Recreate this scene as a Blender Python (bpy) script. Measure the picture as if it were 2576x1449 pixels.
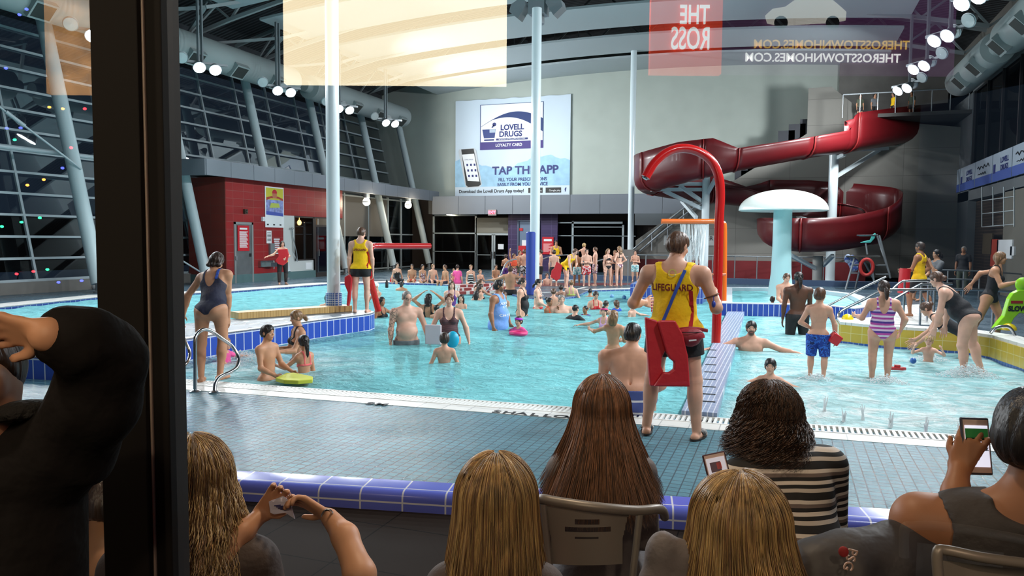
import bpy, math, random
import numpy as np
from mathutils import Vector, Matrix
random.seed(7)
for _o in list(bpy.data.objects): bpy.data.objects.remove(_o)
SC = bpy.context.scene
COL = SC.collection
R_ = math.radians

# ---------------------------------------------------------------- camera
FPX, W_, H_ = 1900.0, 2576, 1449
CAMZ = 1.78
YAW, PITCH, ROLL = R_(20.0), R_(3.66), R_(0.44)
_f = Vector((-math.sin(YAW)*math.cos(PITCH), math.cos(YAW)*math.cos(PITCH), -math.sin(PITCH)))
_r0 = Vector((math.cos(YAW), math.sin(YAW), 0))
_u0 = _r0.cross(_f)
_r = _r0*math.cos(ROLL) + _u0*math.sin(ROLL)
_u = _r.cross(_f)
CAMP = Vector((0, 0, CAMZ))
cam = bpy.data.cameras.new('camera'); camo = bpy.data.objects.new('camera', cam); COL.objects.link(camo)
cam.sensor_width = 36.0; cam.lens = 36.0*FPX/W_; cam.clip_start = 0.05; cam.clip_end = 300
camo.matrix_world = Matrix(((_r.x, _u.x, -_f.x, 0), (_r.y, _u.y, -_f.y, 0), (_r.z, _u.z, -_f.z, CAMZ), (0, 0, 0, 1)))
SC.camera = camo

# ---------------------------------------------------------------- world, exposure
w = bpy.data.worlds.new('night'); SC.world = w; w.use_nodes = True
w.node_tree.nodes['Background'].inputs[0].default_value = (0.010, 0.016, 0.026, 1)
w.node_tree.nodes['Background'].inputs[1].default_value = 1.0
SC.view_settings.view_transform = 'Standard'; SC.view_settings.look = 'None'
SC.view_settings.gamma = 1.0; SC.view_settings.use_curve_mapping = False
SC.view_settings.exposure = 1.12
cy = SC.cycles
cy.use_denoising = True
cy.max_bounces = 6; cy.diffuse_bounces = 3; cy.glossy_bounces = 3; cy.transmission_bounces = 4
cy.transparent_max_bounces = 12; cy.caustics_reflective = False; cy.caustics_refractive = False
cy.sample_clamp_indirect = 4.0

# ---------------------------------------------------------------- hall floodlights, plus added wall-wash beams
FLOOD_L = [(-19.3, y, 7.75) for y in (4.0, 8.6, 12.9, 17.2, 21.5, 25.8, 30.2, 34.5)]
FLOOD_R = [(4.0, y, 7.75) for y in (4.0, 8.6, 12.9, 17.2, 21.3, 25.0, 28.9, 32.8)]
def hall_lamp(p, target, power, size=0.7, col=(0.93, 0.97, 1.0), spread=150):
    ld = bpy.data.lights.new('flood_or_wash_beam', 'AREA'); ld.shape = 'DISK'; ld.size = size
    ld.energy = power; ld.color = col; ld.spread = R_(spread)
    lo = bpy.data.objects.new('flood_or_wash_beam', ld); COL.objects.link(lo)
    lo.location = p
    lo.rotation_euler = (Vector(target)-Vector(p)).to_track_quat('-Z', 'Y').to_euler()
    return lo
for (x, y, z) in FLOOD_L: hall_lamp((x+0.35, y, z-0.25), (x+9.5, y-1.0, 0), 230 if y > 10 else 150)
for i, tx in ((7, -12), (6, -4)): hall_lamp((FLOOD_L[i][0]+.4, FLOOD_L[i][1], 7.6), (tx, 42, 7.5), 170, spread=120)  # added beams that brighten the back wall, beyond the real floodlights
for i, tx in ((7, -4),): hall_lamp((FLOOD_R[i][0]-.4, FLOOD_R[i][1], 7.6), (tx, 42, 6.0), 130, spread=120)  # added beam from the right, also only to lift the back wall
for (x, y, z) in FLOOD_R: hall_lamp((x-0.35, y, z-0.25), (x-9.0, y-1.0, 0), 230 if y > 10 else 110)
# ---------------------------------------------------------------- pixel -> place helpers
def ray(px, py):
    return _f + _r*((px-W_/2)/FPX) + _u*((H_/2-py)/FPX)
def at_z(px, py, z=0.0):
    d = ray(px, py); t = (z-CAMZ)/d.z; return CAMP + d*t
def at_x(px, py, x):
    d = ray(px, py); return CAMP + d*(x/d.x)
def at_y(px, py, y):
    d = ray(px, py); return CAMP + d*(y/d.y)
def at_t(px, py, t):
    return CAMP + ray(px, py)*t
def depth(p): return (Vector(p)-CAMP).dot(_f)

# ---------------------------------------------------------------- tagging
def tag(o, label=None, cat=None, group=None, kind=None):
    if label: o['label'] = label
    if cat: o['category'] = cat
    if group: o['group'] = group
    if kind: o['kind'] = kind
    return o
def empty(name, loc=(0, 0, 0), label=None, cat=None, group=None, rz=0):
    o = bpy.data.objects.new(name, None); COL.objects.link(o)
    o.location = loc; o.rotation_euler = (0, 0, rz); o.empty_display_size = 0.1
    return tag(o, label, cat, group)
def copy_tree(o, parent=None):
    c = o.copy(); COL.objects.link(c)
    if parent: c.parent = parent
    for ch in o.children: copy_tree(ch, c)
    return c

# ---------------------------------------------------------------- materials
def lin(c):
    return tuple((v/255/12.92 if v/255 <= 0.04045 else ((v/255+0.055)/1.055)**2.4) for v in c)
_M = {}
def new_mat(name):
    m = bpy.data.materials.new(name); m.use_nodes = True; nt = m.node_tree
    b = nt.nodes['Principled BSDF']; return m, nt, b
def N(nt, typ, **kw):
    n = nt.nodes.new(typ)
    for k, v in kw.items():
        if k == 'ins':
            for a, b in v.items(): n.inputs[a].default_value = b
        else: setattr(n, k, v)
    return n
def L(nt, a, b): nt.links.new(a, b)
def mat(name, col, rough=0.6, metal=0.0, emit=None, es=0.0, var=0.0, vscale=8.0, bump=0.0, bscale=40.0, spec=None, coat=0.0, stretch=None):
    """col is sRGB 0-255. Optional colour variation and bump, all procedural."""
    if name in _M: return _M[name]
    m, nt, b = new_mat(name); c = lin(col)
    b.inputs['Base Color'].default_value = (*c, 1); b.inputs['Roughness'].default_value = rough; b.inputs['Metallic'].default_value = metal
    if spec is not None: b.inputs['Specular IOR Level'].default_value = spec
    if coat: b.inputs['Coat Weight'].default_value = coat; b.inputs['Coat Roughness'].default_value = 0.1
    if emit:
        b.inputs['Emission Color'].default_value = (*lin(emit), 1); b.inputs['Emission Strength'].default_value = es
    if var or bump:
        tc = N(nt, 'ShaderNodeTexCoord'); mp = N(nt, 'ShaderNodeMapping'); L(nt, tc.outputs['Object'], mp.inputs[0])
        if stretch: mp.inputs['Scale'].default_value = stretch
    if var:
        nz = N(nt, 'ShaderNodeTexNoise', ins={'Scale': vscale, 'Detail': 4.0}); L(nt, mp.outputs[0], nz.inputs['Vector'])
        mx = N(nt, 'ShaderNodeMixRGB', blend_type='MULTIPLY'); mx.inputs[0].default_value = 1
        mx.inputs[1].default_value = (*c, 1)
        rp = N(nt, 'ShaderNodeMapRange', ins={1: 0.3, 2: 0.7, 3: 1-var, 4: 1+var}); L(nt, nz.outputs[0], rp.inputs[0])
        L(nt, rp.outputs[0], mx.inputs[2]); L(nt, mx.outputs[0], b.inputs['Base Color'])
    if bump:
        nz = N(nt, 'ShaderNodeTexNoise', ins={'Scale': bscale, 'Detail': 3.0}); L(nt, mp.outputs[0], nz.inputs['Vector'])
        bp = N(nt, 'ShaderNodeBump', ins={'Strength': bump, 'Distance': 0.02}); L(nt, nz.outputs[0], bp.inputs['Height']); L(nt, bp.outputs[0], b.inputs['Normal'])
    _M[name] = m; return m
def tile_mat(name, col, mortar, su, sv, axes='xy', gap=0.03, rough=0.35, var=0.08, offset=0.0, uv=False, wet=0.0, coord='Object', bump=0.0):
    """tiles su x sv metres laid on the plane given by axes."""
    if name in _M: return _M[name]
    m, nt, b = new_mat(name)
    if uv:
        src = N(nt, 'ShaderNodeUVMap').outputs[0]
    else:
        src = N(nt, 'ShaderNodeTexCoord').outputs[coord]
    sp = N(nt, 'ShaderNodeSeparateXYZ'); L(nt, src, sp.inputs[0])
    cb = N(nt, 'ShaderNodeCombineXYZ')
    L(nt, sp.outputs['xyz'.index(axes[0])], cb.inputs[0]); L(nt, sp.outputs['xyz'.index(axes[1])], cb.inputs[1])
    bk = N(nt, 'ShaderNodeTexBrick', offset=offset, squash=1.0)
    bk.inputs['Scale'].default_value = 1.0; bk.inputs['Brick Width'].default_value = su; bk.inputs['Row Height'].default_value = sv
    bk.inputs['Mortar Size'].default_value = gap*min(su, sv); bk.inputs['Mortar Smooth'].default_value = 0.1; bk.inputs['Bias'].default_value = 0
    c = lin(col); bk.inputs['Color1'].default_value = (*[v*(1-var) for v in c], 1); bk.inputs['Color2'].default_value = (*[v*(1+var) for v in c], 1)
    bk.inputs['Mortar'].default_value = (*lin(mortar), 1)
    L(nt, cb.outputs[0], bk.inputs['Vector']); L(nt, bk.outputs['Color'], b.inputs['Base Color'])
    b.inputs['Roughness'].default_value = rough
    if wet:
        nz = N(nt, 'ShaderNodeTexNoise', ins={'Scale': 1.3, 'Detail': 3.0}); L(nt, N(nt, 'ShaderNodeTexCoord').outputs['Object'], nz.inputs['Vector'])
        rp = N(nt, 'ShaderNodeMapRange', ins={1: 0.4, 2: 0.62, 3: rough, 4: wet}); L(nt, nz.outputs[0], rp.inputs[0]); L(nt, rp.outputs[0], b.inputs['Roughness'])
        n2 = N(nt, 'ShaderNodeTexNoise', ins={'Scale': 16.0, 'Detail': 6.0, 'Roughness': 0.7}); L(nt, N(nt, 'ShaderNodeTexCoord').outputs['Object'], n2.inputs['Vector'])
        bp = N(nt, 'ShaderNodeBump', ins={'Strength': 0.5, 'Distance': 0.02}); L(nt, n2.outputs[0], bp.inputs['Height'])
        b2 = N(nt, 'ShaderNodeBump', ins={'Strength': 0.5, 'Distance': 0.004}); b2.invert = True; L(nt, bk.outputs['Fac'], b2.inputs['Height']); L(nt, bp.outputs[0], b2.inputs['Normal'])
        L(nt, b2.outputs[0], b.inputs['Normal'])
    _M[name] = m; return m

# ---------------------------------------------------------------- mesh builder
class MB:
    def __init__(s): s.v = []; s.f = []; s.uv = {}
    def add(s, vs, fs):
        o = len(s.v); s.v += [tuple(p) for p in vs]; s.f += [tuple(i+o for i in f) for f in fs]; return s
    def box(s, a, b):
        (x0, y0, z0), (x1, y1, z1) = a, b
        return s.add([(x0, y0, z0), (x1, y0, z0), (x1, y1, z0), (x0, y1, z0), (x0, y0, z1), (x1, y0, z1), (x1, y1, z1), (x0, y1, z1)],
                     [(0, 3, 2, 1), (4, 5, 6, 7), (0, 1, 5, 4), (1, 2, 6, 5), (2, 3, 7, 6), (3, 0, 4, 7)])
    def obox(s, c, ax, ay, az):
        c = Vector(c); ax = Vector(ax); ay = Vector(ay); az = Vector(az)
        P = [c-ax-ay-az, c+ax-ay-az, c+ax+ay-az, c-ax+ay-az, c-ax-ay+az, c+ax-ay+az, c+ax+ay+az, c-ax+ay+az]
        return s.add(P, [(0, 3, 2, 1), (4, 5, 6, 7), (0, 1, 5, 4), (1, 2, 6, 5), (2, 3, 7, 6), (3, 0, 4, 7)])
    def bar(s, a, b, w, h, up=(0, 0, 1)):
        a = Vector(a); b = Vector(b); d = (b-a); u = Vector(up)
        sd = d.cross(u); sd = sd.normalized() if sd.length > 1e-6 else Vector((1, 0, 0)); u = sd.cross(d).normalized()
        return s.obox((a+b)/2, d/2, sd*w/2, u*h/2)
    def tube(s, pts, r, n=10, caps=True, closed=False, sy=1.0):
        pts = [Vector(p) for p in pts]; m = len(pts)
        rs = r if isinstance(r, (list, tuple)) else [r]*m
        T = []
        for i in range(m):
            if closed: t = pts[(i+1) % m]-pts[i-1]
            else: t = pts[min(i+1, m-1)]-pts[max(i-1, 0)]
            T.append(t.normalized() if t.length > 1e-9 else Vector((0, 0, 1)))
        up = Vector((0, 0, 1)) if abs(T[0].z) < 0.95 else Vector((1, 0, 0))
        nrm = (up - T[0]*up.dot(T[0])).normalized(); vs = []
        for i in range(m):
            nrm = (nrm - T[i]*nrm.dot(T[i]))
            nrm = nrm.normalized() if nrm.length > 1e-6 else T[i].orthogonal().normalized()
            bn = T[i].cross(nrm)
            for k in range(n):
                a = 2*math.pi*k/n; vs.append(pts[i]+nrm*math.cos(a)*rs[i]+bn*math.sin(a)*rs[i]*sy)
        fs = []
        for i in range(m if closed else m-1):
            j = (i+1) % m
            for k in range(n): k2 = (k+1) % n; fs.append((i*n+k, i*n+k2, j*n+k2, j*n+k))
        if caps and not closed:
            fs.append(tuple(range(n))[::-1]); fs.append(tuple((m-1)*n+k for k in range(n)))
        return s.add(vs, fs)
    def lathe(s, prof, c=(0, 0, 0), n=32, axis='z'):
        vs = []
        for (r, z) in prof:
            for k in range(n):
                a = 2*math.pi*k/n; x, y = r*math.cos(a), r*math.sin(a)
                p = (x, y, z) if axis == 'z' else ((z, x, y) if axis == 'x' else (x, z, y))
                vs.append((p[0]+c[0], p[1]+c[1], p[2]+c[2]))
        fs = []
        for i in range(len(prof)-1):
            for k in range(n): k2 = (k+1) % n; fs.append((i*n+k, i*n+k2, (i+1)*n+k2, (i+1)*n+k))
        fs.append(tuple(range(n))[::-1]); fs.append(tuple((len(prof)-1)*n+k for k in range(n)))
        return s.add(vs, fs)
    def prism(s, poly, z0, z1, M=None):
        """poly: list of (x,y); extruded z0..z1; optional 4x4 placement M."""
        n = len(poly); vs = [(x, y, z0) for x, y in poly]+[(x, y, z1) for x, y in poly]
        if M is not None: vs = [tuple(M @ Vector(v)) for v in vs]
        fs = [tuple(range(n))[::-1], tuple(range(n, 2*n))]+[(i, (i+1) % n, n+(i+1) % n, n+i) for i in range(n)]
        return s.add(vs, fs)
    def ell(s, c, r, nu=16, nv=10, M=None):
        vs = []; fs = []
        for i in range(nv+1):
            th = math.pi*i/nv
            for k in range(nu):
                a = 2*math.pi*k/nu; p = Vector((r[0]*math.sin(th)*math.cos(a), r[1]*math.sin(th)*math.sin(a), r[2]*math.cos(th)))
                if M is not None: p = M @ p
                vs.append((c[0]+p[0], c[1]+p[1], c[2]+p[2]))
        for i in range(nv):
            for k in range(nu): k2 = (k+1) % nu; fs.append((i*nu+k, (i+1)*nu+k, (i+1)*nu+k2, i*nu+k2))
        return s.add(vs, fs)
    def quad(s, a, b, c, d): return s.add([a, b, c, d], [(0, 1, 2, 3)])
    def build(s, name, m=None, parent=None, smooth=True, angle=35, uv=None, bevel=0, world=True):
        me = bpy.data.meshes.new(name); me.from_pydata(s.v, [], s.f); me.validate(); me.update()
        import bmesh
        bm = bmesh.new(); bm.from_mesh(me); bmesh.ops.recalc_face_normals(bm, faces=bm.faces); bm.to_mesh(me); bm.free()
        if uv is not None:
            ul = me.uv_layers.new(name='UVMap')
            for lp in me.loops: ul.data[lp.index].uv = uv(me.vertices[lp.vertex_index].co)
        if m is not None: me.materials.append(m)
        if smooth:
            me.shade_smooth()
            me.set_sharp_from_angle(angle=R_(angle))
        o = bpy.data.objects.new(name, me); COL.objects.link(o)
        if parent is not None:
            o.parent = parent
            if world:   # verts are in world space: undo the parent's placement
                o.matrix_parent_inverse = pmat(parent).inverted()
        if bevel:
            bv = o.modifiers.new('b', 'BEVEL'); bv.width = bevel; bv.segments = 2; bv.limit_method = 'ANGLE'
        return o
def pmat(o):
    m = Matrix.Translation(o.location) @ o.rotation_euler.to_matrix().to_4x4()
    if o.parent: m = pmat(o.parent) @ o.matrix_parent_inverse @ m
    return m
def thing(name, mb, m, label, cat, group=None, loc=None, **kw):
    """one-mesh top-level thing; its origin goes to its base"""
    o = mb.build(name, m, None, **kw)
    co = np.array([v.co for v in o.data.vertices]); lo, hi = co.min(0), co.max(0)
    b = Vector(((lo[0]+hi[0])/2, (lo[1]+hi[1])/2, lo[2])) if loc is None else Vector(loc)
    o.data.transform(Matrix.Translation(-b)); o.location = b
    return tag(o, label, cat, group)
def rebase(root, loc):
    """puts an Empty at loc while its world-space children stay"""
    root.location = loc
    for c in root.children: c.matrix_parent_inverse = Matrix.Translation(loc).inverted()
def text(s, size, mt, M, parent=None, name='lettering', ext=0.002, offset=0.0, align='CENTER', sx=1.0, label=None, kind=None, spacing=1.0):
    cu = bpy.data.curves.new(name, 'FONT'); cu.body = s; cu.size = size; cu.extrude = ext; cu.offset = offset
    cu.align_x = align; cu.align_y = 'CENTER'; cu.resolution_u = 3; cu.space_character = spacing
    o = bpy.data.objects.new(name, cu); COL.objects.link(o)
    dg = bpy.context.evaluated_depsgraph_get(); me = bpy.data.meshes.new_from_object(o.evaluated_get(dg)); bpy.data.objects.remove(o)
    me.transform(M @ Matrix.Diagonal((sx, 1, 1, 1))); me.materials.clear(); me.materials.append(mt)
    o = bpy.data.objects.new(name, me); COL.objects.link(o)
    if parent is not None: o.parent = parent; o.matrix_parent_inverse = pmat(parent).inverted()
    if label: o['label'] = label
    if kind: o['kind'] = kind
    return o
def frame(o, x, y=None, z=(0, 0, 1)):
    """4x4 with origin o, x axis x, y axis z-ish (text up), normal = x cross up"""
    x = Vector(x).normalized(); u = Vector(z); u = (u-x*u.dot(x)).normalized(); n = x.cross(u)
    return Matrix(((x.x, u.x, n.x, o[0]), (x.y, u.y, n.y, o[1]), (x.z, u.z, n.z, o[2]), (0, 0, 0, 1)))
# ---------------------------------------------------------------- smooth solids: distance grids -> one continuous surface
def V3(*a): return np.array(a, dtype=np.float64)
def unit(v):
    v = np.asarray(v, float); n = np.linalg.norm(v); return v/n if n > 1e-9 else V3(0, 0, 1)
def rotx(a): c, s = math.cos(a), math.sin(a); return np.array([[1, 0, 0], [0, c, -s], [0, s, c]])
def roty(a): c, s = math.cos(a), math.sin(a); return np.array([[c, 0, s], [0, 1, 0], [-s, 0, c]])
def rotz(a): c, s = math.cos(a), math.sin(a); return np.array([[c, -s, 0], [s, c, 0], [0, 0, 1]])
class Grid:
    def __init__(s, lo, hi, vs):
        s.vs = vs; s.lo = np.asarray(lo, float)-2*vs
        s.n = (np.ceil((np.asarray(hi, float)+2*vs-s.lo)/vs).astype(int)+1)
        s.D = np.full(tuple(s.n), 1.0, np.float32)
        s.ax = [s.lo[i]+np.arange(s.n[i])*vs for i in range(3)]
    def sub(s, lo, hi):
        a = np.clip(np.floor((np.asarray(lo)-s.lo)/s.vs).astype(int), 0, s.n); b = np.clip(np.ceil((np.asarray(hi)-s.lo)/s.vs).astype(int)+1, 0, s.n)
        if np.any(b <= a): return None
        sl = tuple(slice(a[i], b[i]) for i in range(3))
        X = s.ax[0][sl[0]][:, None, None]; Y = s.ax[1][sl[1]][None, :, None]; Z = s.ax[2][sl[2]][None, None, :]
        return sl, X, Y, Z
    def put(s, sl, d, k, cut=False):
        D = s.D[sl]
        if cut: s.D[sl] = smax(D, -d, k)
        else: s.D[sl] = smin(D, d, k)
    def cap(s, a, b, ra, rb=None, k=0.01, cut=False, flat=None):
        """tapered capsule; flat=(dir, factor) squashes it along dir"""
        rb = ra if rb is None else rb; a = np.asarray(a, float); b = np.asarray(b, float); R = max(ra, rb)+k+2*s.vs
        q = s.sub(np.minimum(a, b)-R, np.maximum(a, b)+R)
        if q is None: return
        sl, X, Y, Z = q; d = b-a; dd = max(d @ d, 1e-9)
        px, py, pz = X-a[0], Y-a[1], Z-a[2]
        t = np.clip((px*d[0]+py*d[1]+pz*d[2])/dd, 0, 1)
        ex, ey, ez = px-t*d[0], py-t*d[1], pz-t*d[2]
        if flat is not None:
            f, m = unit(flat[0]), flat[1]; c = ex*f[0]+ey*f[1]+ez*f[2]; g = c*(1/m-1)
            ex = ex+g*f[0]; ey = ey+g*f[1]; ez = ez+g*f[2]
        s.put(sl, (np.sqrt(ex*ex+ey*ey+ez*ez)-(ra+(rb-ra)*t)), k, cut)
    def chain(s, pts, rs, k=0.01, **kw):
        for i in range(len(pts)-1): s.cap(pts[i], pts[i+1], rs[i], rs[i+1], k, **kw)
    def ell(s, c, r, M=None, k=0.01, cut=False):
        c = np.asarray(c, float); r = np.asarray(r, float); R = r.max()+k+2*s.vs
        q = s.sub(c-R, c+R)
        if q is None: return
        sl, X, Y, Z = q; x, y, z = X-c[0], Y-c[1], Z-c[2]
        if M is None: u, v, w_ = x/r[0], y/r[1], z/r[2]; 
        else:
            u = (x*M[0, 0]+y*M[1, 0]+z*M[2, 0])/r[0]; v = (x*M[0, 1]+y*M[1, 1]+z*M[2, 1])/r[1]; w_ = (x*M[0, 2]+y*M[1, 2]+z*M[2, 2])/r[2]
        k0 = np.sqrt(u*u+v*v+w_*w_)+1e-6; k1 = np.sqrt((u/r[0])**2+(v/r[1])**2+(w_/r[2])**2)+1e-6
        s.put(sl, k0*(k0-1)/k1, k, cut)
def smin(a, b, k):
    if k <= 0: return np.minimum(a, b)
    h = np.maximum(k-np.abs(a-b), 0)/k; return np.minimum(a, b)-h*h*k*0.25
def smax(a, b, k): return -smin(-a, -b, k)
def surfnet(D, lo, vs):
    """naive surface nets, vectorised; returns verts, quads"""
    S = D < 0
    nx, ny, nz = D.shape
    c = [S[i:nx-1+i, j:ny-1+j, k:nz-1+k] for i in (0, 1) for j in (0, 1) for k in (0, 1)]
    cnt = sum(x.astype(np.int8) for x in c); act = (cnt > 0) & (cnt < 8)
    idx = np.argwhere(act)
    if len(idx) == 0: return np.zeros((0, 3)), np.zeros((0, 4), int)
    vid = np.full(act.shape, -1, np.int64); vid[act] = np.arange(len(idx))
    cv = np.stack([D[idx[:, 0]+i, idx[:, 1]+j, idx[:, 2]+k] for i in (0, 1) for j in (0, 1) for k in (0, 1)], 1).astype(np.float64)
    off = np.array([(i, j, k) for i in (0, 1) for j in (0, 1) for k in (0, 1)], float)
    E = [(a, b) for a in range(8) for b in range(a+1, 8) if abs(off[a]-off[b]).sum() == 1]
    acc = np.zeros((len(idx), 3)); n = np.zeros(len(idx))
    for a, b in E:
        m = (cv[:, a] < 0) != (cv[:, b] < 0); t = cv[:, a]/(cv[:, a]-cv[:, b]+1e-12)
        p = off[a][None]+(off[b]-off[a])[None]*t[:, None]; acc[m] += p[m]; n[m] += 1
    V = (idx+acc/n[:, None])*vs+lo
    F = []
    for ax in range(3):
        sh = [nx, ny, nz]; u, v = [(1, 2), (2, 0), (0, 1)][ax]
        sl0 = [slice(None)]*3; sl1 = [slice(None)]*3; sl0[ax] = slice(0, sh[ax]-1); sl1[ax] = slice(1, sh[ax])
        A = S[tuple(sl0)]; B = S[tuple(sl1)]; m = A != B
        e = np.argwhere(m); e = e[(e[:, u] > 0) & (e[:, v] > 0) & (e[:, u] < sh[u]-1) & (e[:, v] < sh[v]-1)]
        if len(e) == 0: continue
        du = np.zeros(3, int); du[u] = 1; dv = np.zeros(3, int); dv[v] = 1
        q = np.stack([vid[tuple((e-du-dv).T)], vid[tuple((e-dv).T)], vid[tuple(e.T)], vid[tuple((e-du).T)]], 1)
        ins = A[tuple(e.T)]; q[~ins] = q[~ins][:, ::-1]; F.append(q)
    F = np.concatenate(F); F = F[(F >= 0).all(1)]
    return V, F
def mesh_np(name, V, F, m, parent=None, attrs=None, smooth=True):
    me = bpy.data.meshes.new(name); nv, nf = len(V), len(F)
    me.vertices.add(nv); me.vertices.foreach_set('co', np.asarray(V, np.float32).ravel())
    me.loops.add(nf*4); me.loops.foreach_set('vertex_index', np.asarray(F, np.int32).ravel())
    me.polygons.add(nf); me.polygons.foreach_set('loop_start', np.arange(0, nf*4, 4, dtype=np.int32))
    me.polygons.foreach_set('loop_total', np.full(nf, 4, np.int32))
    me.update(calc_edges=True); me.validate()
    if smooth: me.shade_smooth()
    for k, a in (attrs or {}).items():
        at = me.attributes.new(k, 'FLOAT_VECTOR', 'POINT'); at.data.foreach_set('vector', np.asarray(a, np.float32).ravel())
    if m: me.materials.append(m)
    o = bpy.data.objects.new(name, me); COL.objects.link(o)
    if parent is not None: o.parent = parent
    return o

# ---------------------------------------------------------------- skin and hair
def attr_vec(nt, name):
    a = N(nt, 'ShaderNodeAttribute', attribute_name=name); s = N(nt, 'ShaderNodeSeparateXYZ'); L(nt, a.outputs['Vector'], s.inputs[0]); return s
def mth(nt, op, a, b=None, clamp=False):
    n = N(nt, 'ShaderNodeMath', operation=op, use_clamp=clamp)
    for i, v in enumerate((a, b)):
        if v is None: continue
        if isinstance(v, (int, float)): n.inputs[i].default_value = v
        else: L(nt, v, n.inputs[i])
    return n.outputs[0]
def skin_mat(name, tone, lip, brow, tattoo=False, beard=0.0):
    if name in _M: return _M[name]
    m, nt, b = new_mat(name); c = lin(tone)
    s = attr_vec(nt, 'hp'); x, y, z = s.outputs[0], s.outputs[1], s.outputs[2]
    ax = mth(nt, 'ABSOLUTE', x)
    def spot(xx, cx, rx, cz, rz, soft=0.25):
        u = mth(nt, 'DIVIDE', mth(nt, 'SUBTRACT', xx, cx), rx); v = mth(nt, 'DIVIDE', mth(nt, 'SUBTRACT', z, cz), rz)
        d = mth(nt, 'SQRT', mth(nt, 'ADD', mth(nt, 'MULTIPLY', u, u), mth(nt, 'MULTIPLY', v, v)))
        r = N(nt, 'ShaderNodeMapRange', ins={1: 1-soft, 2: 1+soft, 3: 1.0, 4: 0.0}); L(nt, d, r.inputs[0])
        return mth(nt, 'MULTIPLY', r.outputs[0], mth(nt, 'GREATER_THAN', y, 0.12))
    cur = N(nt, 'ShaderNodeRGB'); cur.outputs[0].default_value = (*c, 1); cur = cur.outputs[0]
    nz = N(nt, 'ShaderNodeTexNoise', ins={'Scale': 9.0, 'Detail': 3.0}); L(nt, N(nt, 'ShaderNodeTexCoord').outputs['Object'], nz.inputs['Vector'])
    rp = N(nt, 'ShaderNodeMapRange', ins={1: 0.3, 2: 0.7, 3: 0.9, 4: 1.08}); L(nt, nz.outputs[0], rp.inputs[0])
    def over(fac, col, cur, mode='MIX'):
        mx = N(nt, 'ShaderNodeMixRGB', blend_type=mode)
        if isinstance(fac, float): mx.inputs[0].default_value = fac
        else: L(nt, fac, mx.inputs[0])
        L(nt, cur, mx.inputs[1])
        if isinstance(col, tuple): mx.inputs[2].default_value = (*col, 1)
        else: L(nt, col, mx.inputs[2])
        return mx.outputs[0]
    cur = over(1.0, rp.outputs[0], cur, 'MULTIPLY')
    if tattoo:
        wv = N(nt, 'ShaderNodeTexVoronoi', feature='DISTANCE_TO_EDGE', ins={'Scale': 16.0}); L(nt, N(nt, 'ShaderNodeTexCoord').outputs['Object'], wv.inputs['Vector'])
        ts = N(nt, 'ShaderNodeSeparateXYZ'); L(nt, N(nt, 'ShaderNodeTexCoord').outputs['Object'], ts.inputs[0])
        f = mth(nt, 'LESS_THAN', wv.outputs[0], 0.07); f = mth(nt, 'MULTIPLY', f, mth(nt, 'GREATER_THAN', ts.outputs[0], 0.17)); f = mth(nt, 'MULTIPLY', f, 0.6)
        cur = over(f, lin((60, 62, 66)), cur)
    if beard:
        f = spot(x, 0, 0.27, -0.33, 0.2, 0.25); f = mth(nt, 'MULTIPLY', f, beard); cur = over(f, lin(brow), cur)
    cur = over(spot(ax, 0.16, 0.068, 0.0, 0.027), lin((205, 192, 184)), cur)
    cur = over(spot(ax, 0.16, 0.029, 0.0, 0.029), lin((44, 32, 27)), cur)
    cur = over(mth(nt, 'MULTIPLY', spot(ax, 0.16, 0.08, 0.034, 0.011, 0.6), .7), lin((60, 42, 36)), cur)
    cur = over(mth(nt, 'MULTIPLY', spot(ax, 0.17, 0.095, 0.10, 0.018, 0.5), .7), lin(brow), cur)
    cur = over(mth(nt, 'MULTIPLY', spot(x, 0, 0.115, -0.265, 0.03, 0.45), .8), lin(lip), cur)
    L(nt, cur, b.inputs['Base Color']); b.inputs['Roughness'].default_value = 0.5; b.inputs['Specular IOR Level'].default_value = 0.35
    _M[name] = m; return m
SK = lambda k: {
    'pale': lambda: skin_mat('pale_skin', (226, 178, 156), (190, 110, 104), (110, 80, 60)),
    'fair': lambda: skin_mat('fair_skin', (216, 165, 140), (180, 100, 92), (70, 50, 40)),
    'goat': lambda: skin_mat('fair_skin_goatee', (210, 160, 136), (180, 100, 92), (46, 34, 30), beard=0.85),
    'tan': lambda: skin_mat('tan_skin', (196, 144, 112), (160, 88, 76), (40, 30, 26)),
    'tattoo': lambda: skin_mat('tattooed_skin', (220, 172, 150), (186, 110, 104), (130, 100, 84), tattoo=True),
    'brown': lambda: skin_mat('brown_skin', (158, 108, 78), (130, 70, 60), (26, 20, 18)),
    'olive': lambda: skin_mat('olive_skin', (182, 130, 98), (150, 84, 72), (30, 24, 22), beard=0.0),
    'beard': lambda: skin_mat('brown_skin_bearded', (160, 112, 84), (130, 70, 60), (30, 24, 22), beard=0.6),
    'dark': lambda: skin_mat('dark_skin', (92, 60, 46), (90, 50, 46), (18, 14, 12)),
}[k]()
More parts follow.
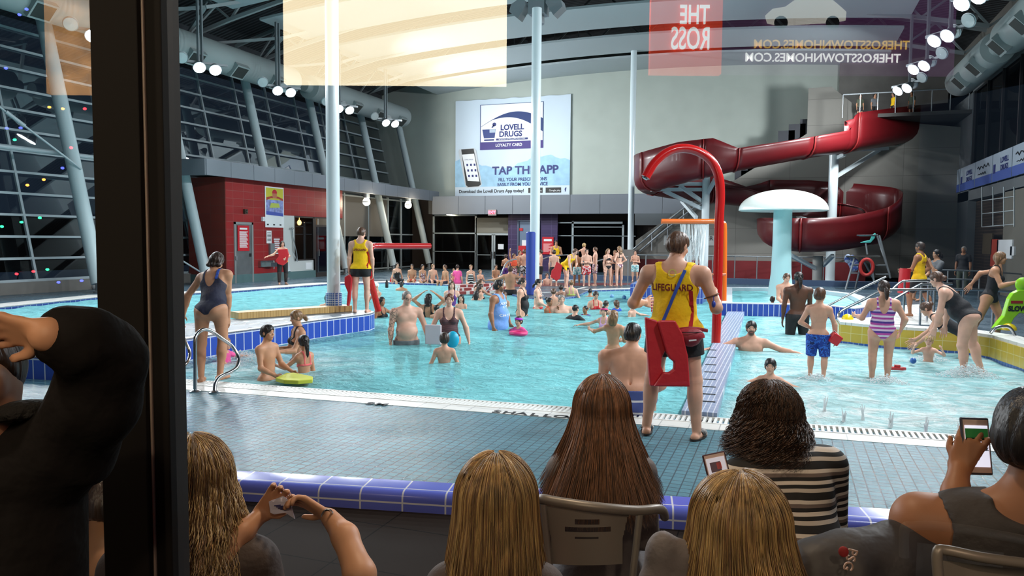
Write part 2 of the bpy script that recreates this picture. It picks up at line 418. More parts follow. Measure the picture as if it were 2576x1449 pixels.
def hair_mat(k):
    cols = {'black': (26, 22, 22), 'dbrown': (52, 38, 32), 'brown': (84, 58, 42), 'lbrown': (128, 96, 66), 'blond': (178, 146, 96), 'grey': (130, 124, 118),
            'auburn': (96, 52, 34), 'chestnut': (136, 94, 66), 'white': (225, 228, 228)}
    name = k+'_hair'
    if name in _M: return _M[name]
    m, nt, b = new_mat(name); c = lin(cols[k])
    tc = N(nt, 'ShaderNodeTexCoord'); mp = N(nt, 'ShaderNodeMapping'); mp.inputs['Scale'].default_value = (70, 70, 7); L(nt, tc.outputs['Object'], mp.inputs[0])
    nz = N(nt, 'ShaderNodeTexNoise', ins={'Scale': 1.0, 'Detail': 3.0}); L(nt, mp.outputs[0], nz.inputs['Vector'])
    rp = N(nt, 'ShaderNodeMapRange', ins={1: 0.3, 2: 0.7, 3: 0.55, 4: 1.5}); L(nt, nz.outputs[0], rp.inputs[0])
    mx = N(nt, 'ShaderNodeMixRGB', blend_type='MULTIPLY'); mx.inputs[0].default_value = 1; mx.inputs[1].default_value = (*c, 1); L(nt, rp.outputs[0], mx.inputs[2])
    L(nt, mx.outputs[0], b.inputs['Base Color']); b.inputs['Roughness'].default_value = 0.42
    bp = N(nt, 'ShaderNodeBump', ins={'Strength': 0.6, 'Distance': 0.01}); L(nt, nz.outputs[0], bp.inputs['Height']); L(nt, bp.outputs[0], b.inputs['Normal'])
    _M[name] = m; return m

# ---------------------------------------------------------------- the figure
# local frame: +Y the way the person faces, +X the person's right, +Z up.  sgn -1 = left, +1 = right
ARMS = {  # (upper arm dir, forearm dir) for the right side; x mirrored on the left
    'down': ((.16, -.02, -1), (.04, .14, -1)), 'out': ((.42, 0, -1), (.22, .15, -1)), 'fold': ((.22, .18, -1), (-.85, .55, .12)),
    'hip': ((.55, -.25, -.9), (-.6, .35, -.45)), 'fwd': ((.22, .55, -.9), (-.05, .95, -.15)), 'reach': ((.15, .9, -.5), (0, 1, -.1)),
    'wide': ((.9, .25, -.35), (.9, .4, -.1)), 'head': ((.85, .1, .7), (-.8, -.1, .62)), 'face': ((.12, .6, -.8), (-.3, .35, 1)),
    'front': ((.25, .25, -1), (-.35, .9, -.1)), 'up': ((.4, .2, .9), (.1, .2, 1)), 'chest': ((.25, .3, -1), (-.6, .55, .6)),
    'back': ((.3, -.6, -.8), (.1, -.3, -1)), 'prop': ((.3, .12, -1), (.05, .1, -1)), 'lap': ((.12, .3, -1), (-.35, .8, -.45)),
}
LEGS = {  # (thigh dir, shin dir, foot yaw)
    'stand': ((.06, .02, -1), (.0, -.05, -1)), 'wide': ((.16, .03, -1), (.08, -.06, -1)), 'fore': ((.05, .42, -1), (.0, -.1, -1)),
    'rear': ((.05, -.3, -1), (.02, -.45, -1)), 'sit': ((.14, 1, .02), (.02, .12, -1)), 'bent': ((.08, .35, -1), (.02, -.4, -1)), 'kneel': ((.15, .8, -.6), (.05, -.6, -.9)),
}
def figure(label, foot=None, h=1.7, face=0, vs=0.014, skin='fair', hair=('short', 'brown'), arms=('down', 'down'), legs=('stand', 'stand'), lean=0, side=0,
           yaw=0, nod=0, g=1.0, fat=0.0, sex='m', hk=None, clothes=(), anchor='feet', sink=0.0, group=None, extras=None, cutz=None, cat='person', curl=0.35, tilt=0, hairvs=None, handdir=None, name='person'):
    """builds one person; foot = world point of the ground between the feet (or of the seat); face = heading relative to the camera
    (0 towards it, 90 to picture right, 180 away). Returns root empty and a dict of joints (world)."""
    foot = Vector(foot)
    # heading: the +Y of the figure
    v = (CAMP-foot); v.z = 0; v.normalize()
    a0 = math.atan2(v.y, v.x)+R_(face)    # towards camera, turned to picture right as face grows
    rz = a0-math.pi/2
    child = h < 1.45
    if hk is None: hk = 1.0 if h > 1.6 else (1.0+0.42*min(1, (1.6-h)/0.7))
    Lh = 0.130*h*hk
    pel = (0.525 if not child else 0.50)*h
    nb = h-Lh*0.98-0.028*h
    Tl = nb-pel
    sw = (0.112 if sex == 'm' else 0.096)*h*g*(0.93 if child else 1.0)     # shoulder joint half width
    hw = (0.056 if sex == 'm' else 0.062)*h*(0.6+0.4*g)
    R = rotz(0) @ rotx(-R_(lean)) @ roty(R_(side))
    P = V3(0, 0, pel)
    tz = lambda x, y, z: P+R @ V3(x*h, y*h, z*Tl)
    neck = tz(0, -.004, 1.0)
    headR = rotz(-R_(yaw)) @ rotx(-R_(nod)) @ roty(R_(tilt))
    upmix = unit(R @ V3(0, 0, 1)*0.6+V3(0, 0, 1)*0.4)
    Hc = neck+upmix*(0.028*h+0.30*Lh)+headR @ V3(0, 0.10*Lh, 0.20*Lh)
    thL, shL = (0.245*h if not child else .232*h), (0.24*h if not child else .228*h)
    J = {'neck': neck, 'head': Hc}
    # legs
    lg = []
    for i, sg in enumerate((-1, 1)):
        spec = LEGS[legs[i]] if isinstance(legs[i], str) else legs[i]
        td = unit(V3(spec[0][0]*sg, spec[0][1], spec[0][2])); sd = unit(V3(spec[1][0]*sg, spec[1][1], spec[1][2]))
        hip = P+(R @ V3(sg*hw, 0, 0)); kn = hip+td*thL; an = kn+sd*shL; lg.append((hip, kn, an, sg))
    # arms
    ar = []
    ual, fal = 0.172*h, 0.148*h
    for i, sg in enumerate((-1, 1)):
        spec = ARMS[arms[i]] if isinstance(arms[i], str) else arms[i]
        loc = len(spec) > 2 and spec[2] == 'abs'
        RR = np.eye(3) if loc else (R if abs(lean) < 25 else rotx(-R_(lean)*0.3))
        ud = unit(RR @ V3(spec[0][0]*sg, spec[0][1], spec[0][2])); fd = unit(RR @ V3(spec[1][0]*sg, spec[1][1], spec[1][2]))
        sh = tz(sg*sw/h*.97, -.005, .865); el = sh+ud*ual; wr = el+fd*fal; ar.append((sh, el, wr, sg, fd))
    # anchoring
    if anchor == 'feet': dz = -min(l[2][2] for l in lg)+0.045*h
    elif anchor == 'seat': dz = -(pel-0.062*h*(0.6+0.4*g))
    else: dz = 0
    dz -= sink
    off = V3(0, 0, dz)
    if anchor == 'feet': off[:2] = -0.5*(lg[0][2][:2]+lg[1][2][:2])
    lo = V3(9, 9, 9); hi = -lo
    P = P+off; neck = neck+off; Hc = Hc+off; J = {'neck': neck, 'head': Hc, 'pelvis': P}
    lg = [(a+off, b+off, c+off, s_) for a, b, c, s_ in lg]; ar = [(a+off, b+off, c+off, s_, f_) for a, b, c, s_, f_ in ar]
    pts = [P, neck, Hc]+[q for l in lg for q in l[:3]]+[q for l in ar for q in l[:3]]
    for q in pts: lo = np.minimum(lo, q); hi = np.maximum(hi, q)
    lo = lo-V3(.15, .15, .10)*h*max(g, 1)-V3(0, 0, fat*.02); hi = hi+V3(.15, .16, .11)*h*max(g, 1)
    for q in ar: e = q[2]+q[4]*0.13*h; lo = np.minimum(lo, e-0.04); hi = np.maximum(hi, e+0.04)
    if cutz is not None: lo[2] = max(lo[2], cutz)
    G = Grid(lo, hi, vs); A = Grid(lo, hi, vs)
    gg = g; kk = 0.035*h
    tzz = lambda x, y, z: P+R @ V3(x*h, y*h, z*Tl)
    # torso
    G.ell(tzz(0, -.002, -.02), V3((.080 if sex == 'f' else .076)*gg, .062*(gg*.7+.3)+fat*.012, .075)*h, R, kk)
    G.ell(tzz(0, .004, .30), V3((.066 if sex == 'f' else .074)*gg+fat*.014, .052*gg+fat*.02, .085)*h, R, kk)
    G.ell(tzz(0, .000, .66), V3((.083 if sex == 'f' else .090)*gg, .059*(gg*.6+.4), .105)*h, R, kk)
    G.cap(tzz(-.066*gg, -.004, .865), tzz(.066*gg, -.004, .865), .036*h*(gg*.5+.5), None, kk)
    for sg in (-1, 1): G.cap(tzz(sg*.018, -.010, 1.0), tzz(sg*.082*gg, -.006, .89), .024*h, .022*h, kk)
    G.cap(tzz(0, -.006, .92), tzz(0, .0, 1.06), .045*h, (.033 if sex == 'm' else .028)*h*(.7+.3*gg), kk*.8)
    if fat > 0: G.ell(tzz(0, .028+fat*.012, .27), V3(.070*gg+fat*.012, .045+fat*.016, .075)*h, R, kk)
    if sex == 'f' and h > 1.45:
        for sg in (-1, 1): G.ell(tzz(sg*.040*gg, .050*(.6+.4*gg), .63), V3(.032, .030, .032)*h*(.7+.3*gg), R, .018*h)
    elif sex == 'm' and h > 1.5:
        for sg in (-1, 1): G.ell(tzz(sg*.040*gg, .036*(.6+.4*gg), .72), V3(.040, .022, .030)*h*(.7+.3*gg), R, .02*h)
    for sg in (-1, 1):
        G.ell(tzz(sg*.038*gg, -.034*(.5+.5*gg), -.10), V3(.040*gg, .036*gg, .042)*h, R, .022*h)      # seat
        G.ell(tzz(sg*.045*gg, -.036*(.6+.4*gg), .76), V3(.036, .018, .052)*h, R, .02*h)      # shoulder blades
    G.cap(tzz(0, -.066*(.6+.4*gg), .15), tzz(0, -.074*(.6+.4*gg), .85), .006*h, None, .014*h, cut=True)  # spine furrow
    lr = (.6+.4*gg)
    for hip, kn, an, sg in lg:
        G.cap(hip, kn, .055*h*lr, .034*h*lr, .03*h)
        G.cap(kn, an, .032*h*lr, .021*h*lr, .012*h)
        sd = unit(an-kn); bk = unit(np.cross(sd, V3(1, 0, 0))); bk = -bk if bk[1] > 0 else bk
        G.ell(kn+sd*shL*.32+bk*.010*h, V3(.031, .031, .075)*h*lr, None if abs(sd[2]) > .9 else rotx(math.atan2(-sd[1], -sd[2])), .02*h)
        G.ell(kn, V3(.032, .034, .034)*h*lr, None, .012*h)
        if cutz is None or an[2] > cutz-.1:
            fr = unit(V3(sg*.18, 1, 0)); fl = .075*h if anchor == 'feet' else .07*h
            low = an+V3(0, 0, -.030*h)
            G.cap(low-fr*.022*h, low+fr*fl*.75, .021*h, .016*h, .012*h); G.cap(low+fr*fl*.3, low+fr*(fl*1.15)+V3(sg*.006*h, 0, -.003*h), .020*h, .012*h, .01*h)
            G.cap(low+fr*fl*.6+V3(sg*.012*h, 0, -.004*h), low+fr*fl*1.05+V3(sg*.016*h, 0, -.006*h), .013*h, .009*h, .008*h)
    # head in its own frame
    Lf = lambda x, y, z: Hc+headR @ V3(x, y, z)*Lh
    Hm = headR
    G.ell(Lf(0, -.04, .12), V3(.325, .42, .375)*Lh, Hm, .02*Lh/.23)
    G.ell(Lf(0, .10, -.20), V3(.25, .27, .29)*Lh, Hm, .10*Lh)
    G.cap(neck, Lf(0, -.07, -.22), (.036 if sex == 'm' else .030)*h*(.8+.2*gg), (.22 if sex == 'm' else .19)*Lh, .05*Lh)
    G.ell(Lf(0, .25, -.42), V3(.09, .08, .06)*Lh, Hm, .08*Lh)
    if vs < .02:
        for sg in (-1, 1):
            G.ell(Lf(sg*.16, .41, .01), V3(.075, .05, .05)*Lh, Hm, .05*Lh, cut=True)
            G.ell(Lf(sg*.34, -.03, -.02), V3(.05, .09, .14)*Lh, Hm, .03*Lh)
            G.ell(Lf(sg*.17, .27, -.12), V3(.08, .07, .08)*Lh, Hm, .08*Lh)
        G.cap(Lf(0, .35, .03), Lf(0, .425, -.09), .03*Lh, .045*Lh, .03*Lh)
        G.cap(Lf(-.06, .335, -.265), Lf(.06, .335, -.265), .032*Lh, None, .04*Lh)
    # arms and hands
    hs = h*0.6/1.0
    for sh, el, wr, sg, fd in ar:
        A.cap(sh, el, .031*h*lr*(1 if sex == 'm' else .88), .023*h*lr, .012*h); A.ell(sh+V3(0, 0, -.004*h), V3(.034, .035, .038)*h*lr*(1 if sex == 'm' else .86), None, .02*h)
        A.cap(el, wr, .024*h*lr, .0155*h, .01*h); A.cap(el, el+(wr-el)*.45, .026*h*lr, .022*h*lr, .012*h)
        J['wrist'+('L' if sg < 0 else 'R')] = wr
        hdv = unit(fd if handdir is None or handdir[0 if sg < 0 else 1] is None else V3(*handdir[0 if sg < 0 else 1]))
        inw = V3(-sg, 0, 0); nrm = unit(inw-hdv*(inw @ hdv)) if abs(inw @ hdv) < .9 else unit(V3(0, 0, -1)-hdv*(-hdv[2]))
        hand(A, wr, hdv, nrm, h*0.060 if not child else h*.056, sg, curl, vs)
    Dt = G.D
    D = smin(Dt, A.D, .022*h)
    V, F = surfnet(D, G.lo, vs)
    root = empty(name, foot, label, cat, group, rz)
    hp = (V-Hc) @ headR/Lh
    neckd = np.linalg.norm(V-Hc, axis=1) > Lh*.75
    hp[neckd] = (0, -5, 0)
    body = mesh_np('body', V, F, SK(skin), root, {'hp': hp})
    ctx = dict(G=G, A=A, Dt=Dt, D=D, P=P, R=R, h=h, Tl=Tl, sw=sw, hw=hw, lg=lg, ar=ar, root=root, vs=vs, g=g, lr=lr, Hc=Hc, Hm=headR, Lh=Lh, neck=neck, tz=tzz, thL=thL, hair=None, fat=fat, Lf=Lf, Tc=None)
    for gm in clothes: garment(ctx, *gm)
    if hair: make_hair(ctx, hair, hairvs or max(vs, .010))
    Mw = Matrix.Translation(foot) @ Matrix.Rotation(rz, 4, 'Z')
    J = {k: Mw @ Vector(v_) for k, v_ in J.items()}; J['M'] = Mw; J['ctx'] = ctx
    return root, J
def hand(A, wr, d, nrm, s, sg, curl, vs):
    """palm with four unequal bent fingers and a thumb from its side; d finger direction, nrm palm normal; s = palm length"""
    sd = np.cross(d, nrm)           # across the palm
    if sg > 0: sd = -sd             # thumb side = +sd on both
    # thumb should point forward/up: choose the side with larger y+z
    if sd[1]+0.3*sd[2] < 0: sd = -sd
    fr = max(.0085, vs*.72) if s > .07 else max(.0075, vs*.62)
    w_ = s*.40
    for j in (-1, -.3, .35, 1):
        A.cap(wr+d*s*.10+sd*w_*j*.55, wr+d*s*.95+sd*w_*j*.85, s*.15, s*.13, s*.14, flat=(nrm, .8))
    for j, ln in ((-1, .68), (-.35, .86), (.32, .92), (1, .84)):
        b = wr+d*s*.95+sd*w_*j*.95; c = curl*(1+.15*(1-j)); q = b; ang = c*.6
        for seg, f_ in enumerate((.45, .32, .23)):
            e = q+(d*math.cos(ang)+nrm*math.sin(ang)+sd*j*.07)*s*ln*f_; A.cap(q, e, fr*(1-.07*seg), fr*(.95-.08*seg), s*.03); q = e; ang += c*.8
    b = wr+d*s*.25+sd*w_*.6; m_ = b+unit(d*.7+sd*.75+nrm*.35)*s*.42; e = m_+unit(d*1+sd*.3+nrm*.35)*s*.32
    A.cap(b, m_, fr*1.35, fr*1.1, s*.06); A.cap(m_, e, fr*1.08, fr*.9, s*.02)
# ---------------------------------------------------------------- clothes: follow the body, own mesh each
def fabric(name, spec):
    """spec: colour tuple or ('stripes', c1, c2.., width) / ('print', c1, c2, scale) / ('plaid',..)"""
    key = 'fabric_'+name
    if key in _M: return _M[key]
    if not isinstance(spec[0], str):
        return mat(key, spec, 0.75, var=.10, vscale=14, bump=.25, bscale=30)
    m, nt, b = new_mat(key); b.inputs['Roughness'].default_value = .75
    tc = N(nt, 'ShaderNodeTexCoord')
    kind = spec[0]
    if kind in ('stripes', 'vstripes'):
        sp = N(nt, 'ShaderNodeSeparateXYZ'); L(nt, tc.outputs['Object'], sp.inputs[0])
        nz = N(nt, 'ShaderNodeTexNoise', ins={'Scale': 3.0}); L(nt, tc.outputs['Object'], nz.inputs['Vector'])
        v = mth(nt, 'ADD', sp.outputs[2 if kind == 'stripes' else 0], mth(nt, 'MULTIPLY', nz.outputs[0], .03))
        cols = spec[1:-1]; f = mth(nt, 'FRACT', mth(nt, 'DIVIDE', v, spec[-1]))
        cr = N(nt, 'ShaderNodeValToRGB'); cr.color_ramp.interpolation = 'CONSTANT'; el = cr.color_ramp.elements
        while len(el) < len(cols): el.new(0.5)
        for i, c in enumerate(cols): el[i].position = i/len(cols); el[i].color = (*lin(c), 1)
        L(nt, f, cr.inputs[0]); L(nt, cr.outputs[0], b.inputs['Base Color'])
    elif kind == 'print':
        nz = N(nt, 'ShaderNodeTexNoise', ins={'Scale': spec[3], 'Detail': 1.5}); L(nt, tc.outputs['Object'], nz.inputs['Vector'])
        cr = N(nt, 'ShaderNodeValToRGB'); cr.color_ramp.interpolation = 'CONSTANT'; el = cr.color_ramp.elements
        el[0].color = (*lin(spec[1]), 1); el[1].position = .5; el[1].color = (*lin(spec[2]), 1)
        if len(spec) > 4: e = el.new(.6); e.color = (*lin(spec[4]), 1)
        L(nt, nz.outputs[0], cr.inputs[0]); L(nt, cr.outputs[0], b.inputs['Base Color'])
    elif kind == 'plaid':
        bk = N(nt, 'ShaderNodeTexBrick', offset=0.0, ins={'Scale': 1.0, 'Brick Width': spec[3], 'Row Height': spec[3], 'Mortar Size': spec[3]*.09})
        cb = N(nt, 'ShaderNodeCombineXYZ'); sp = N(nt, 'ShaderNodeSeparateXYZ'); L(nt, tc.outputs['Object'], sp.inputs[0]); L(nt, sp.outputs[0], cb.inputs[0]); L(nt, sp.outputs[2], cb.inputs[1])
        bk.inputs['Color1'].default_value = bk.inputs['Color2'].default_value = (*lin(spec[1]), 1); bk.inputs['Mortar'].default_value = (*lin(spec[2]), 1)
        L(nt, cb.outputs[0], bk.inputs['Vector']); L(nt, bk.outputs[0], b.inputs['Base Color'])
    _M[key] = m; return m
def garment(c, kind, fab, o=None):
    """kind: tank, onepiece, bikini_top, bikini_bottom, shorts, trunks, trousers, tee, jersey"""
    o = o or {}; h, R, P, Tl, G = c['h'], c['R'], c['P'], c['Tl'], c['G']
    X = G.ax[0][:, None, None]-P[0]; Y = G.ax[1][None, :, None]-P[1]; Z = G.ax[2][None, None, :]-P[2]
    x = (X*R[0, 0]+Y*R[1, 0]+Z*R[2, 0])/h; y = (X*R[0, 1]+Y*R[1, 1]+Z*R[2, 1])/h; z = (X*R[0, 2]+Y*R[1, 2]+Z*R[2, 2])/Tl
    x, y, z = [q.astype(np.float32) for q in (x, y, z)]
    off = o.get('off', .007*h/1.7); tl = Tl
    B = c['Dt']-off
    sh = c['sw']/h*.97; shz = .865
    def ball(cx, cy_, cz, r, only=None):
        d = np.sqrt((x-cx)**2+((y-cy_))**2*.35+((z-cz)*Tl/h)**2)-r; return d*h
    def oval(cz, a, bb): return (np.sqrt((x/a)**2+((z-cz)*Tl/h/bb)**2)-1)*min(a, bb)*h
    name = {'onepiece': 'swimsuit', 'tank': 'tank_top', 'tee': 'shirt', 'jersey': 'jersey', 'bikini_top': 'bikini_top', 'bikini_bottom': 'bikini_bottom',
            'shorts': 'shorts', 'trunks': 'swim_trunks', 'trousers': 'trousers', 'vest': 'float_vest'}[kind]
    if kind in ('tank', 'onepiece', 'jersey', 'tee', 'vest'):
        lowz = o.get('low', {'tank': -.04, 'jersey': -.22, 'tee': -.1, 'onepiece': -.5, 'vest': .25}[kind])
        ra = o.get('arm', {'tank': .058, 'jersey': .056, 'onepiece': .072, 'tee': .0, 'vest': .05}[kind])
        nf = o.get('nf', {'tank': .065, 'jersey': .06, 'onepiece': .10, 'tee': .03, 'vest': .03}[kind]); nbk = o.get('nb', {'tank': .045, 'jersey': .03, 'onepiece': .12, 'tee': .02, 'vest': .02}[kind])
        wn = o.get('wn', {'tank': .050, 'jersey': .048, 'onepiece': .052, 'tee': .042, 'vest': .05}[kind])
        if kind in ('tank', 'jersey', 'tee', 'vest'):
            B = c['Dt']-(.010*h/1.7 if kind != 'vest' else .03)
            lo_ = -.05
            # a looser skirt of the garment below the chest
            G2 = Grid.__new__(Grid); G2.vs, G2.lo, G2.n, G2.ax = G.vs, G.lo, G.n, G.ax; G2.D = B.copy()
            gg = c['g']; wd = .072*gg+.014*c['fat']
            if kind != 'vest':
                G2.cap(c['tz'](-.058*gg, 0, -.03), c['tz'](.058*gg, 0, -.03), .068*h*(.4+.6*gg), None, .02*h)
                G2.ell(c['tz'](0, .004+.02*c['fat']*.5, .28), V3(wd+.012, .062*gg+.02*c['fat'], .12)*h, R, .03*h)
                if kind != 'tank' or lowz < -.1: G2.ell(c['tz'](0, .0, -.08), V3(.092*gg+.01*c['fat'], .074*gg+.012*c['fat'], .10)*h, R, .04*h)
            B = G2.D
        if kind == 'tee' or o.get('sleeve'):
            G3 = Grid.__new__(Grid); G3.vs, G3.lo, G3.n, G3.ax = G.vs, G.lo, G.n, G.ax; G3.D = B.copy()
            for s_, e_, w_, sg, fd in c['ar']:
                f_ = o.get('sleeve', .55)
                G3.cap(s_, s_+(e_-s_)*min(f_, 1), .042*h*c['lr'], .036*h*c['lr'], .02*h)
                if f_ > 1: G3.cap(e_, e_+(w_-e_)*(f_-1), .034*h*c['lr'], .024*h*c['lr'], .012*h)
            B = G3.D
        Rg = (lowz-z)*tl
        Rg = np.maximum(Rg, (z-1.04)*tl)
        if kind == 'onepiece':
            leg = (-.20+(o.get('cut', 3.2))*np.maximum(np.abs(x)-.018, 0)-z)*tl*.6
            Rg = np.maximum(Rg, leg)
        Rg = np.maximum(Rg, -np.maximum(oval(1.02, wn, nf), -(y+.01)*h))
        Rg = np.maximum(Rg, -np.maximum(oval(1.02, wn, nbk), (y+.01)*h))
        if ra > 0:
            for sg in (-1, 1): Rg = np.maximum(Rg, -ball(sg*(sh+.004), 0, shz-.01, ra))
        if o.get('oneshoulder'): Rg = np.maximum(Rg, -np.maximum((.70-z)*tl, -(x*o['oneshoulder']+.0)*h))
        if kind == 'onepiece' and not o.get('strap') and not o.get('oneshoulder'):
            st = np.maximum((np.abs(np.abs(x)-sh*.50)-max(.008, .6*G.vs/h))*h, (.6-z)*tl); Rg = np.minimum(Rg, np.maximum(st, (z-1.08)*tl))
        if o.get('strap'):   # only straps above the chest line
            zc = o.get('top', .74); s1 = o.get('sx', .048); wd_ = o['strap']
            Rg = np.maximum(Rg, np.minimum((z-zc)*tl, (np.abs(np.abs(x)-s1)-wd_/2)*h))
        if o.get('split'):
            pass
    elif kind == 'bikini_top':
        Rg = np.maximum((.53-z)*tl, (z-.74)*tl+np.maximum(np.abs(x)-.02, 0)*h*.8)
        Rg = np.where(y > 0, Rg, np.maximum((.57-z)*tl, (z-.64)*tl))
        st = np.maximum((np.abs(np.abs(x)-.038)-.009)*h, (z-1.06)*tl); st = np.maximum(st, (.6-z)*tl)
        Rg = np.minimum(Rg, st)
    elif kind == 'bikini_bottom':
        Rg = np.maximum((z-.10)*tl, (-.22+3.4*np.maximum(np.abs(x)-.02, 0)-z)*tl*.6)
    if kind in ('shorts', 'trunks', 'trousers'):
        ln = o.get('len', {'shorts': .55, 'trunks': .85, 'trousers': 1.95}[kind]); flare = o.get('flare', .008 if kind != 'trousers' else .004)
        G2 = Grid.__new__(Grid); G2.vs, G2.lo, G2.n, G2.ax = G.vs, G.lo, G.n, G.ax; G2.D = np.minimum(c['Dt']-off, 1)
        Rg = (z-o.get('waist', .12))*tl
        cut = None
        for hip, kn, an, sg in c['lg']:
            d = kn-hip; f_ = min(ln, 1.0); e = hip+d*(f_+.06)
            G2.cap(hip+V3(0, 0, 0), e, (.060+flare*.5)*h*c['lr'], (.055-.018*f_+flare)*h*c['lr'], .02*h)
            if ln > 1: G2.cap(kn, kn+(an-kn)*(ln-1+.03), (.040+flare)*h*c['lr'], (.030+flare)*h*c['lr'], .015*h)
            u = unit(d); uu = unit(an-kn)
            t1 = (X+P[0]-hip[0])*u[0]+(Y+P[1]-hip[1])*u[1]+(Z+P[2]-hip[2])*u[2]-np.linalg.norm(d)*f_
            if ln > 1:
                t1 = (X+P[0]-kn[0])*uu[0]+(Y+P[1]-kn[1])*uu[1]+(Z+P[2]-kn[2])*uu[2]-np.linalg.norm(an-kn)*(ln-1)
            m_ = (X+P[0]-c['P'][0])*sg > 0
            cut = t1 if cut is None else np.where(m_, t1, cut)
        Rg = np.maximum(Rg, cut); B = G2.D
    V, F = surfnet(np.maximum(B, Rg).astype(np.float32), G.lo, G.vs)
    if len(V) == 0: return None
    mt = fab if not isinstance(fab, tuple) else fabric(fab[0], fab[1])
    ob = mesh_np(o.get('name', name), V, F, mt, c['root'])
    if o.get('label'): ob['label'] = o['label']
    c['last'] = ob
    return ob
def make_hair(c, spec, vs):
    """spec: (style, colour, options)"""
    st, col = spec[0], spec[1]; o = spec[2] if len(spec) > 2 else {}
    if st == 'bald': return
    Hc, Hm, Lh, h = c['Hc'], c['Hm'], c['Lh'], c['h']; Lf = c['Lf']
    ln = o.get('len', .8)   # length below head centre in head heights
    lo = Hc-V3(.75, .95, .8)*Lh; hi = Hc+V3(.75, .75, .75)*Lh
    tail = []
    up = c['R'] @ V3(0, 0, 1); back = c['R'] @ V3(0, -1, 0)
    if st in ('long', 'pony', 'wetlong'):
        n = 5; q = Lf(0, -.40, -.05 if st != 'pony' else o.get('z', .15)); tail = [q]
        if st == 'pony': q = Lf(0, -.58, o.get('z', .15)-.08); tail.append(q)
        bd = Hm @ V3(0, -1, 0)
        for i in range(n):
            q = q+V3(0, 0, -ln*Lh/n)+(bd*.05*Lh if i < 2 else back*.02*Lh)
            # stay outside the back
            rel = c['R'].T @ (q-c['P']); 
            if rel[2] < c['Tl']*1.0 and rel[1] > -.078*h: rel[1] = -.078*h*(.6+.4*c['g']); q = c['P']+c['R'] @ rel
            tail.append(q)
        for q in tail: lo = np.minimum(lo, q-.3*Lh*V3(1.6, 1, 1)); hi = np.maximum(hi, q+.3*Lh*V3(1.6, 1, 1))
    S = Grid(lo, hi, vs)
    th = o.get('th', .035)
    if st == 'swimcap' or st == 'wet' or st == 'buzz': th = .015
    S.ell(Lf(0, -.05, .14), V3(.335+th, .425+th, .38+th)*Lh, Hm, .02*Lh)
    if st in ('short', 'bob', 'long', 'wetlong'): S.ell(Lf(0, -.14, -.02), V3(.34+th, .36+th, .36)*Lh, Hm, .08*Lh)
    # face opening
    hl = o.get('line', .46)
    S.ell(Lf(0, .62, -.30+hl-.30), V3(.33, .50, .52)*Lh, Hm, .03*Lh, cut=True)
    S.ell(Lf(0, .34, -.42), V3(.55, .42, .50)*Lh, Hm, .03*Lh, cut=True)
    if st in ('short', 'buzz', 'wet', 'bun', 'pony', 'swimcap', 'fringe'):
        S.ell(Lf(0, -.10, -.78), V3(.8, .9, .50)*Lh, Hm, .03*Lh, cut=True)
        for sg in (-1, 1): S.ell(Lf(sg*.42, .02, -.10), V3(.12, .14, .17)*Lh, Hm, .02*Lh, cut=True)
    if st == 'fringe': S.ell(Lf(0, .05, .50), V3(.42, .5, .40)*Lh, Hm, .02*Lh, cut=True)
    if st == 'bob':
        for sg in (-1, 0, 1): S.cap(Lf(sg*.27, -.20, 0), Lf(sg*.30, -.24, -ln), .17*Lh, .14*Lh, .08*Lh)
    if st in ('long', 'wetlong'):
        r0 = .24 if st == 'long' else .15
        for sg in (-1, 0, 1):
            pts = [q+(Hm @ V3(sg*(.17 if st == 'long' else .10)*Lh, 0, 0)) for q in tail]
            S.chain(pts, [r0*Lh]+[(r0-.02)*Lh*(1-.08*i) for i in range(len(pts)-1)], .06*Lh, flat=(back, .7))
            if o.get('sides') and sg: S.chain([Lf(sg*.33, -.02, .0), Lf(sg*.36, .02, -.35), Lf(sg*.36, .05, -ln*.9)], [.11*Lh, .11*Lh, .07*Lh], .05*Lh)
    if st == 'pony':
        S.cap(Lf(0, -.36, o.get('z', .15)), tail[1], .12*Lh, .12*Lh, .04*Lh); S.chain(tail[1:], [.12*Lh, .15*Lh, .14*Lh, .12*Lh, .10*Lh, .05*Lh][:len(tail)-1], .03*Lh)
    if st == 'bun': S.ell(Lf(0, -.50, o.get('z', .30)), V3(.19, .17, .19)*Lh, Hm, .03*Lh)
    V, F = surfnet(S.D, S.lo, vs)
    if st not in ('swimcap', 'buzz') and not o.get('cap'):      # locks
        q = (V-Hc) @ Hm/Lh; th_ = np.arctan2(q[:, 0], -q[:, 1]-.1); rr = np.maximum(np.hypot(q[:, 0], q[:, 1]), .05)
        rad = (V-(Hc+Hm @ V3(0, -.05, .0)*Lh)); rad[:, 2] *= .5; rad /= np.linalg.norm(rad, axis=1)[:, None]+1e-9
        a_ = (np.sin(th_*13+q[:, 2]*4+np.sin(q[:, 2]*5)*1.2)+.7*np.sin(th_*23-q[:, 2]*7)+.5*np.sin(q[:, 1]*17+q[:, 0]*9))*.011*Lh*np.clip(rr/.3, .3, 1)
        V = V+rad*a_[:, None]
    if col.startswith('#'): m = mat('swim_cap_'+col[1:], tuple(int(col[i:i+2], 16) for i in (1, 3, 5)), .35)
    else: m = hair_mat(col)
    nm = 'swim_cap' if st == 'swimcap' else ('cap' if o.get('cap') else 'hair')
    ob = mesh_np(nm, V, F, m, c['root']); c['hair'] = ob
    return ob
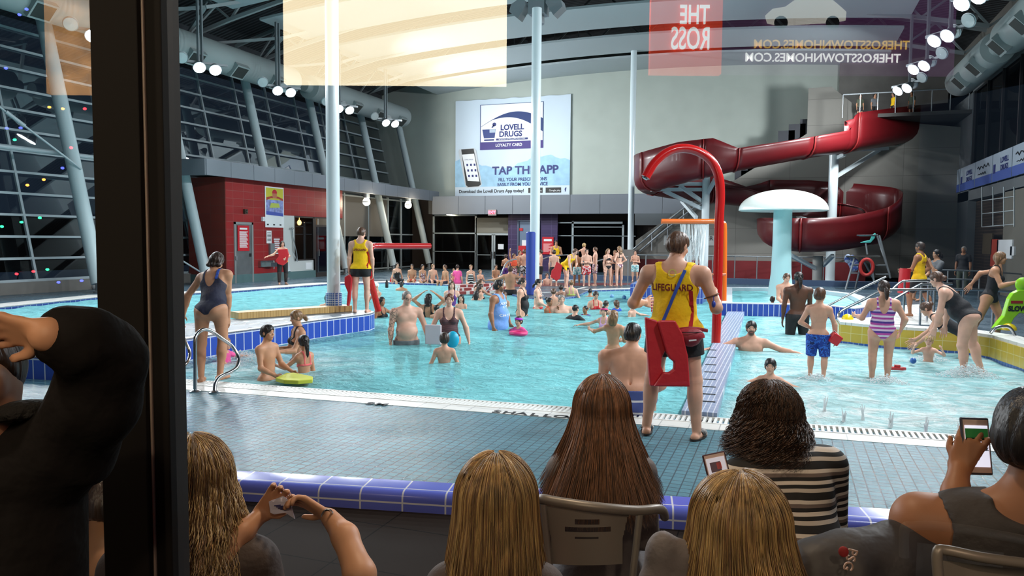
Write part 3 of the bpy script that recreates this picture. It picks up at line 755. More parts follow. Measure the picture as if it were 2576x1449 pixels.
def strap_band(c, a, b, w_, m, name='strap', out=.017):
    """a tape from a to b (torso units) lying on the body surface"""
    n = 16; rows = []
    T = c['tz']; D = c['Dt']; G = c['G']
    def dist(p):
        i = np.clip(np.round((p-G.lo)/G.vs).astype(int), 0, np.array(D.shape)-1); return D[tuple(i)]
    pts = []
    a = np.array(a, float); b = np.array(b, float)
    for i in range(n+1):
        t = i/n; q = a+(b-a)*t; p = T(*q); sgn = c['R'] @ V3(0, -1 if q[1] < 0 else 1, 0)
        p = p-sgn*.02
        for _ in range(60):
            if dist(p) > out: break
            p = p+sgn*.004
        pts.append(p)
    mb = MB(); axis = unit(np.cross(pts[-1]-pts[0], c['R'] @ V3(0, 1, 0)))
    vs_ = []; nn = c['R'] @ V3(0, -1 if a[1] < 0 else 1, 0)*.003
    for p in pts: vs_ += [p-axis*w_/2-nn, p+axis*w_/2-nn, p+axis*w_/2+nn, p-axis*w_/2+nn]
    fs = []
    for i in range(n):
        for k in range(4): fs.append((i*4+k, i*4+(k+1) % 4, i*4+4+(k+1) % 4, i*4+4+k))
    mb.add(vs_, fs+[(0, 1, 2, 3), (n*4, n*4+3, n*4+2, n*4+1)])
    return mb.build(name, m, c['root'], world=False)
# ================================================================= THE SETTING
M_deck = tile_mat('deck_tiles', (84, 128, 142), (50, 80, 92), .085, .085, gap=.06, rough=.25, var=.06, wet=.12)
M_fdeck = tile_mat('far_deck_tiles', (76, 98, 112), (56, 72, 82), .10, .10, gap=.05, rough=.35, var=.05, wet=.16)
M_white = tile_mat('white_edge_tiles', (226, 226, 222), (170, 172, 172), .28, .28, gap=.02, rough=.35)
M_floor = tile_mat('brown_floor_tiles', (38, 31, 27), (14, 12, 11), .62, .62, gap=.008, rough=.75)
M_blue = tile_mat('blue_tiles_uv', (44, 74, 168), (196, 206, 222), .125, .60, uv=True, gap=.07, rough=.25)
M_pale = mat('painted_wall', (176, 184, 176), .8, var=.04, vscale=1.2)
M_grey = mat('grey_panel', (112, 118, 126), .55)
M_conc = mat('concrete', (118, 116, 112), .85, var=.16, vscale=1.1, bump=.2, bscale=6)
M_steel = mat('brushed_steel', (190, 194, 198), .22, 1.0)
M_galv = mat('grey_steel', (150, 156, 160), .4, .6)
M_wpaint = mat('white_paint', (206, 214, 216), .35)
M_frame = mat('aluminium_frame', (170, 180, 184), .4, .3)
M_black = mat('black_paint', (18, 17, 17), .5)
M_red = mat('red_gloss', (184, 24, 24), .22, coat=.5)
M_navy = mat('navy_print', (34, 44, 110), .6)
M_ink = mat('black_print', (20, 22, 26), .6)
M_wht = mat('white_print', (236, 238, 240), .6)
def glass_mat(name, tint, gloss, rough=0.0, body=None, bw=0.0):
    if name in _M: return _M[name]
    m = bpy.data.materials.new(name); m.use_nodes = True; nt = m.node_tree; nt.nodes.clear()
    out = N(nt, 'ShaderNodeOutputMaterial'); tr = N(nt, 'ShaderNodeBsdfTransparent'); tr.inputs[0].default_value = (*tint, 1)
    gl = N(nt, 'ShaderNodeBsdfGlossy'); gl.inputs['Roughness'].default_value = rough
    lw = N(nt, 'ShaderNodeFresnel', ins={'IOR': 1.5}); f = mth(nt, 'MULTIPLY_ADD' if False else 'MULTIPLY', lw.outputs[0], gloss, clamp=True)
    mx = N(nt, 'ShaderNodeMixShader'); L(nt, f, mx.inputs[0]); L(nt, tr.outputs[0], mx.inputs[1]); L(nt, gl.outputs[0], mx.inputs[2])
    L(nt, mx.outputs[0], out.inputs[0]); _M[name] = m; return m
M_glass = glass_mat('hall_window_glass', (.42, .47, .50), .35, .02)
M_floor.node_tree.nodes['Principled BSDF'].inputs['Specular IOR Level'].default_value = .08
def S(name, mb, m, **kw):
    o = mb.build(name, m, None, **kw); o['kind'] = 'structure'; return o
# ground lines -------------------------------------------------------------
def yo(X): return 7.30+.06*X           # outer edge of the white strip along the near deck
CU0, CU1 = Vector((-3.9, 4.6, 0)), Vector((.64, 5.49, 0)); cd = (CU1-CU0).normalized(); cn = Vector((-cd.y, cd.x, 0))
def cu(s, n=0, z=0): p = CU0+cd*s+cn*n; return Vector((p.x, p.y, z))
ca, cb = cu(-9), cu(9)
S('floor', MB().prism([(ca.x, ca.y), (cb.x, cb.y), (9.5, yo(9.5)), (-24, yo(-24)), (-24, ca.y)], -.5, 0), M_deck, smooth=False)
S('trim_1', MB().prism([(-24, yo(-24)), (9.5, yo(9.5)), (9.5, yo(9.5)+.24), (-24, yo(-24)+.24)], -.5, .004), M_white, smooth=False)
o = S('floor_viewing_area', MB().prism([(-14, -5.5), (8, -5.5), (cb.x, cb.y-.05), (ca.x, ca.y-.05)], -.33, -.13), M_floor, smooth=False)
# grate: real slots
g = MB(); x = -13.0
while x < 5.5:
    g.bar((x, yo(x)+.26, -.008), (x, yo(x)+.50, -.008), .027, .03); x += .052
g.bar((-13, yo(-13)+.25, -.006), (5.5, yo(5.5)+.25, -.006), .02, .03); g.bar((-13, yo(-13)+.50, -.006), (5.5, yo(5.5)+.50, -.006), .03, .03)
thing('gutter_grate', g, mat('white_plastic', (232, 233, 230), .4), 'white slotted gutter grate running along the near pool edge', 'grate', smooth=False)
S('trim_2', MB().prism([(-24, yo(-24)+.24), (9.5, yo(9.5)+.24), (9.5, yo(9.5)+.52), (-24, yo(-24)+.52)], -1.3, -.06), mat('gutter_channel', (70, 74, 76), .6), smooth=False)
# blue bullnose step of the deck
prof = [(0, .008), (-.20, .008)]+[(-.20-.055*math.sin(a), -.047+.055*math.cos(a)) for a in [i*math.pi/10 for i in range(1, 6)]]+[(-.255, -.14), (0, -.14)]
cmb = MB(); n_ = len(prof); vs_ = []
for s_ in (-9, 9): vs_ += [cu(s_, p[0]+.0, p[1]) for p in prof]
cmb.add(vs_, [(i, (i+1) % n_, n_+(i+1) % n_, n_+i) for i in range(n_)]+[tuple(range(n_)), tuple(range(n_, 2*n_))])
def curb_uv(co): d = Vector(co)-CU0; return (d.dot(cd)+20, d.dot(cn)-co[2])
S('trim_3', cmb, tile_mat('blue_curb_tiles', (92, 102, 192), (196, 196, 204), .31, .185, uv=True, gap=.035, rough=.2, var=.05), uv=curb_uv)
for s_, tx, px, py in ((0, 'SHALLOW', 1345, 1043), (1, '8M', 945, 1016)):
    p = at_z(px, py, .006); r = empty('deck_lettering', p, ['black SHALLOW lettering on the white pool edge tiles', 'black 8M depth mark on the white pool edge tiles'][s_], 'lettering')
    for i, ch in enumerate(tx): q = p+Vector((1, .06, 0))*(i-(len(tx)-1)/2)*.135; text(ch, .15, M_ink, frame(q, (1, .06, 0), z=(-.06, 1, 0)), r, name='letter', ext=.001, sx=1.25, offset=.004)
# pool basin ---------------------------------------------------------------
M_aqua = tile_mat('basin_paint', (160, 232, 238), (140, 214, 222), 2.0, 2.0, gap=.01, rough=.6)
S('floor_pool_basin', MB().box((-26, 6.5, -1.35), (-.8, 42, -1.2)), M_aqua, smooth=False)
S('floor_shallow_basin', MB().box((-.8, 7.4, -1.35), (11, 26, -.26)), mat('beach_paint', (226, 238, 238), .6), smooth=False)
S('wall_basin_near', MB().prism([(-24, yo(-24)+.50), (9, yo(9)+.50), (9, yo(9)+.53), (-24, yo(-24)+.53)], -1.25, -.05), mat('basin_band', (60, 110, 170), .4), smooth=False)
# water surface: rippled sheet
def water_mat():
    m = bpy.data.materials.new('pool_water'); m.use_nodes = True; nt = m.node_tree; nt.nodes.clear()
    out = N(nt, 'ShaderNodeOutputMaterial'); geo = N(nt, 'ShaderNodeNewGeometry')
    mp = N(nt, 'ShaderNodeMapping'); L(nt, geo.outputs['Position'], mp.inputs[0]); mp.inputs['Scale'].default_value = (1.0, 1.5, 1)
    n1 = N(nt, 'ShaderNodeTexNoise', ins={'Scale': 2.3, 'Detail': 6.0, 'Roughness': .62, 'Distortion': 1.1}); L(nt, mp.outputs[0], n1.inputs['Vector'])
    n2 = N(nt, 'ShaderNodeTexNoise', ins={'Scale': 7.5, 'Detail': 4.0, 'Roughness': .6, 'Distortion': .8}); L(nt, mp.outputs[0], n2.inputs['Vector'])
    hsum = mth(nt, 'ADD', n1.outputs[0], mth(nt, 'MULTIPLY', n2.outputs[0], .5))
    bp = N(nt, 'ShaderNodeBump', ins={'Strength': 1.0, 'Distance': .16}); L(nt, hsum, bp.inputs['Height'])
    # foam on the shallow side and by the jets next to the island
    sp = N(nt, 'ShaderNodeSeparateXYZ'); L(nt, geo.outputs['Position'], sp.inputs[0])
    n3 = N(nt, 'ShaderNodeTexNoise', ins={'Scale': 1.6, 'Detail': 8.0, 'Roughness': .72, 'Distortion': 1.6}); L(nt, geo.outputs['Position'], n3.inputs['Vector'])
    def mr(v, a, b_, c_, d_): r = N(nt, 'ShaderNodeMapRange', ins={1: a, 2: b_, 3: c_, 4: d_}); L(nt, v, r.inputs[0]); return r.outputs[0]
    right = mth(nt, 'MULTIPLY', mr(sp.outputs[0], -.7, -.4, 0, 1), mr(sp.outputs[1], 8.3, 13.5, 1.0, .48))
    dj = N(nt, 'ShaderNodeVectorMath', operation='DISTANCE'); L(nt, geo.outputs['Position'], dj.inputs[0]); dj.inputs[1].default_value = (-7.2, 8.9, -.05)
    jet = mr(dj.outputs['Value'], .4, 2.3, .8, 0)
    zone = mth(nt, 'MAXIMUM', right, jet)
    base = mth(nt, 'MULTIPLY', mr(n3.outputs[0], .34, .56, 0, 1), zone, True); foam = mth(nt, 'MAXIMUM', base, mth(nt, 'MULTIPLY', mth(nt, 'POWER', zone, 1.6), .62))
    col = N(nt, 'ShaderNodeMixRGB'); L(nt, foam, col.inputs[0]); col.inputs[1].default_value = (*lin((158, 240, 246)), 1); col.inputs[2].default_value = (*lin((232, 240, 240)), 1)
    # ripple highlights painted into the colour: lighter where the bump is high
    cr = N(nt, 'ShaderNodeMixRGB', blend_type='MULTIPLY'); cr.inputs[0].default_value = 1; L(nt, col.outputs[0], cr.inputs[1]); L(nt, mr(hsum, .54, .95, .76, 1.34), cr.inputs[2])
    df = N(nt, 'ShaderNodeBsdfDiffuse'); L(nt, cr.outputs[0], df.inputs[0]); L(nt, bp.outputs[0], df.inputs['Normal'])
    tr = N(nt, 'ShaderNodeBsdfTransparent'); tr.inputs[0].default_value = (*lin((214, 246, 248)), 1)
    m1 = N(nt, 'ShaderNodeMixShader'); L(nt, mth(nt, 'ADD', mth(nt, 'MULTIPLY', foam, .35), .55, True), m1.inputs[0]); L(nt, tr.outputs[0], m1.inputs[1]); L(nt, df.outputs[0], m1.inputs[2])
    gl = N(nt, 'ShaderNodeBsdfGlossy'); gl.inputs['Roughness'].default_value = .045; L(nt, bp.outputs[0], gl.inputs['Normal'])
    fr = N(nt, 'ShaderNodeFresnel', ins={'IOR': 1.33}); L(nt, bp.outputs[0], fr.inputs['Normal'])
    m2 = N(nt, 'ShaderNodeMixShader'); L(nt, mth(nt, 'MULTIPLY', fr.outputs[0], .62, True), m2.inputs[0]); L(nt, m1.outputs[0], m2.inputs[1]); L(nt, gl.outputs[0], m2.inputs[2])
    L(nt, m2.outputs[0], out.inputs[0]); _M['pool_water'] = m; return m
M_water = water_mat()
def water_sheet(x0, x1, y0, y1, z, dx, amp):
    nx, ny = int((x1-x0)/dx)+1, int((y1-y0)/dx)+1
    X, Y = np.meshgrid(np.linspace(x0, x1, nx), np.linspace(y0, y1, ny), indexing='ij')
    Z = np.zeros_like(X); rng = np.random.RandomState(3)
    for i in range(26):
        a = rng.uniform(0, 2*math.pi); k = 2*math.pi/rng.uniform(.35, 1.8); Z += np.sin(k*(X*math.cos(a)+Y*math.sin(a))+rng.uniform(0, 6.3)+.8*np.sin(.9*X+i))*(.6/k)
    Z = z+amp*Z/np.abs(Z).max()
    V = np.stack([X, Y, Z], -1).reshape(-1, 3); I = np.arange(nx*ny).reshape(nx, ny)
    F = np.stack([I[:-1, :-1], I[1:, :-1], I[1:, 1:], I[:-1, 1:]], -1).reshape(-1, 4)
    return V, F
V, F = water_sheet(-24.0, 9.0, 7.2, 30.5, -.055, .11, .035)
keep = V[F[:, 0], 1] > yo(V[F[:, 0], 0])+.60; F = F[keep]
WV, WF = V, F
# far deck -------------------------------------------------------------------
shore = [(-330, 800), (0, 773), (270, 745), (549, 735), (824, 714), (975, 710), (1100, 714), (1245, 725), (1300, 742), (1340, 749), (1400, 751), (1450, 744), (1480, 730), (1590, 727), (1700, 725), (1826, 727)]
sp_ = [at_z(a, b) for a, b in shore]
pol = [(p.x, p.y) for p in sp_]+[(2.0, 26.0), (12, 26.0), (12, 42.4), (-26, 42.4), (-26, sp_[0].y)]
S('floor_far_deck', MB().prism(pol, -1.25, .0), M_fdeck, smooth=False)
def ribbon(pts, wd, z0, z1, side=1):
    """band of width wd laid along a polyline, outside (away from the water) by side"""
    m = MB(); q = []
    for i, p in enumerate(pts):
        d = (pts[min(i+1, len(pts)-1)]-pts[max(i-1, 0)]); d.z = 0; d.normalize(); n = Vector((-d.y, d.x, 0))*side; q.append((p, p+n*wd))
    for i in range(len(pts)-1):
        a, b = q[i]; c, d = q[i+1]
        m.add([(a.x, a.y, z0), (b.x, b.y, z0), (d.x, d.y, z0), (c.x, c.y, z0), (a.x, a.y, z1), (b.x, b.y, z1), (d.x, d.y, z1), (c.x, c.y, z1)],
              [(0, 3, 2, 1), (4, 5, 6, 7), (0, 1, 5, 4), (1, 2, 6, 5), (2, 3, 7, 6), (3, 0, 4, 7)])
    return m
S('trim_4', ribbon(sp_[:8], .85, -.02, .006), M_white, smooth=False)
S('trim_5', ribbon(sp_[12:], .55, -.02, .006), M_white, smooth=False)
def wall_strip(name, pts, z0, z1, m, closed=False):
    mb = MB(); P0 = [Vector((p[0], p[1], 0)) for p in pts]; P = []
    for i, p in enumerate(P0):
        d = (P0[min(i+1, len(P0)-1)]-P0[max(i-1, 0)]).normalized(); P.append(p+Vector((d.y, -d.x, 0))*.016)
    vs_ = []; us = [0]
    for i in range(1, len(P)): us.append(us[-1]+(Vector(P[i])-Vector(P[i-1])).length)
    for i, p in enumerate(P): vs_ += [(p[0], p[1], z0), (p[0], p[1], z1)]
    mb.add(vs_, [(2*i, 2*i+2, 2*i+3, 2*i+1) for i in range(len(P)-1)])
    me = bpy.data.meshes.new(name); me.from_pydata(mb.v, [], mb.f); ul = me.uv_layers.new(name='UVMap')
    for lp in me.loops: i = lp.vertex_index; ul.data[lp.index].uv = (us[i//2], mb.v[i][2]-z0)
    me.materials.append(m); o = bpy.data.objects.new(name, me); COL.objects.link(o)
    sd = o.modifiers.new('s', 'SOLIDIFY'); sd.thickness = .02; o['kind'] = 'structure'; return o
wall_strip('wall_waterline_far', [(p.x, p.y-.012) for p in sp_], -.25, -.012, tile_mat('waterline_tiles', (40, 62, 140), (150, 165, 190), .2, .24, uv=True, gap=.05))
# the red and white entry steps by the far shore
st = MB()
for i in range(3):
    a, b = at_z(1150+i*14, 738-i*3), at_z(1300, 733-i*4); d = (b-a).normalized(); n = Vector((-d.y, d.x, 0))
    st.obox((a+b)/2+n*.35*i+Vector((0, 0, .02+.05*i)), (b-a)/2, n*.17, (0, 0, .05))
thing('entry_steps', st, tile_mat('step_tiles', (150, 60, 58), (220, 214, 210), .6, .34, gap=.12), 'red and white tiled entry steps at the far pool shore', 'steps', smooth=False)
for i, poly in enumerate([[(1260, 722), (1560, 717), (1700, 712), (1560, 712), (1300, 712)], [(1280, 700), (1560, 700), (1690, 697), (1690, 694), (1300, 694)]]):
    S('trim_%d' % (6+i), MB().prism([(at_z(a, b).x, at_z(a, b).y) for a, b in poly], .0, .009), tile_mat('red_band_tiles', (120, 52, 56), (90, 50, 54), .3, .3, gap=.04, rough=.3), smooth=False)
S('trim_8', ribbon([at_z(1270, 709), at_z(1420, 706), at_z(1560, 703)], .5, .0, .010), M_white, smooth=False)
S('trim_9', ribbon([at_z(1300, 737), at_z(1420, 735), at_z(1480, 722)], .12, .0, .010), M_white, smooth=False)
# island ----------------------------------------------------------------------
isl = [(-200, 885), (0, 893), (150, 900), (300, 882), (438, 857), (552, 839), (668, 824), (793, 806), (892, 794), (928, 789.5), (941, 785), (925, 780), (880, 779), (780, 785), (581, 803), (438, 817), (300, 828), (100, 840), (-200, 850)]
ip = [at_z(a, b, .28) for a, b in isl]
S('floor_island', MB().prism([(p.x, p.y) for p in ip], -1.2, .28), tile_mat('island_deck_tiles', (112, 128, 140), (92, 106, 118), .05, .05, gap=.08, rough=.35, wet=.2), smooth=False)
ctr = sum((Vector((p.x, p.y, 0)) for p in ip), Vector())/len(ip)
wall_strip('wall_island_tiles', [(p.x+(.0), p.y-.012) for p in ip[:12]], -.35, .262, tile_mat('blue_island_tiles', (46, 76, 176), (205, 214, 228), .17, .30, uv=True, gap=.05, rough=.25))
S('trim_10', ribbon(ip[:12], .10, .265, .288), M_white, smooth=False)
a, b = at_z(600, 803, .285), at_z(886, 783, .285); d = (b-a).normalized(); n = Vector((-d.y, d.x, 0))
thing('tiled_bench', MB().obox((a+b)/2+n*.17+Vector((0, 0, .06)), (b-a)/2, n*.17, (0, 0, .06)), tile_mat('tan_mosaic', (206, 172, 112), (186, 150, 92), .05, .05, gap=.10, rough=.35), 'long low tan mosaic bench on the grey island deck', 'bench', smooth=False)
# blue tiled block beside the divider, the divider wall ------------------------------------
bq = [(-2.75, 20.3), (-.75, 20.9), (-.75, 22.6), (-2.9, 22.0)]
q0 = at_z(1586, 757); ox, oy = q0.x-bq[0][0], q0.y-bq[0][1]; bq = [(x+ox, y+oy) for x, y in bq]
S('wall_blue_block', MB().prism(bq, -.3, .50), mat('block_top', (96, 122, 176), .4), smooth=False)
wall_strip('wall_blue_block_tiles', [bq[3], (bq[0][0], bq[0][1]-.012), (bq[1][0], bq[1][1]-.012), bq[2]], -.2, .49, tile_mat('blue_block_tiles', (62, 84, 168), (184, 196, 222), .13, .30, uv=True, gap=.06, rough=.3))
M_mos = tile_mat('mosaic_grey_blue', (124, 144, 176), (206, 212, 222), .055, .055, gap=.10, rough=.3, var=.12)
S('wall_divider', MB().prism([(-.97, yo(-1)+.52), (-.62, yo(-.6)+.52), (-1.05, bq[1][1]), (-1.45, bq[0][1]+.1)], -1.2, .05), M_mos, smooth=False)
p0 = [at_z(1790-i*1.2, 880+i*18.5, .055) for i in range(8)]
for i, p in enumerate(p0): thing('depth_mark', MB().obox(p, (.075, .004, 0), (-.001, .016, 0), (0, 0, .002)), M_ink, 'small black bar in the row of marks on the grey mosaic divider wall', 'marking', 'black bars on the divider wall', smooth=False)
# hot tub with blue rim -------------------------------------------------------------------------
rim = [at_z(a, b, .25) for a, b in [(1815, 762), (1960, 765), (2080, 768), (2150, 776), (2196, 770), (2204, 755), (2150, 738), (2060, 728), (1950, 723), (1826, 722)]]
rc = sum(rim, Vector())/len(rim); inn = [p+(rc-p)*min(.3, .42/(rc-p).length) for p in rim]
rm = MB(); n_ = len(rim); V_ = [(p.x, p.y, z) for z in (-.3, .25) for p in rim]+[(p.x, p.y, z) for z in (-.3, .25) for p in inn]
rm.add(V_, [(i, (i+1) % n_, n_+(i+1) % n_, n_+i) for i in range(n_)]+[(2*n_+i, 3*n_+i, 3*n_+(i+1) % n_, 2*n_+(i+1) % n_) for i in range(n_)]+[(n_+i, n_+(i+1) % n_, 3*n_+(i+1) % n_, 3*n_+i) for i in range(n_)])
S('wall_tub_rim', rm, mat('rim_top', (196, 206, 214), .35), smooth=False)
wall_strip('wall_tub_tiles', [(p.x, p.y) for p in [rim[0]+Vector((0, -.02, 0)), rim[1]+Vector((0, -.02, 0)), rim[2]+Vector((.0, -.02, 0)), rim[3]+Vector((.01, -.02, 0)), rim[4]+Vector((.02, -.01, 0)), rim[5]+Vector((.02, 0, 0))]], -.1, .235, M_blue)
V, F = water_sheet(min(p.x for p in rim), max(p.x for p in rim), min(p.y for p in rim), max(p.y for p in rim), .14, .15, .015)
def inside(x, y, pg):
    c = False; j = len(pg)-1
    for i in range(len(pg)):
        if (pg[i].y > y) != (pg[j].y > y) and x < (pg[j].x-pg[i].x)*(y-pg[i].y)/(pg[j].y-pg[i].y)+pg[i].x: c = not c
        j = i
    return c
big = [p+(p-rc)*.0 for p in [a+(b-a)*.4 for a, b in zip(rim, inn)]]
F = np.array([f for f in F if inside(V[f[0]][0], V[f[0]][1], big)])
tag(mesh_np('tub_water', V, F, M_water, None), 'pale turquoise water inside the blue rimmed splash pool', 'water', kind='stuff')
# yellow curved wall on the right -------------------------------------------------------------
yw = [at_z(a, b) for a, b in [(2104, 842), (2112, 855), (2170, 862), (2245, 869), (2355, 877), (2415, 881), (2491, 895), (2576, 925), (2700, 985), (2900, 1100)]]
S('wall_yellow', ribbon(yw, .32, -.5, .31), mat('white_coping_core', (214, 210, 198), .4), smooth=False)
wall_strip('wall_yellow_tiles', [(p.x, p.y-.012) for p in yw], -.02, .285, tile_mat('yellow_tiles', (206, 176, 62), (222, 206, 140), .21, .165, uv=True, gap=.03, rough=.25, var=.07))
wall_strip('wall_yellow_waterline', [(p.x, p.y-.016) for p in yw], -.2, -.015, tile_mat('waterline_blue', (48, 84, 160), (150, 170, 200), .1, .1, uv=True, gap=.06))
S('trim_11', ribbon([p+Vector((0, -.03, 0)) for p in yw], .38, .285, .335), M_white, smooth=False)
# right-hand deck behind it
rd = [yw[1]+Vector((.05, .15, 0))]+[p+Vector((0, .25, 0)) for p in yw[2:]]+[Vector((12, yw[-1].y, 0)), Vector((12, 26, 0)), Vector((rim[5].x, 26, 0)), rim[5], rim[4]]
S('floor_right_deck', MB().prism([(p.x, p.y) for p in rd], -1.2, .0), M_fdeck, smooth=False)
wr_ = [at_z(a, b, .004) for a, b in [(2125, 838), (2160, 806), (2215, 772), (2320, 765), (2390, 800), (2380, 818), (2250, 815)]]
S('trim_12', MB().prism([(p.x, p.y) for p in wr_], -.01, .006), M_white, smooth=False)

# the water lies only where no deck stands
def in_poly(x, y, pg):
    c = np.zeros(x.shape, bool); j = len(pg)-1
    for i in range(len(pg)):
        xi, yi, xj, yj = pg[i][0], pg[i][1], pg[j][0], pg[j][1]
        with np.errstate(divide='ignore', invalid='ignore'): c ^= ((yi > y) != (yj > y)) & (x < (xj-xi)*(y-yi)/(yj-yi+1e-12)+xi)
        j = i
    return c
cx_, cy_ = WV[WF].mean(1)[:, 0], WV[WF].mean(1)[:, 1]; cut = np.zeros(len(WF), bool)
for pg in (pol, [(p.x, p.y) for p in ip], [(p.x, p.y) for p in rd], [(p.x, p.y) for p in rim], bq):
    ct = np.mean(np.array([(q[0], q[1]) for q in pg]), 0); P_ = [(q[0], q[1]) for q in pg]
    ok = in_poly(cx_, cy_, P_)
    for dx, dy in ((.12, 0), (-.12, 0), (0, .12), (0, -.12)): ok &= in_poly(cx_+dx, cy_+dy, P_)
    cut |= ok
F = WF[~cut]; used = np.unique(F); mp_ = np.zeros(len(WV), int); mp_[used] = np.arange(len(used))
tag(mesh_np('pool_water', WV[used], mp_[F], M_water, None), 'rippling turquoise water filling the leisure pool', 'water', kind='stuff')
# ================================================================= THE HALL
YB = 42.0
S('wall_back', MB().box((-27, YB, -.2), (3.0, YB+.4, 13)), M_pale)
S('wall_right', MB().box((7.6, 4, -.2), (8.0, YB+3, 13)), mat('right_wall_paint', (120, 118, 112), .8, var=.08, vscale=.8), smooth=False)
S('wall_back_concrete', MB().box((2.2, YB-.5, -.2), (8.0, YB+.3, 13)), M_conc, smooth=False)
S('wall_left_exterior', MB().box((-40.3, 5, -.2), (-40, 50, 3)), mat('dark_hill', (14, 18, 24), .9), smooth=False)
# roof deck with ribs
rf = MB(); X = -27.0
zr = lambda x: 12.9-.0085*(x+7.75)**2
while X < 9:
    rf.add([(X, 3, zr(X)), (X+.5, 3, zr(X+.5)), (X+.5, YB, zr(X+.5)), (X, YB, zr(X)), (X, 3, zr(X)+.06), (X+.5, 3, zr(X+.5)+.06), (X+.5, YB, zr(X+.5)+.06), (X, YB, zr(X)+.06)], [(0, 3, 2, 1), (4, 5, 6, 7), (0, 1, 5, 4), (2, 3, 7, 6)])
    X += .5
S('ceiling', rf, tile_mat('ribbed_roof_deck', (84, 88, 92), (30, 32, 36), 40, .22, gap=.30, rough=.6, axes='xy'))
# trusses (fore-aft lattice girders across the hall)
def lattice(Y, x0, x1, drop, name):
    m = MB(); n = int((x1-x0)/2.2); P = []
    for i in range(n+1): x = x0+(x1-x0)*i/n; P.append((Vector((x, Y, zr(x)-.15)), Vector((x+1.1, Y, zr(x+1.1)-drop))))
    for i in range(n):
        m.bar(P[i][0], P[i+1][0], .12, .14); m.bar(P[i][0], P[i][1], .08, .08); m.bar(P[i][1], P[i+1][0], .08, .08)
        if i < n-1: m.bar(P[i][1], P[i+1][1], .12, .14)
    return m
TR = mat('truss_paint', (150, 158, 160), .5)
for i, Y in enumerate((20.0, 24.4, 28.7, 33.0, 37.3)):
    tag(lattice(Y, -24, 8, 1.25, 'roof_truss').build('roof_truss', TR, smooth=False),
        ['grey lattice roof truss nearest the window', 'grey lattice roof truss over the island end, second from the window', 'grey lattice roof truss over the middle of the pool', 'grey lattice roof truss above the far swimmers, second from the back wall', 'grey lattice roof truss closest to the banner wall'][i], 'roof truss', 'roof trusses across the hall')
# diagonal struts at the left edge of the roof
sg_ = MB()
for i, Y in enumerate((17.6, 21.9, 26.2, 30.6, 34.9)):
    a = Vector((-19.6, Y, 9.9)); sg_.bar(a, (-22.9, Y+2.2, 9.3), .10, .10); sg_.bar(a, (-22.9, Y-2.2, 9.3), .10, .10); sg_.bar(a, (-19.6, Y+4.3, 11.6), .12, .12); sg_.bar((-22.9, Y-2.2, 9.3), (-20.3, Y-2.2, 11.2), .09, .09)
thing('roof_bracing', sg_, TR, 'grey diagonal roof bracing tubes above the left duct', 'bracing', smooth=False)
# curved white ceiling sails
PNM = mat('white_sail_panel', (168, 180, 184), .7)
labs = ['white curved ceiling sail highest in view', 'white curved ceiling sail behind the twin lamp head', 'white curved ceiling sail third from the back wall', 'white curved ceiling sail next to the one at the back wall', 'white curved ceiling sail touching the back wall', 'white curved ceiling sail at the top left corner', 'white curved ceiling sail nearest overhead']
def sail(y0, y1):
    m = MB(); n = 28; V_ = []
    for i in range(n+1):
        x = -20.2+24.4*i/n; z = 11.15-.65*((x+8)/12.2)**2
        V_ += [(x, y0, z), (x, y1, z), (x, y1, z+.10), (x, y0, z+.10)]
    F_ = [(4*i+k, 4*i+(k+1) % 4, 4*i+4+(k+1) % 4, 4*i+4+k) for i in range(n) for k in range(4)]+[(0, 1, 2, 3), (4*n, 4*n+3, 4*n+2, 4*n+1)]
    m.add(V_, F_); return m
for i, y0 in enumerate((25.6, 30.3, 34.9, 39.0, 20.9, 16.3)):
    tag(sail(y0, y0+3.15).build('ceiling_sail', PNM), [labs[1], labs[2], labs[3], labs[4], labs[0], labs[5]][i], 'ceiling panel', 'curved ceiling sails')
# ceiling sprinklers / small tees seen between the sails
for j, (px, py, t) in enumerate([(1425, 103, 37), (1322, 110, 37.5), (1430, 162, 41), (1640, 108, 37.5)]):
    p = at_t(px, py, t); m = MB(); m.bar(p-Vector((1.0, 0, 0)), p+Vector((1.0, 0, 0)), .05, .05); m.bar(p-Vector((.6, 0, 0)), p+Vector((-.6, 0, .9)), .03, .03); m.bar(p+Vector((.6, 0, 0)), p+Vector((.6, 0, .9)), .03, .03); m.ell(p, (.16, .16, .2))
    thing('ceiling_sensor', m, M_galv, ['small grey pipe fitting between the ceiling sails right of the twin lamp head', 'small grey pipe fitting between the ceiling sails left of the blue padded column', 'small grey pipe fitting in the gap nearest the banner', 'small grey pipe fitting in the ceiling gap furthest right'][j], 'pipe fitting')
# left glazed wall, leaning outward --------------------------------------------------------------
def GX(z): return -22.2-.235*(z-.4)
def gp(Y, z): return Vector((GX(z), Y, z))
zs = [.4+.68*i for i in range(14)]
MUL = mat('mullion_grey', (166, 178, 184), .4)
ys = [y for y in np.arange(8.0, 41.6, 2.3)]
fr = MB(); 
for z in zs: fr.bar(gp(7.5, z), gp(41.8, z), .07, .075)
fr2 = MB()
for y in ys: fr.bar(gp(y, .4), gp(y, zs[-1]), .08, .08, up=(0, 1, 0))
fr.bar(gp(7.5, .3), gp(41.8, .3), .16, .16)
wn = S('window_1', fr, MUL, smooth=False)
gl = MB(); gl.quad(gp(7.5, .4)-Vector((.06, 0, 0)), gp(41.8, .4)-Vector((.06, 0, 0)), gp(41.8, 9.3)-Vector((.06, 0, 0)), gp(7.5, 9.3)-Vector((.06, 0, 0)))
gl.build('window_pane', M_glass, wn, smooth=False)
S('wall_left', MB().box((-22.6, 5, -.3), (-22.0, 42, .36)), M_conc, smooth=False)
S('wall_left_upper', MB().prism([(-24.3, 7), (-24.0, 7), (-24.0, 42), (-24.3, 42)], 9.2, 12.6), mat('dark_soffit', (58, 62, 68), .7), smooth=False)
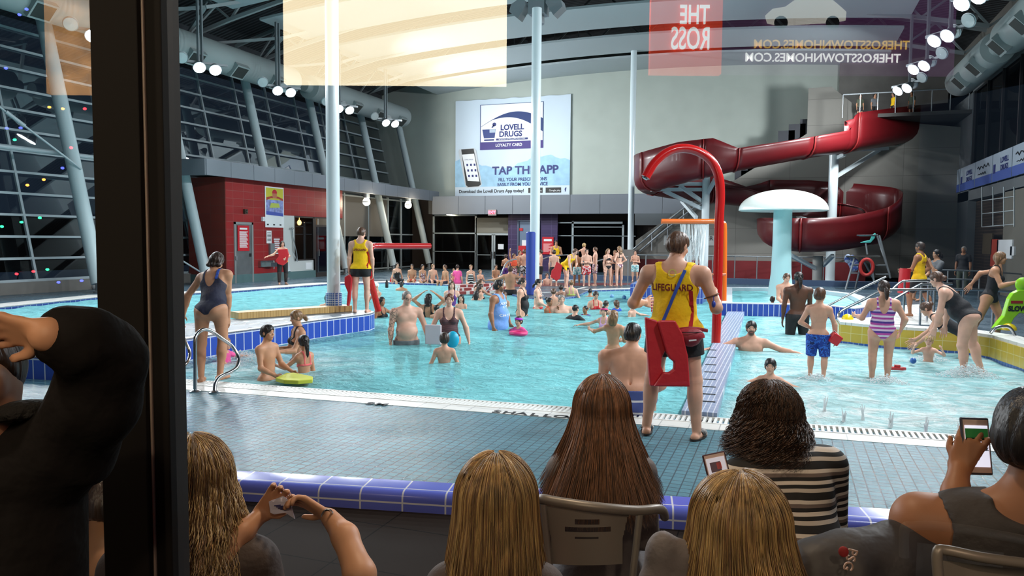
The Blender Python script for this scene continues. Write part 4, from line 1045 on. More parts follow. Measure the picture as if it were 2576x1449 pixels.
thing('horizontal_girt', MB().tube([(-21.9, 7.5, 4.42), (-21.9, 21.5, 4.42)], .075).bar((-21.9, 17.9, 4.42), (-21.2, 17.9, 4.42), .08, .08), MUL, 'thick white horizontal tube across the left glazing', 'tube')
# houses' lights beyond the glass: none; only dark night
# leaning white pipes -------------------------------------------------------------------------------
PIPE = mat('pipe_paint', (190, 204, 208), .35)
lbl = ['nearest, in the left glazing before the black window post', 'just right of the black window post', 'passing behind the canopy above the swimmer poster', 'left of the slim white pool column', 'right of the slim white pool column', 'furthest back, by the corner']
for i, y in enumerate((17.9, 22.6, 27.4, 32.1, 36.9, 41.3)):
    r = empty('leaning_column', (-20.4, y, .0), 'white leaning tube column, '+lbl[i], 'column', 'leaning tube columns along the left wall')
    MB().tube([(-20.4, y, .3), (-22.5, y, 8.9)], .19 if i else .22, 20).build('shaft', PIPE, r)
    MB().lathe([(.16, 0), (.16, .05), (.10, .08), (.10, .30), (.17, .36)], (-20.4, y, .0), 16).build('base_shoe', M_galv, r)
for (a, b, l) in (((-21.9, 14.2, 6.6), (-21.0, 17.9, 3.9), 'thin white brace rod crossing the left glazing above the girt'), ((-22.0, 20.2, 2.3), (-20.5, 22.5, .45), 'thin white brace rod low behind the bending swimmer')):
    thing('brace_rod', MB().tube([a, b], .032).tube([Vector(a).lerp(Vector(b), .45), Vector(a).lerp(Vector(b), .58)], .06), MUL, l, 'brace rod')
# canopy over the left deck ---------------------------------------------------------------------------
cp = MB().box((-22.1, 21.9, 4.16), (-19.75, 40.4, 4.62)); S('ceiling_canopy_left', cp, mat('canopy_top', (92, 98, 104), .6), smooth=False)
r = empty('canopy_fascia', (-19.7, 21.9, 4.0), 'grey panelled canopy fascia along the left wall', 'canopy')
y = 21.9; i = 0
while y < 40.3:
    MB().box((-19.75, y, 4.02), (-19.66, y+1.27, 4.60)).build('fascia_panel', M_grey, r, smooth=False, bevel=.008); y += 1.285
MB().box((-22.1, 21.85, 4.02), (-19.7, 21.9, 4.60)).build('fascia_panel', M_grey, r, smooth=False)
r2 = empty('canopy_fascia', (-19.7, 40.4, 3.1), 'grey panelled canopy fascia along the back wall under the banner', 'canopy')
for k in range(11): MB().box((-19.7+k*1.68, 40.3, 3.22), (-19.7+k*1.68+1.665, 40.42, 4.28)).build('fascia_panel', M_grey, r2, smooth=False, bevel=.008)
S('ceiling_canopy_back', MB().box((-20, 40.42, 3.25), (-1.2, 42, 4.26)), mat('canopy_under', (70, 70, 70), .7), smooth=False)
r3 = empty('canopy_fascia', (-1.2, 41, 3.1), 'darker canopy fascia further back behind the stairs', 'canopy')
for k in range(4): MB().box((-7.7+k*1.9, 40.20, 2.6), (-7.7+k*1.9+1.885, 40.28, 3.22) if k < 4 else None).build('fascia_panel', mat('dark_grey_panel', (88, 94, 98), .6), r3, smooth=False)
# red tiled service block -----------------------------------------------------------------------------------
M_rt = tile_mat('red_wall_tiles', (152, 34, 36), (150, 76, 72), .60, .30, axes='yz', gap=.03, rough=.35, var=.1)
M_rt2 = tile_mat('red_wall_tiles_end', (120, 44, 34), (110, 56, 46), .60, .30, axes='xz', gap=.03, rough=.35, var=.1)
XR = -20.3
rb = MB(); rb.box((-22.1, 23.6, .32), (XR, 27.1, 4.10)); rb.box((-22.1, 27.1, 2.75), (XR, 31.7, 4.10))
S('wall_red_block', rb, M_rt, smooth=False)
S('wall_red_block_end', MB().box((-22.1, 23.56, .32), (XR-.004, 23.6, 4.10)), M_rt2, smooth=False)
S('baseboard_left', MB().box((-22.1, 23.52, 0), (XR+.03, 29.4, .32)), mat('teal_base', (86, 118, 120), .6), smooth=False)
S('wall_white_block', MB().box((-22, 27.1, .32), (XR-.02, 27.9, 2.75)).box((-22, 27.9, .32), (XR-.02, 29.4, .80)), mat('white_glazed_block', (206, 210, 208), .4), smooth=False)
wd = S('window_2', MB().box((XR-.08, 27.9, .8), (XR-.02, 27.96, 2.72)).box((XR-.08, 29.3, 0), (XR-.02, 29.4, 2.72)).box((XR-.08, 27.9, 2.68), (XR-.02, 31.7, 2.76)).box((XR-.08, 27.9, .78), (XR-.02, 29.4, .84)), mat('dark_frame', (54, 48, 46), .5), smooth=False)
MB().box((XR-.06, 27.96, .82), (XR-.05, 29.3, 2.7)).build('window_pane', M_glass, wd, smooth=False)
S('wall_room_behind', MB().box((-22.05, 27.9, 0), (-22.0, 31.7, 2.76)), mat('warm_dark_wall', (66, 44, 34), .8), smooth=False)
dr = S('door_1', MB().box((XR-.07, 29.4, 0), (XR-.02, 29.52, 2.68)).box((XR-.07, 30.5, 0), (XR-.02, 30.62, 2.68)).box((XR-.07, 29.5, 2.3), (XR-.02, 30.6, 2.4)).box((XR-.07, 29.5, 0), (XR-.02, 30.6, .2)), mat('dark_frame', (54, 48, 46), .5), smooth=False)
MB().box((XR-.05, 29.5, .2), (XR-.04, 30.5, 2.3)).build('door_pane', M_glass, dr, smooth=False)
MB().tube([(XR+.0, 29.66, .95), (XR+.05, 29.66, .97), (XR+.05, 29.66, 1.27), (XR, 29.66, 1.29)], .015).build('door_handle', M_steel, dr)
def on_red(px, py, dx=.01): return at_x(px, py, XR+dx)
# steel door with red notice
a, b = on_red(588, 558), on_red(638, 716); ya, yb = a.y, on_red(638, 716).y
d2 = S('door_2', MB().box((XR-.02, ya, 0), (XR+.035, ya+.09, a.z)).box((XR-.02, yb-.09, 0), (XR+.035, yb, a.z)).box((XR-.02, ya, a.z-.09), (XR+.035, yb, a.z)), mat('door_frame_grey', (140, 144, 144), .5), smooth=False)
MB().box((XR-.02, ya+.09, .02), (XR+.02, yb-.09, a.z-.09)).build('door_leaf', mat('worn_steel', (128, 132, 134), .35, .5, var=.15, vscale=2), d2, smooth=False)
MB().box((XR+.02, yb-.24, 1.02), (XR+.06, yb-.16, 1.15)).build('lock_plate', M_black, d2, smooth=False)
MB().box((XR+.03, ya+.02, .9), (XR+.07, ya+.12, 1.05)).build('hinge', M_galv, d2, smooth=False)
RED_S = mat('red_sign', (200, 30, 44), .4)
def poster(name, x, p0, p1, m, label, cat, axis='x'):
    a, b = at_x(*p0, x), at_x(*p1, x); r = empty(name, (x, a.y, b.z), label, cat)
    MB().box((x-.01, a.y, b.z), (x+.012, b.y, a.z)).build('panel', m, r, smooth=False); return r, a, b
r, a, b = poster('rules_sign', XR+.04, (597, 567), (627, 631), RED_S, 'red rules sign with white text on the steel door', 'sign')
W = (b.y-a.y); 
MB().box((XR+.052, a.y+.12, a.z-.16), (XR+.056, b.y-.12, a.z-.09)).build('heading', M_wht, r, smooth=False)
lm = MB()
for i in range(16): lm.box((XR+.052, a.y+.1, a.z-.26-i*(a.z-b.z-.35)/16), (XR+.056, b.y-.08-.12*((i*7) % 4)/4, a.z-.235-i*(a.z-b.z-.35)/16))
lm.build('text_lines', M_wht, r, smooth=False)
# swimmer poster
r, a, b = poster('swimmer_poster', XR+.02, (666, 468), (714, 573), M_wht, 'tall framed swimmer poster on the red tiled wall', 'poster')
x0 = XR+.035; yc = (a.y+b.y)/2; Hh = a.z-b.z; Ww = b.y-a.y
def pp(u, v): return (yc+(u-.5)*Ww, b.z+v*Hh)
def patch(pts, mt, nm='print', dx=0): m = MB(); q = [pp(*p) for p in pts]; m.add([(x0+dx, y, z) for y, z in q], [tuple(range(len(q)))]); return m.build(nm, mt, r, smooth=False)
patch([(.04, .66), (.96, .66), (.96, .97), (.04, .97)], mat('poster_yellow', (206, 196, 60), .5), 'print_background')
patch([(.04, .34), (.96, .31), (.96, .68), (.04, .68)], mat('poster_water', (140, 150, 205), .5, var=.4, vscale=9), 'print_water', .001)
patch([(.04, .31), (.96, .28), (.96, .36), (.04, .40)], mat('poster_blue', (70, 90, 180), .5), 'print_water', .002)
patch([(.5+.13*math.cos(t_), .86+.075*math.sin(t_)) for t_ in np.linspace(0, 6.28, 17)[:-1]], RED_S, 'print_cap', .002)
patch([(.40, .72), (.60, .72), (.63, .84), (.37, .84)], mat('poster_skin', (196, 120, 84), .5), 'print_swimmer', .003)
patch([(.06, .66), (.30, .72), (.70, .72), (.95, .66), (.95, .72), (.68, .77), (.32, .77), (.06, .73)], mat('poster_skin2', (176, 60, 44), .5), 'print_swimmer', .0025)
patch([(.22, .48), (.78, .50), (.72, .60), (.30, .60)], mat('poster_green', (190, 200, 90), .5), 'print_swimmer', .004)
for u in (.12, .45, .80): patch([(u-.05, .05), (u+.05, .05), (u+.05, .085), (u-.05, .085)], M_ink, 'print_logo', .002)
# notices
r, a, b = poster('notice_sheet', XR+.02, (670, 580), (683, 612), M_wht, 'white notice sheet left of the girl lifeguard', 'notice')
lm = MB(); [lm.box((XR+.033, a.y+.04, a.z-.1-i*.055), (XR+.036, b.y-.04, a.z-.08-i*.055)) for i in range(7)]; lm.build('text_lines', M_ink, r, smooth=False)
r = empty('red_wall_lettering', on_red(697, 640), 'white block lettering painted on the red tiles above the girl lifeguard', 'lettering')
lm = MB(); a, b = on_red(689, 599), on_red(704, 625)
for i in range(8): lm.box((XR+.002, a.y+.02*(i % 3), a.z-.07-i*.085), (XR+.006, b.y-.03*(i % 2), a.z-.02-i*.085))
lm.build('text_lines', M_wht, r, smooth=False)
thing('steel_dispenser', MB().box((XR, on_red(676, 615).y, on_red(676, 642).z), (XR+.10, on_red(687, 615).y, on_red(676, 612).z)), M_galv, 'tall steel dispenser box on the red wall below the notice', 'dispenser', smooth=False)
a, b = on_red(650, 656), on_red(686, 670)
thing('steel_fountain', MB().box((XR, a.y, b.z), (XR+.12, b.y, a.z)).box((XR+.0, a.y+.35, b.z), (XR+.36, b.y-.1, a.z-.08)).tube([(XR+.3, b.y-.3, a.z), (XR+.3, b.y-.3, a.z-.35)], .03), M_steel, 'steel drinking fountain on the red wall beside the girl lifeguard', 'fountain', smooth=False)
for i, (px, py, l) in enumerate([(616, 532, 'small dark wall sensor above the steel door'), (661, 551, 'small white alarm box left of the swimmer poster')]):
    p = on_red(px, py); thing('wall_sensor' if i == 0 else 'alarm_box', MB().box((XR, p.y-.09, p.z-.09), (XR+.09, p.y+.09, p.z+.09)).ell((XR+.09, p.y, p.z), (.05, .06, .06)), mat('sensor_dark', (60, 54, 44), .5) if i == 0 else M_wht, l, 'sensor' if i == 0 else 'alarm')
# handheld shower on the white wall
p = at_x(735, 580, XR); r = empty('hand_shower', (XR, p.y, .9), 'handheld shower with hose on the white wall strip', 'shower')
MB().tube([(XR+.03, p.y, 2.2), (XR+.03, p.y+.02, 1.2)], .015).build('riser', M_steel, r)
MB().tube([(XR+.05, p.y+.0, 1.2), (XR+.1, p.y+.15, .8), (XR+.1, p.y+.22, .75), (XR+.08, p.y+.2, 1.1), (XR+.06, p.y-.05, 1.9), (XR+.05, p.y-.1, 2.18)], .018, 8).build('hose', M_galv, r)
MB().lathe([(.02, 0), (.07, .03), (.07, .06), (.02, .09)], (XR+.1, p.y-.15, 2.15), 14).build('shower_head', M_steel, r)
MB().box((XR-.02, 28.7, .38), (XR+.0, 29.15, .68)).build('vent_cover', M_wht, r, smooth=False)
# wall lights under the canopy
for i, (px, py) in enumerate([(922, 508), (1027, 516)]):
    p = at_x(px, py, -19.9); r = empty('canopy_lamp', p, ['round lit canopy lamp nearer the slim white column', 'round lit canopy lamp nearer the back corner'][i], 'lamp', 'lamps under the left canopy')
    MB().ell(p, (.19, .19, .19)).build('lamp_globe', mat('warm_lamp', (255, 244, 220), .5, emit=(255, 240, 205), es=14), r)
    MB().lathe([(.20, -.02), (.21, 0), (.20, .02)], p, 20).build('guard_ring', M_black, r)
    MB().lathe([(.1, .15), (.16, .2), (.16, .5), (.1, .55)], p, 16).build('bracket', M_galv, r)
    ld = bpy.data.lights.new('canopy_glow', 'POINT'); ld.energy = 60; ld.color = (1, .82, .6); ld.shadow_soft_size = .2; lo = bpy.data.objects.new('canopy_glow', ld); COL.objects.link(lo); lo.location = p+Vector((.35, 0, -.1))
p = at_x(753, 560, -21.6); r = thing('pendant_bulb', MB().ell(p, (.1, .1, .13)).tube([p, p+Vector((0, 0, .5))], .01), mat('amber_lamp', (255, 210, 150), .5, emit=(255, 190, 110), es=10), 'small amber bulb glowing in the room behind the glass', 'bulb')
ld = bpy.data.lights.new('bulb_glow', 'POINT'); ld.energy = 14; ld.color = (1, .6, .3); lo = bpy.data.objects.new('bulb_glow', ld); COL.objects.link(lo); lo.location = p+Vector((.3, 0, 0))
# lower left glazing behind the canopy, beyond the red block
g2 = MB(); XL = -21.9
for y in (31.8, 34.2, 36.6, 38.8, 40.4): g2.box((XL, y, 0), (XL+.1, y+.1, 4.2))
for z in (.05, 2.0, 4.0): g2.box((XL, 31.8, z), (XL+.08, 42, z+.08))
w3 = S('window_3', g2, MUL, smooth=False); MB().box((XL+.02, 31.8, .1), (XL+.03, 42, 4.1)).build('window_pane', M_glass, w3, smooth=False)
MB().box((XL+.06, 31.9, 1.9), (XL+.09, 38.7, 4.0)).build('roller_blind', mat('blind_grey', (106, 104, 100), .8), w3, smooth=False)
# back wall lower zone ----------------------------------------------------------------------------------------
YG = 41.4
def bx(px, py=600): return at_y(px, py, YG)
def bz(py, px=1240): return at_y(px, py, YG).z
def rect(m, x0, y0, x1, y1, dy=0, th=.08):
    a, b = at_y(x0, y0, YG), at_y(x1, y1, YG); return m.box((a.x, YG-th+dy, b.z), (b.x, YG+dy, a.z))
m = MB()
for px in (1090, 1196): rect(m, px, 540, px+4, 684)
for py in (540, 585, 631, 677): rect(m, 1090, py, 1200, py+3.5)
w4 = S('window_4', m, M_frame, smooth=False); rect(MB(), 1092, 542, 1198, 678, .05, .01).build('window_pane', M_glass, w4, smooth=False)
m = MB()
for px in (1198, 1238, 1243, 1281): rect(m, px, 590, px+3.5, 684)
rect(m, 1198, 586, 1284, 592); rect(m, 1198, 640, 1284, 643); rect(m, 1198, 680, 1284, 685)
d3 = S('door_3', m, M_frame, smooth=False); rect(MB(), 1200, 590, 1282, 682, .05, .01).build('door_pane', M_glass, d3, smooth=False)
rect(MB(), 1236, 633, 1239, 650, -.1, .05).build('push_bar', M_black, d3, smooth=False); rect(MB(), 1244, 633, 1247, 650, -.1, .05).build('push_bar', M_black, d3, smooth=False)
S('wall_over_door', rect(MB(), 1198, 548, 1284, 587), mat('beige_panel', (128, 124, 112), .7), smooth=False)
r = thing('door_notice', rect(MB(), 1254, 614, 1268, 627, -.06, .02), M_wht, 'white notice taped on the right leaf of the exit doors', 'notice', smooth=False)
S('wall_dark_back', MB().box((-22, YG+.55, -.2), (3, YG+.6, 4.2)), mat('night_brown', (40, 30, 26), .8), smooth=False)
M_pt = tile_mat('purple_wall_tiles', (62, 48, 88), (84, 72, 110), .6, .3, axes='xz', gap=.04, rough=.35)
S('wall_purple', rect(MB(), 1283, 536, 1405, 684, -.2, .1), M_pt, smooth=False)
m = MB(); rect(m, 1307, 556, 1309.5, 690, -.3); rect(m, 1343, 556, 1362, 690, -.3); rect(m, 1307, 554, 1362, 557, -.3)
d4 = S('door_4', m, mat('door_steel_frame', (86, 96, 118), .5), smooth=False)
rect(MB(), 1309, 557, 1345, 690, -.28, .03).build('door_leaf', mat('blue_grey_door', (104, 122, 146), .45), d4, smooth=False)
r = thing('paper_notice', rect(MB(), 1318, 604, 1330, 618, -.33, .01), M_wht, 'white paper taped on the blue grey door', 'notice', smooth=False)
r = thing('red_label', rect(MB(), 1310, 574, 1320, 581, -.33, .01), RED_S, 'small red label high on the blue grey door', 'label', smooth=False)
thing('red_locker_box', rect(MB(), 1311, 618, 1329, 640, -.33, .15), RED_S, 'red box mounted on the blue grey door', 'box', smooth=False)
def sign_back(px0, py0, px1, py1, name, label, dy=-.36):
    a, b = at_y(px0, py0, YG+dy), at_y(px1, py1, YG+dy); r = empty(name, (a.x, YG+dy, b.z), label, 'sign'); MB().box((a.x, YG+dy, b.z), (b.x, YG+dy+.03, a.z)).build('panel', RED_S, r, smooth=False)
    m = MB(); n = 9
    for i in range(n): m.box((a.x+.08, YG+dy-.006, a.z-.42-i*(a.z-b.z-.5)/n), (b.x-.08-.1*(i % 3), YG+dy-.001, a.z-.37-i*(a.z-b.z-.5)/n))
    m.build('text_lines', mat('pale_red_print', (236, 150, 150), .6), r, smooth=False)
    MB().box((a.x+.1, YG+dy-.006, a.z-.24), (b.x-.1, YG+dy-.001, a.z-.12)).build('heading', M_wht, r, smooth=False); return r
sign_back(1364, 596, 1392, 640, 'rules_sign', 'large red rules sign on the purple tiled wall')
# exit signs
def exit_sign(px0, py0, px1, py1, Y, label, s='EXIT'):
    a, b = at_y(px0, py0, Y), at_y(px1, py1, Y); r = empty('exit_sign', ((a.x+b.x)/2, Y, b.z), label, 'exit sign')
    MB().box((a.x, Y-.02, b.z), (b.x, Y+.08, a.z)).build('housing', mat('exit_housing', (150, 140, 138), .5), r, smooth=False)
    dx, dz = (b.x-a.x)*.14, (a.z-b.z)*.2
    MB().box((a.x+dx, Y-.026, b.z+dz), (b.x-dx, Y-.02, a.z-dz)).build('lit_panel', mat('exit_dark', (90, 8, 16), .5, emit=(190, 20, 34), es=.9), r, smooth=False)
    text(s, (a.z-b.z)*.62, mat('exit_red', (255, 70, 80), .5, emit=(255, 70, 86), es=5), frame(((a.x+b.x)/2, Y-.03, (a.z+b.z)/2), (1, 0, 0)), r, sx=1.0, offset=.01)
exit_sign(1228, 527, 1248, 542, 40.22, 'lit red EXIT sign on the grey fascia above the double doors')
exit_sign(2292, 569, 2315, 585, 41.42, 'lit red EXIT sign on the concrete wall at right')
# dark glazing between purple wall and stairs
m = MB()
for (x0, y0, x1, y1) in [(1440, 556, 1443, 690), (1566, 566, 1569, 690), (1440, 558, 1567, 563), (1442, 570, 1567, 572.5), (1400, 592, 1600, 595), (1405, 559, 1440, 562)]: rect(m, x0, y0, x1, y1, -.05)
w5 = S('window_5', m, M_frame, smooth=False); rect(MB(), 1405, 556, 1600, 690, .05, .01).build('window_pane', M_glass, w5, smooth=False)
# porthole fan and round wall lamp
p = at_y(1500, 507, YB-.02); thing('round_vent', MB().lathe([(.22, -.05), (.29, -.05), (.29, 0), (.22, 0)], p, 28, 'y').bar(p-Vector((.22, .03, 0)), p+Vector((.22, -.03, 0)), .04, .05).bar(p-Vector((0, .03, .22)), p+Vector((0, -.03, .22)), .04, .05, up=(1, 0, 0)), M_black, 'small black round vent on the back wall right of the banner', 'vent')
p = at_y(1665, 507, YB-.1); r = empty('wall_lamp', p, 'round glowing wall lamp beside the red arch', 'lamp'); MB().ell(p, (.2, .1, .2)).build('lamp_globe', mat('warm_lamp', (255, 244, 220), .5), r); MB().lathe([(.2, 0), (.25, 0), (.25, .06), (.2, .06)], p, 24, 'y').build('rim', M_galv, r)
p = at_y(690+440, 541, 41.0); thing('ceiling_spot', MB().lathe([(.14, 0), (.16, .03), (.12, .06)], at_y(1130, 541, 41.0), 18), mat('warm_lamp', (255, 244, 220), .5), 'small glowing recessed lamp under the back canopy', 'lamp')
# ducts ---------------------------------------------------------------------------------------------------------
DU = mat('duct_paint', (150, 160, 160), .5)
def duct(X, Z, secs, r_, side, labs_):
    for i, (y0, y1) in enumerate(secs):
        r = empty('air_duct', (X, y0, Z), labs_[i], 'duct', 'air ducts')
        prof = [(r_*.45, y0-.35), (r_*.5, y0), (r_*.93, y0+.05), (r_, y0+.25)]+[(r_, y1-.25), (r_*.93, y1-.05), (r_*.5, y1), (r_*.45, y1+.35)]
        MB().lathe(prof, (X, 0, Z), 28, 'y').build('duct_tube', DU, r, angle=50)
        y = y0+1.0
        while y < y1-.6:
            c = Vector((X+side*r_*.78, y, Z-r_*.72)); n = Vector((side*.7, 0, -.7))
            g = MB().obox(c, (0, .36, 0), Vector((side*.13, 0, .13))*1.6, n*.10).build('diffuser', DU, r, smooth=False)
            MB().obox(c+n*.10, (0, .30, 0), Vector((side*.13, 0, .13))*1.25, n*.01).build('grille', mat('grille_dark', (44, 50, 48), .7), g, smooth=False, world=True)
            y += 2.35
duct(-21.0, 8.75, [(13.0, 20.2), (21.4, 28.8), (30.0, 39.2)], .58, 1, ['big grey air duct cut off by the black window post', 'big grey air duct in the middle of the left wall', 'big grey air duct reaching the back corner'])
duct(6.1, 8.0, [(20.5, 27.0), (28.2, 34.0)], .55, -1, ['grey air duct high at the right edge', 'grey air duct over the right windows, further back'])
# flood light clusters --------------------------------------------------------------------------------------------------------
LIT = mat('lit_lens', (255, 255, 255), .4, emit=(240, 248, 255), es=30); UNL = mat('unlit_lens', (196, 204, 206), .25)
def flood(p, side, label, n_unlit=2):
    p = Vector(p); r = empty('floodlight_cluster', p+Vector((0, 0, -.2)), label, 'floodlight', 'floodlight clusters on drop posts')
    for dy in (-.09, .09): MB().box((p.x-.04, p.y+dy-.03, p.z), (p.x+.04, p.y+dy+.03, p.z+2.55)).build('post', M_galv, r, smooth=False)
    MB().bar(p+Vector((-.5*side, -.5, .05)), p+Vector((.5*side, .8, .05)), .08, .08).build('crossbar', M_galv, r, smooth=False)
    spec = [(.10, -.15, True), (.35, .35, True)]+[(-.35, -.5, False), (-.2, .62, False)][:n_unlit]
    for (dx, dy, lit) in spec:
        c = p+Vector((dx*side, dy, -.18 if lit else .12)); d = Vector((.62*side, -.42 if lit else -.55, -.66 if lit else -.5)).normalized()
        q = d.to_track_quat('Z', 'Y').to_matrix().to_4x4(); hm = MB().lathe([(.06, -.30), (.12, -.24), (.19, -.05), (.22, .0), (.20, .01)], (0, 0, 0), 20)
        hm.v = [tuple(c+(q @ Vector(v))) for v in hm.v]; hd = hm.build('lamp_housing', M_galv, r)
        lm = MB().lathe([(.0, .015), (.19, .015), (.19, .03), (.0, .06)], (0, 0, 0), 20); lm.v = [tuple(c+(q @ Vector(v))) for v in lm.v]
        lm.build('lens', LIT if lit else UNL, hd)
for i, y in enumerate((21.5, 25.8, 30.2, 34.5)):
    flood((-19.5, y, 7.85), 1, ['floodlight cluster beside the black window post', 'floodlight cluster over the swimmer poster', 'floodlight cluster right of the slim white column', 'furthest floodlight cluster on the left, near the banner'][i], 1 if i == 0 else 2)
for i, y in enumerate((21.3, 25.0, 28.9, 32.8)):
    flood((4.2, y, 7.85), -1, ['floodlight cluster at the top right edge', 'brightest floodlight cluster right of the mirrored web address', 'floodlight cluster between the brightest one and the slide platform', 'floodlight cluster just above the people on the slide platform'][i])
for (X, s_) in ((-19.5, 1), (4.2, -1)):
    for i, y in enumerate((4.0, 8.6, 12.9, 17.2)):
        flood((X, y, 7.85), s_, ('left' if s_ > 0 else 'right')+' side floodlight cluster overhead, '+['nearest the window', 'second from the window', 'third from the window', 'fourth from the window'][i])
# pool columns ------------------------------------------------------------------------------------------------------------
CW = mat('column_white', (214, 226, 230), .22)
b = at_z(840, 783, .28)
r = empty('pool_column', b, 'slim white column with blue mosaic foot on the island', 'column')
MB().lathe([(.135, .28), (.135, 11.2)], (b.x, b.y, 0), 28).build('shaft', CW, r)
MB().lathe([(.165, .27), (.165, .66), (.135, .665)], (b.x, b.y, 0), 28).build('mosaic_foot', tile_mat('foot_mosaic', (54, 96, 168), (206, 220, 230), .045, .045, gap=.12, rough=.3, axes='xz'), r)
c2 = at_z(1344, 738, 0)
r = empty('pool_column', c2, 'tall white column with twin lamp head in front of the banner', 'column')
MB().lathe([(.16, 0), (.16, 9.3)], (c2.x, c2.y, 0), 28).build('shaft', CW, r)
t2 = depth(c2); q = at_t(1355, 22, t2)
MB().box((q.x-.28, q.y-.28, q.z-.22), (q.x+.28, q.y+.28, q.z+.26)).build('junction_box', M_galv, r, smooth=False)
for s_ in (-1, 1):
    c = q+Vector((s_*.62, -.1, -.02)); hm = MB(); hm.prism([(-.38, -.1), (-.30, .18), (.0, .36), (.30, .30), (.34, .1), (.0, -.42)], -.2, .2)
    hm.v = [(c.x-s_*v[0]*.8, c.y+v[2]*1.2, c.z+v[1]*.8) for v in hm.v]; hm.build('lamp_head', M_galv, r, smooth=False)
MB().lathe([(.2, -.5), (.2, -.3), (.16, -.2)], q, 16).build('collar', M_galv, r)
p = at_z(1334, 742, 0); thing('padded_post', MB().lathe([(.13, 0), (.15, .02), (.15, 2.0), (.12, 2.04)], p, 24), mat('blue_pad', (44, 66, 150), .45), 'blue padded post just left of the tall white column', 'post')
c3 = at_t(1586, 628, 38.0)
r = empty('pool_column', (c3.x, c3.y, 0), 'far white column standing on a concrete pedestal by the stairs', 'column')
MB().lathe([(.15, c3.z), (.15, 11.2)], (c3.x, c3.y, 0), 24).build('shaft', CW, r); MB().box((c3.x-.35, c3.y-.3, 0), (c3.x+.35, c3.y+.3, c3.z)).build('pedestal', M_conc, r, smooth=False)
# banner on the back wall -----------------------------------------------------------------------------------------------
YN = YB-.12
bn0, bn1 = at_y(1146, 252, YN), at_y(1433, 493, YN)
bw, bh = at_y(1436, 242, YN).x-bn0.x, at_y(1290, 246, YN).z-at_y(1290, 493, YN).z; zb = at_y(1290, 493, YN).z
r = empty('pharmacy_banner', (bn0.x+bw/2, YN, zb), 'large white and blue pharmacy loyalty app banner hanging on the back wall', 'banner')
def bp_(u, v, dy=0): return (bn0.x+u*bw, YN-dy, zb+v*bh)
def bpoly(pts, mt, nm, dy): m = MB(); n = len(pts); m.add([bp_(u, v, dy) for u, v in pts]+[bp_(u, v, dy-.003) for u, v in pts], [tuple(range(n)), tuple(range(n, 2*n))[::-1]]+[(i, n+i, n+(i+1) % n, (i+1) % n) for i in range(n)]); return m.build(nm, mt, r, smooth=False)
def band(xs, lo, hi, mt, nm, dy): return bpoly([(x, hi(x)) for x in xs]+[(x, lo(x)) for x in xs[::-1]], mt, nm, dy)
cl = MB(); nx = 30; V_ = []
for j in range(2):
    for i in range(nx+1): u = i/nx; V_.append((bn0.x+u*bw, YN+.015*math.sin(u*31+j), zb+j*bh+(.02*math.sin(u*40) if j else 0)))
cl.add(V_, [(i, i+1, nx+1+i+1, nx+1+i) for i in range(nx)]); cl.build('cloth', mat('banner_cloth', (206, 220, 232), .7), r)
xs = list(np.linspace(0.0, 1.0, 26))
wav = lambda u: .33+.05*math.sin(u*9+1)+.09*max(0, u-.5)+.012*math.sin(u*47)
band(xs, lambda u: .09, wav, mat('banner_water', (160, 200, 226), .7, var=.12, vscale=3), 'water_print', .024)
band(xs, lambda u: .0, lambda u: .10, mat('banner_cloth', (206, 220, 232), .7), 'foot_print', .026)
bpoly([(.225, .48), (.775, .48), (.775, .945), (.225, .945)], mat('card_edge', (40, 66, 120), .6), 'card_edge', .028)
bpoly([(.232, .56), (.77, .56), (.77, .94), (.232, .94)], M_wht, 'card_face', .031)
bpoly([(.225, .48), (.775, .48), (.775, .557), (.225, .557)], mat('card_purple', (60, 44, 120), .6), 'card_foot', .033)
ua = lambda u: .72+.14*math.sin(min(1, max(0, (u-.232)/.538))*math.pi*.86+.0)+.0
xs2 = list(np.linspace(.232, .77, 22))
band(xs2, lambda u: ua(u)-.004-.13*max(0, (u-.33)/.44), lambda u: ua(u), mat('card_swoosh', (30, 54, 110), .6), 'swoosh', .033)
bpoly([(.245, .69), (.365, .69), (.355, .60), (.26, .60)], mat('mortar_blue', (44, 62, 124), .6), 'mortar_logo', .034); bpoly([(.31, .655), (.36, .655), (.362, .688), (.31, .688)], mat('mortar_light', (176, 190, 206), .6), 'mortar_logo', .036)
bpoly([(.262, .572), (.35, .572), (.35, .588), (.262, .588)], M_navy, 'mortar_foot', .034)
bpoly([(.352+.017*math.cos(t_), .738+.02*math.sin(t_)) for t_ in np.linspace(0, 6.28, 15)[:-1]], M_navy, 'pestle_logo', .034); bpoly([(.325, .705), (.34, .705), (.352, .73), (.342, .735)], M_navy, 'pestle_logo', .034)
def bt(s, u, v, size, mt, sx=1.0, off=.0, al='CENTER', nm='lettering', sp=1.0): return text(s, size, mt, frame(bp_(u, v, .038), (1, 0, 0)), r, nm, sx=sx, offset=off, align=al, spacing=sp)
bt('LOVELL', .508, .700, .44, M_navy, .98, .016); bt('DRUGS', .495, .632, .44, M_navy, 1.0, .016)
bpoly([(.368, .572), (.645, .572), (.645, .592), (.368, .592)], M_navy, 'url_bar', .034); bt('WWW.LOVELLDRUGS.COM', .506, .582, .11, M_wht, 1.2)
bt('LOYALTY CARD', .48, .522, .24, M_wht, .95, .006)
bt('TAP THE APP', .62, .258, .66, M_navy, 1.05, .016)
bt('FILL YOUR PRESCRIPTIONS', .60, .168, .27, M_navy, .92, .004); bt('EASILY FROM YOUR DEVICE', .60, .118, .27, M_navy, .92, .004)
bt('Download the Lovell Drugs App today!', .325, .052, .27, M_ink, .96, .005)
for (u0, u1, s) in ((.652, .775, 'App Store'), (.80, .93, 'Google play')):
    bpoly([(u0, .028), (u1, .028), (u1, .08), (u0, .08)], M_black, 'store_badge', .034); bt(s, (u0+u1)/2+.012, .05, .15, M_wht, .95)
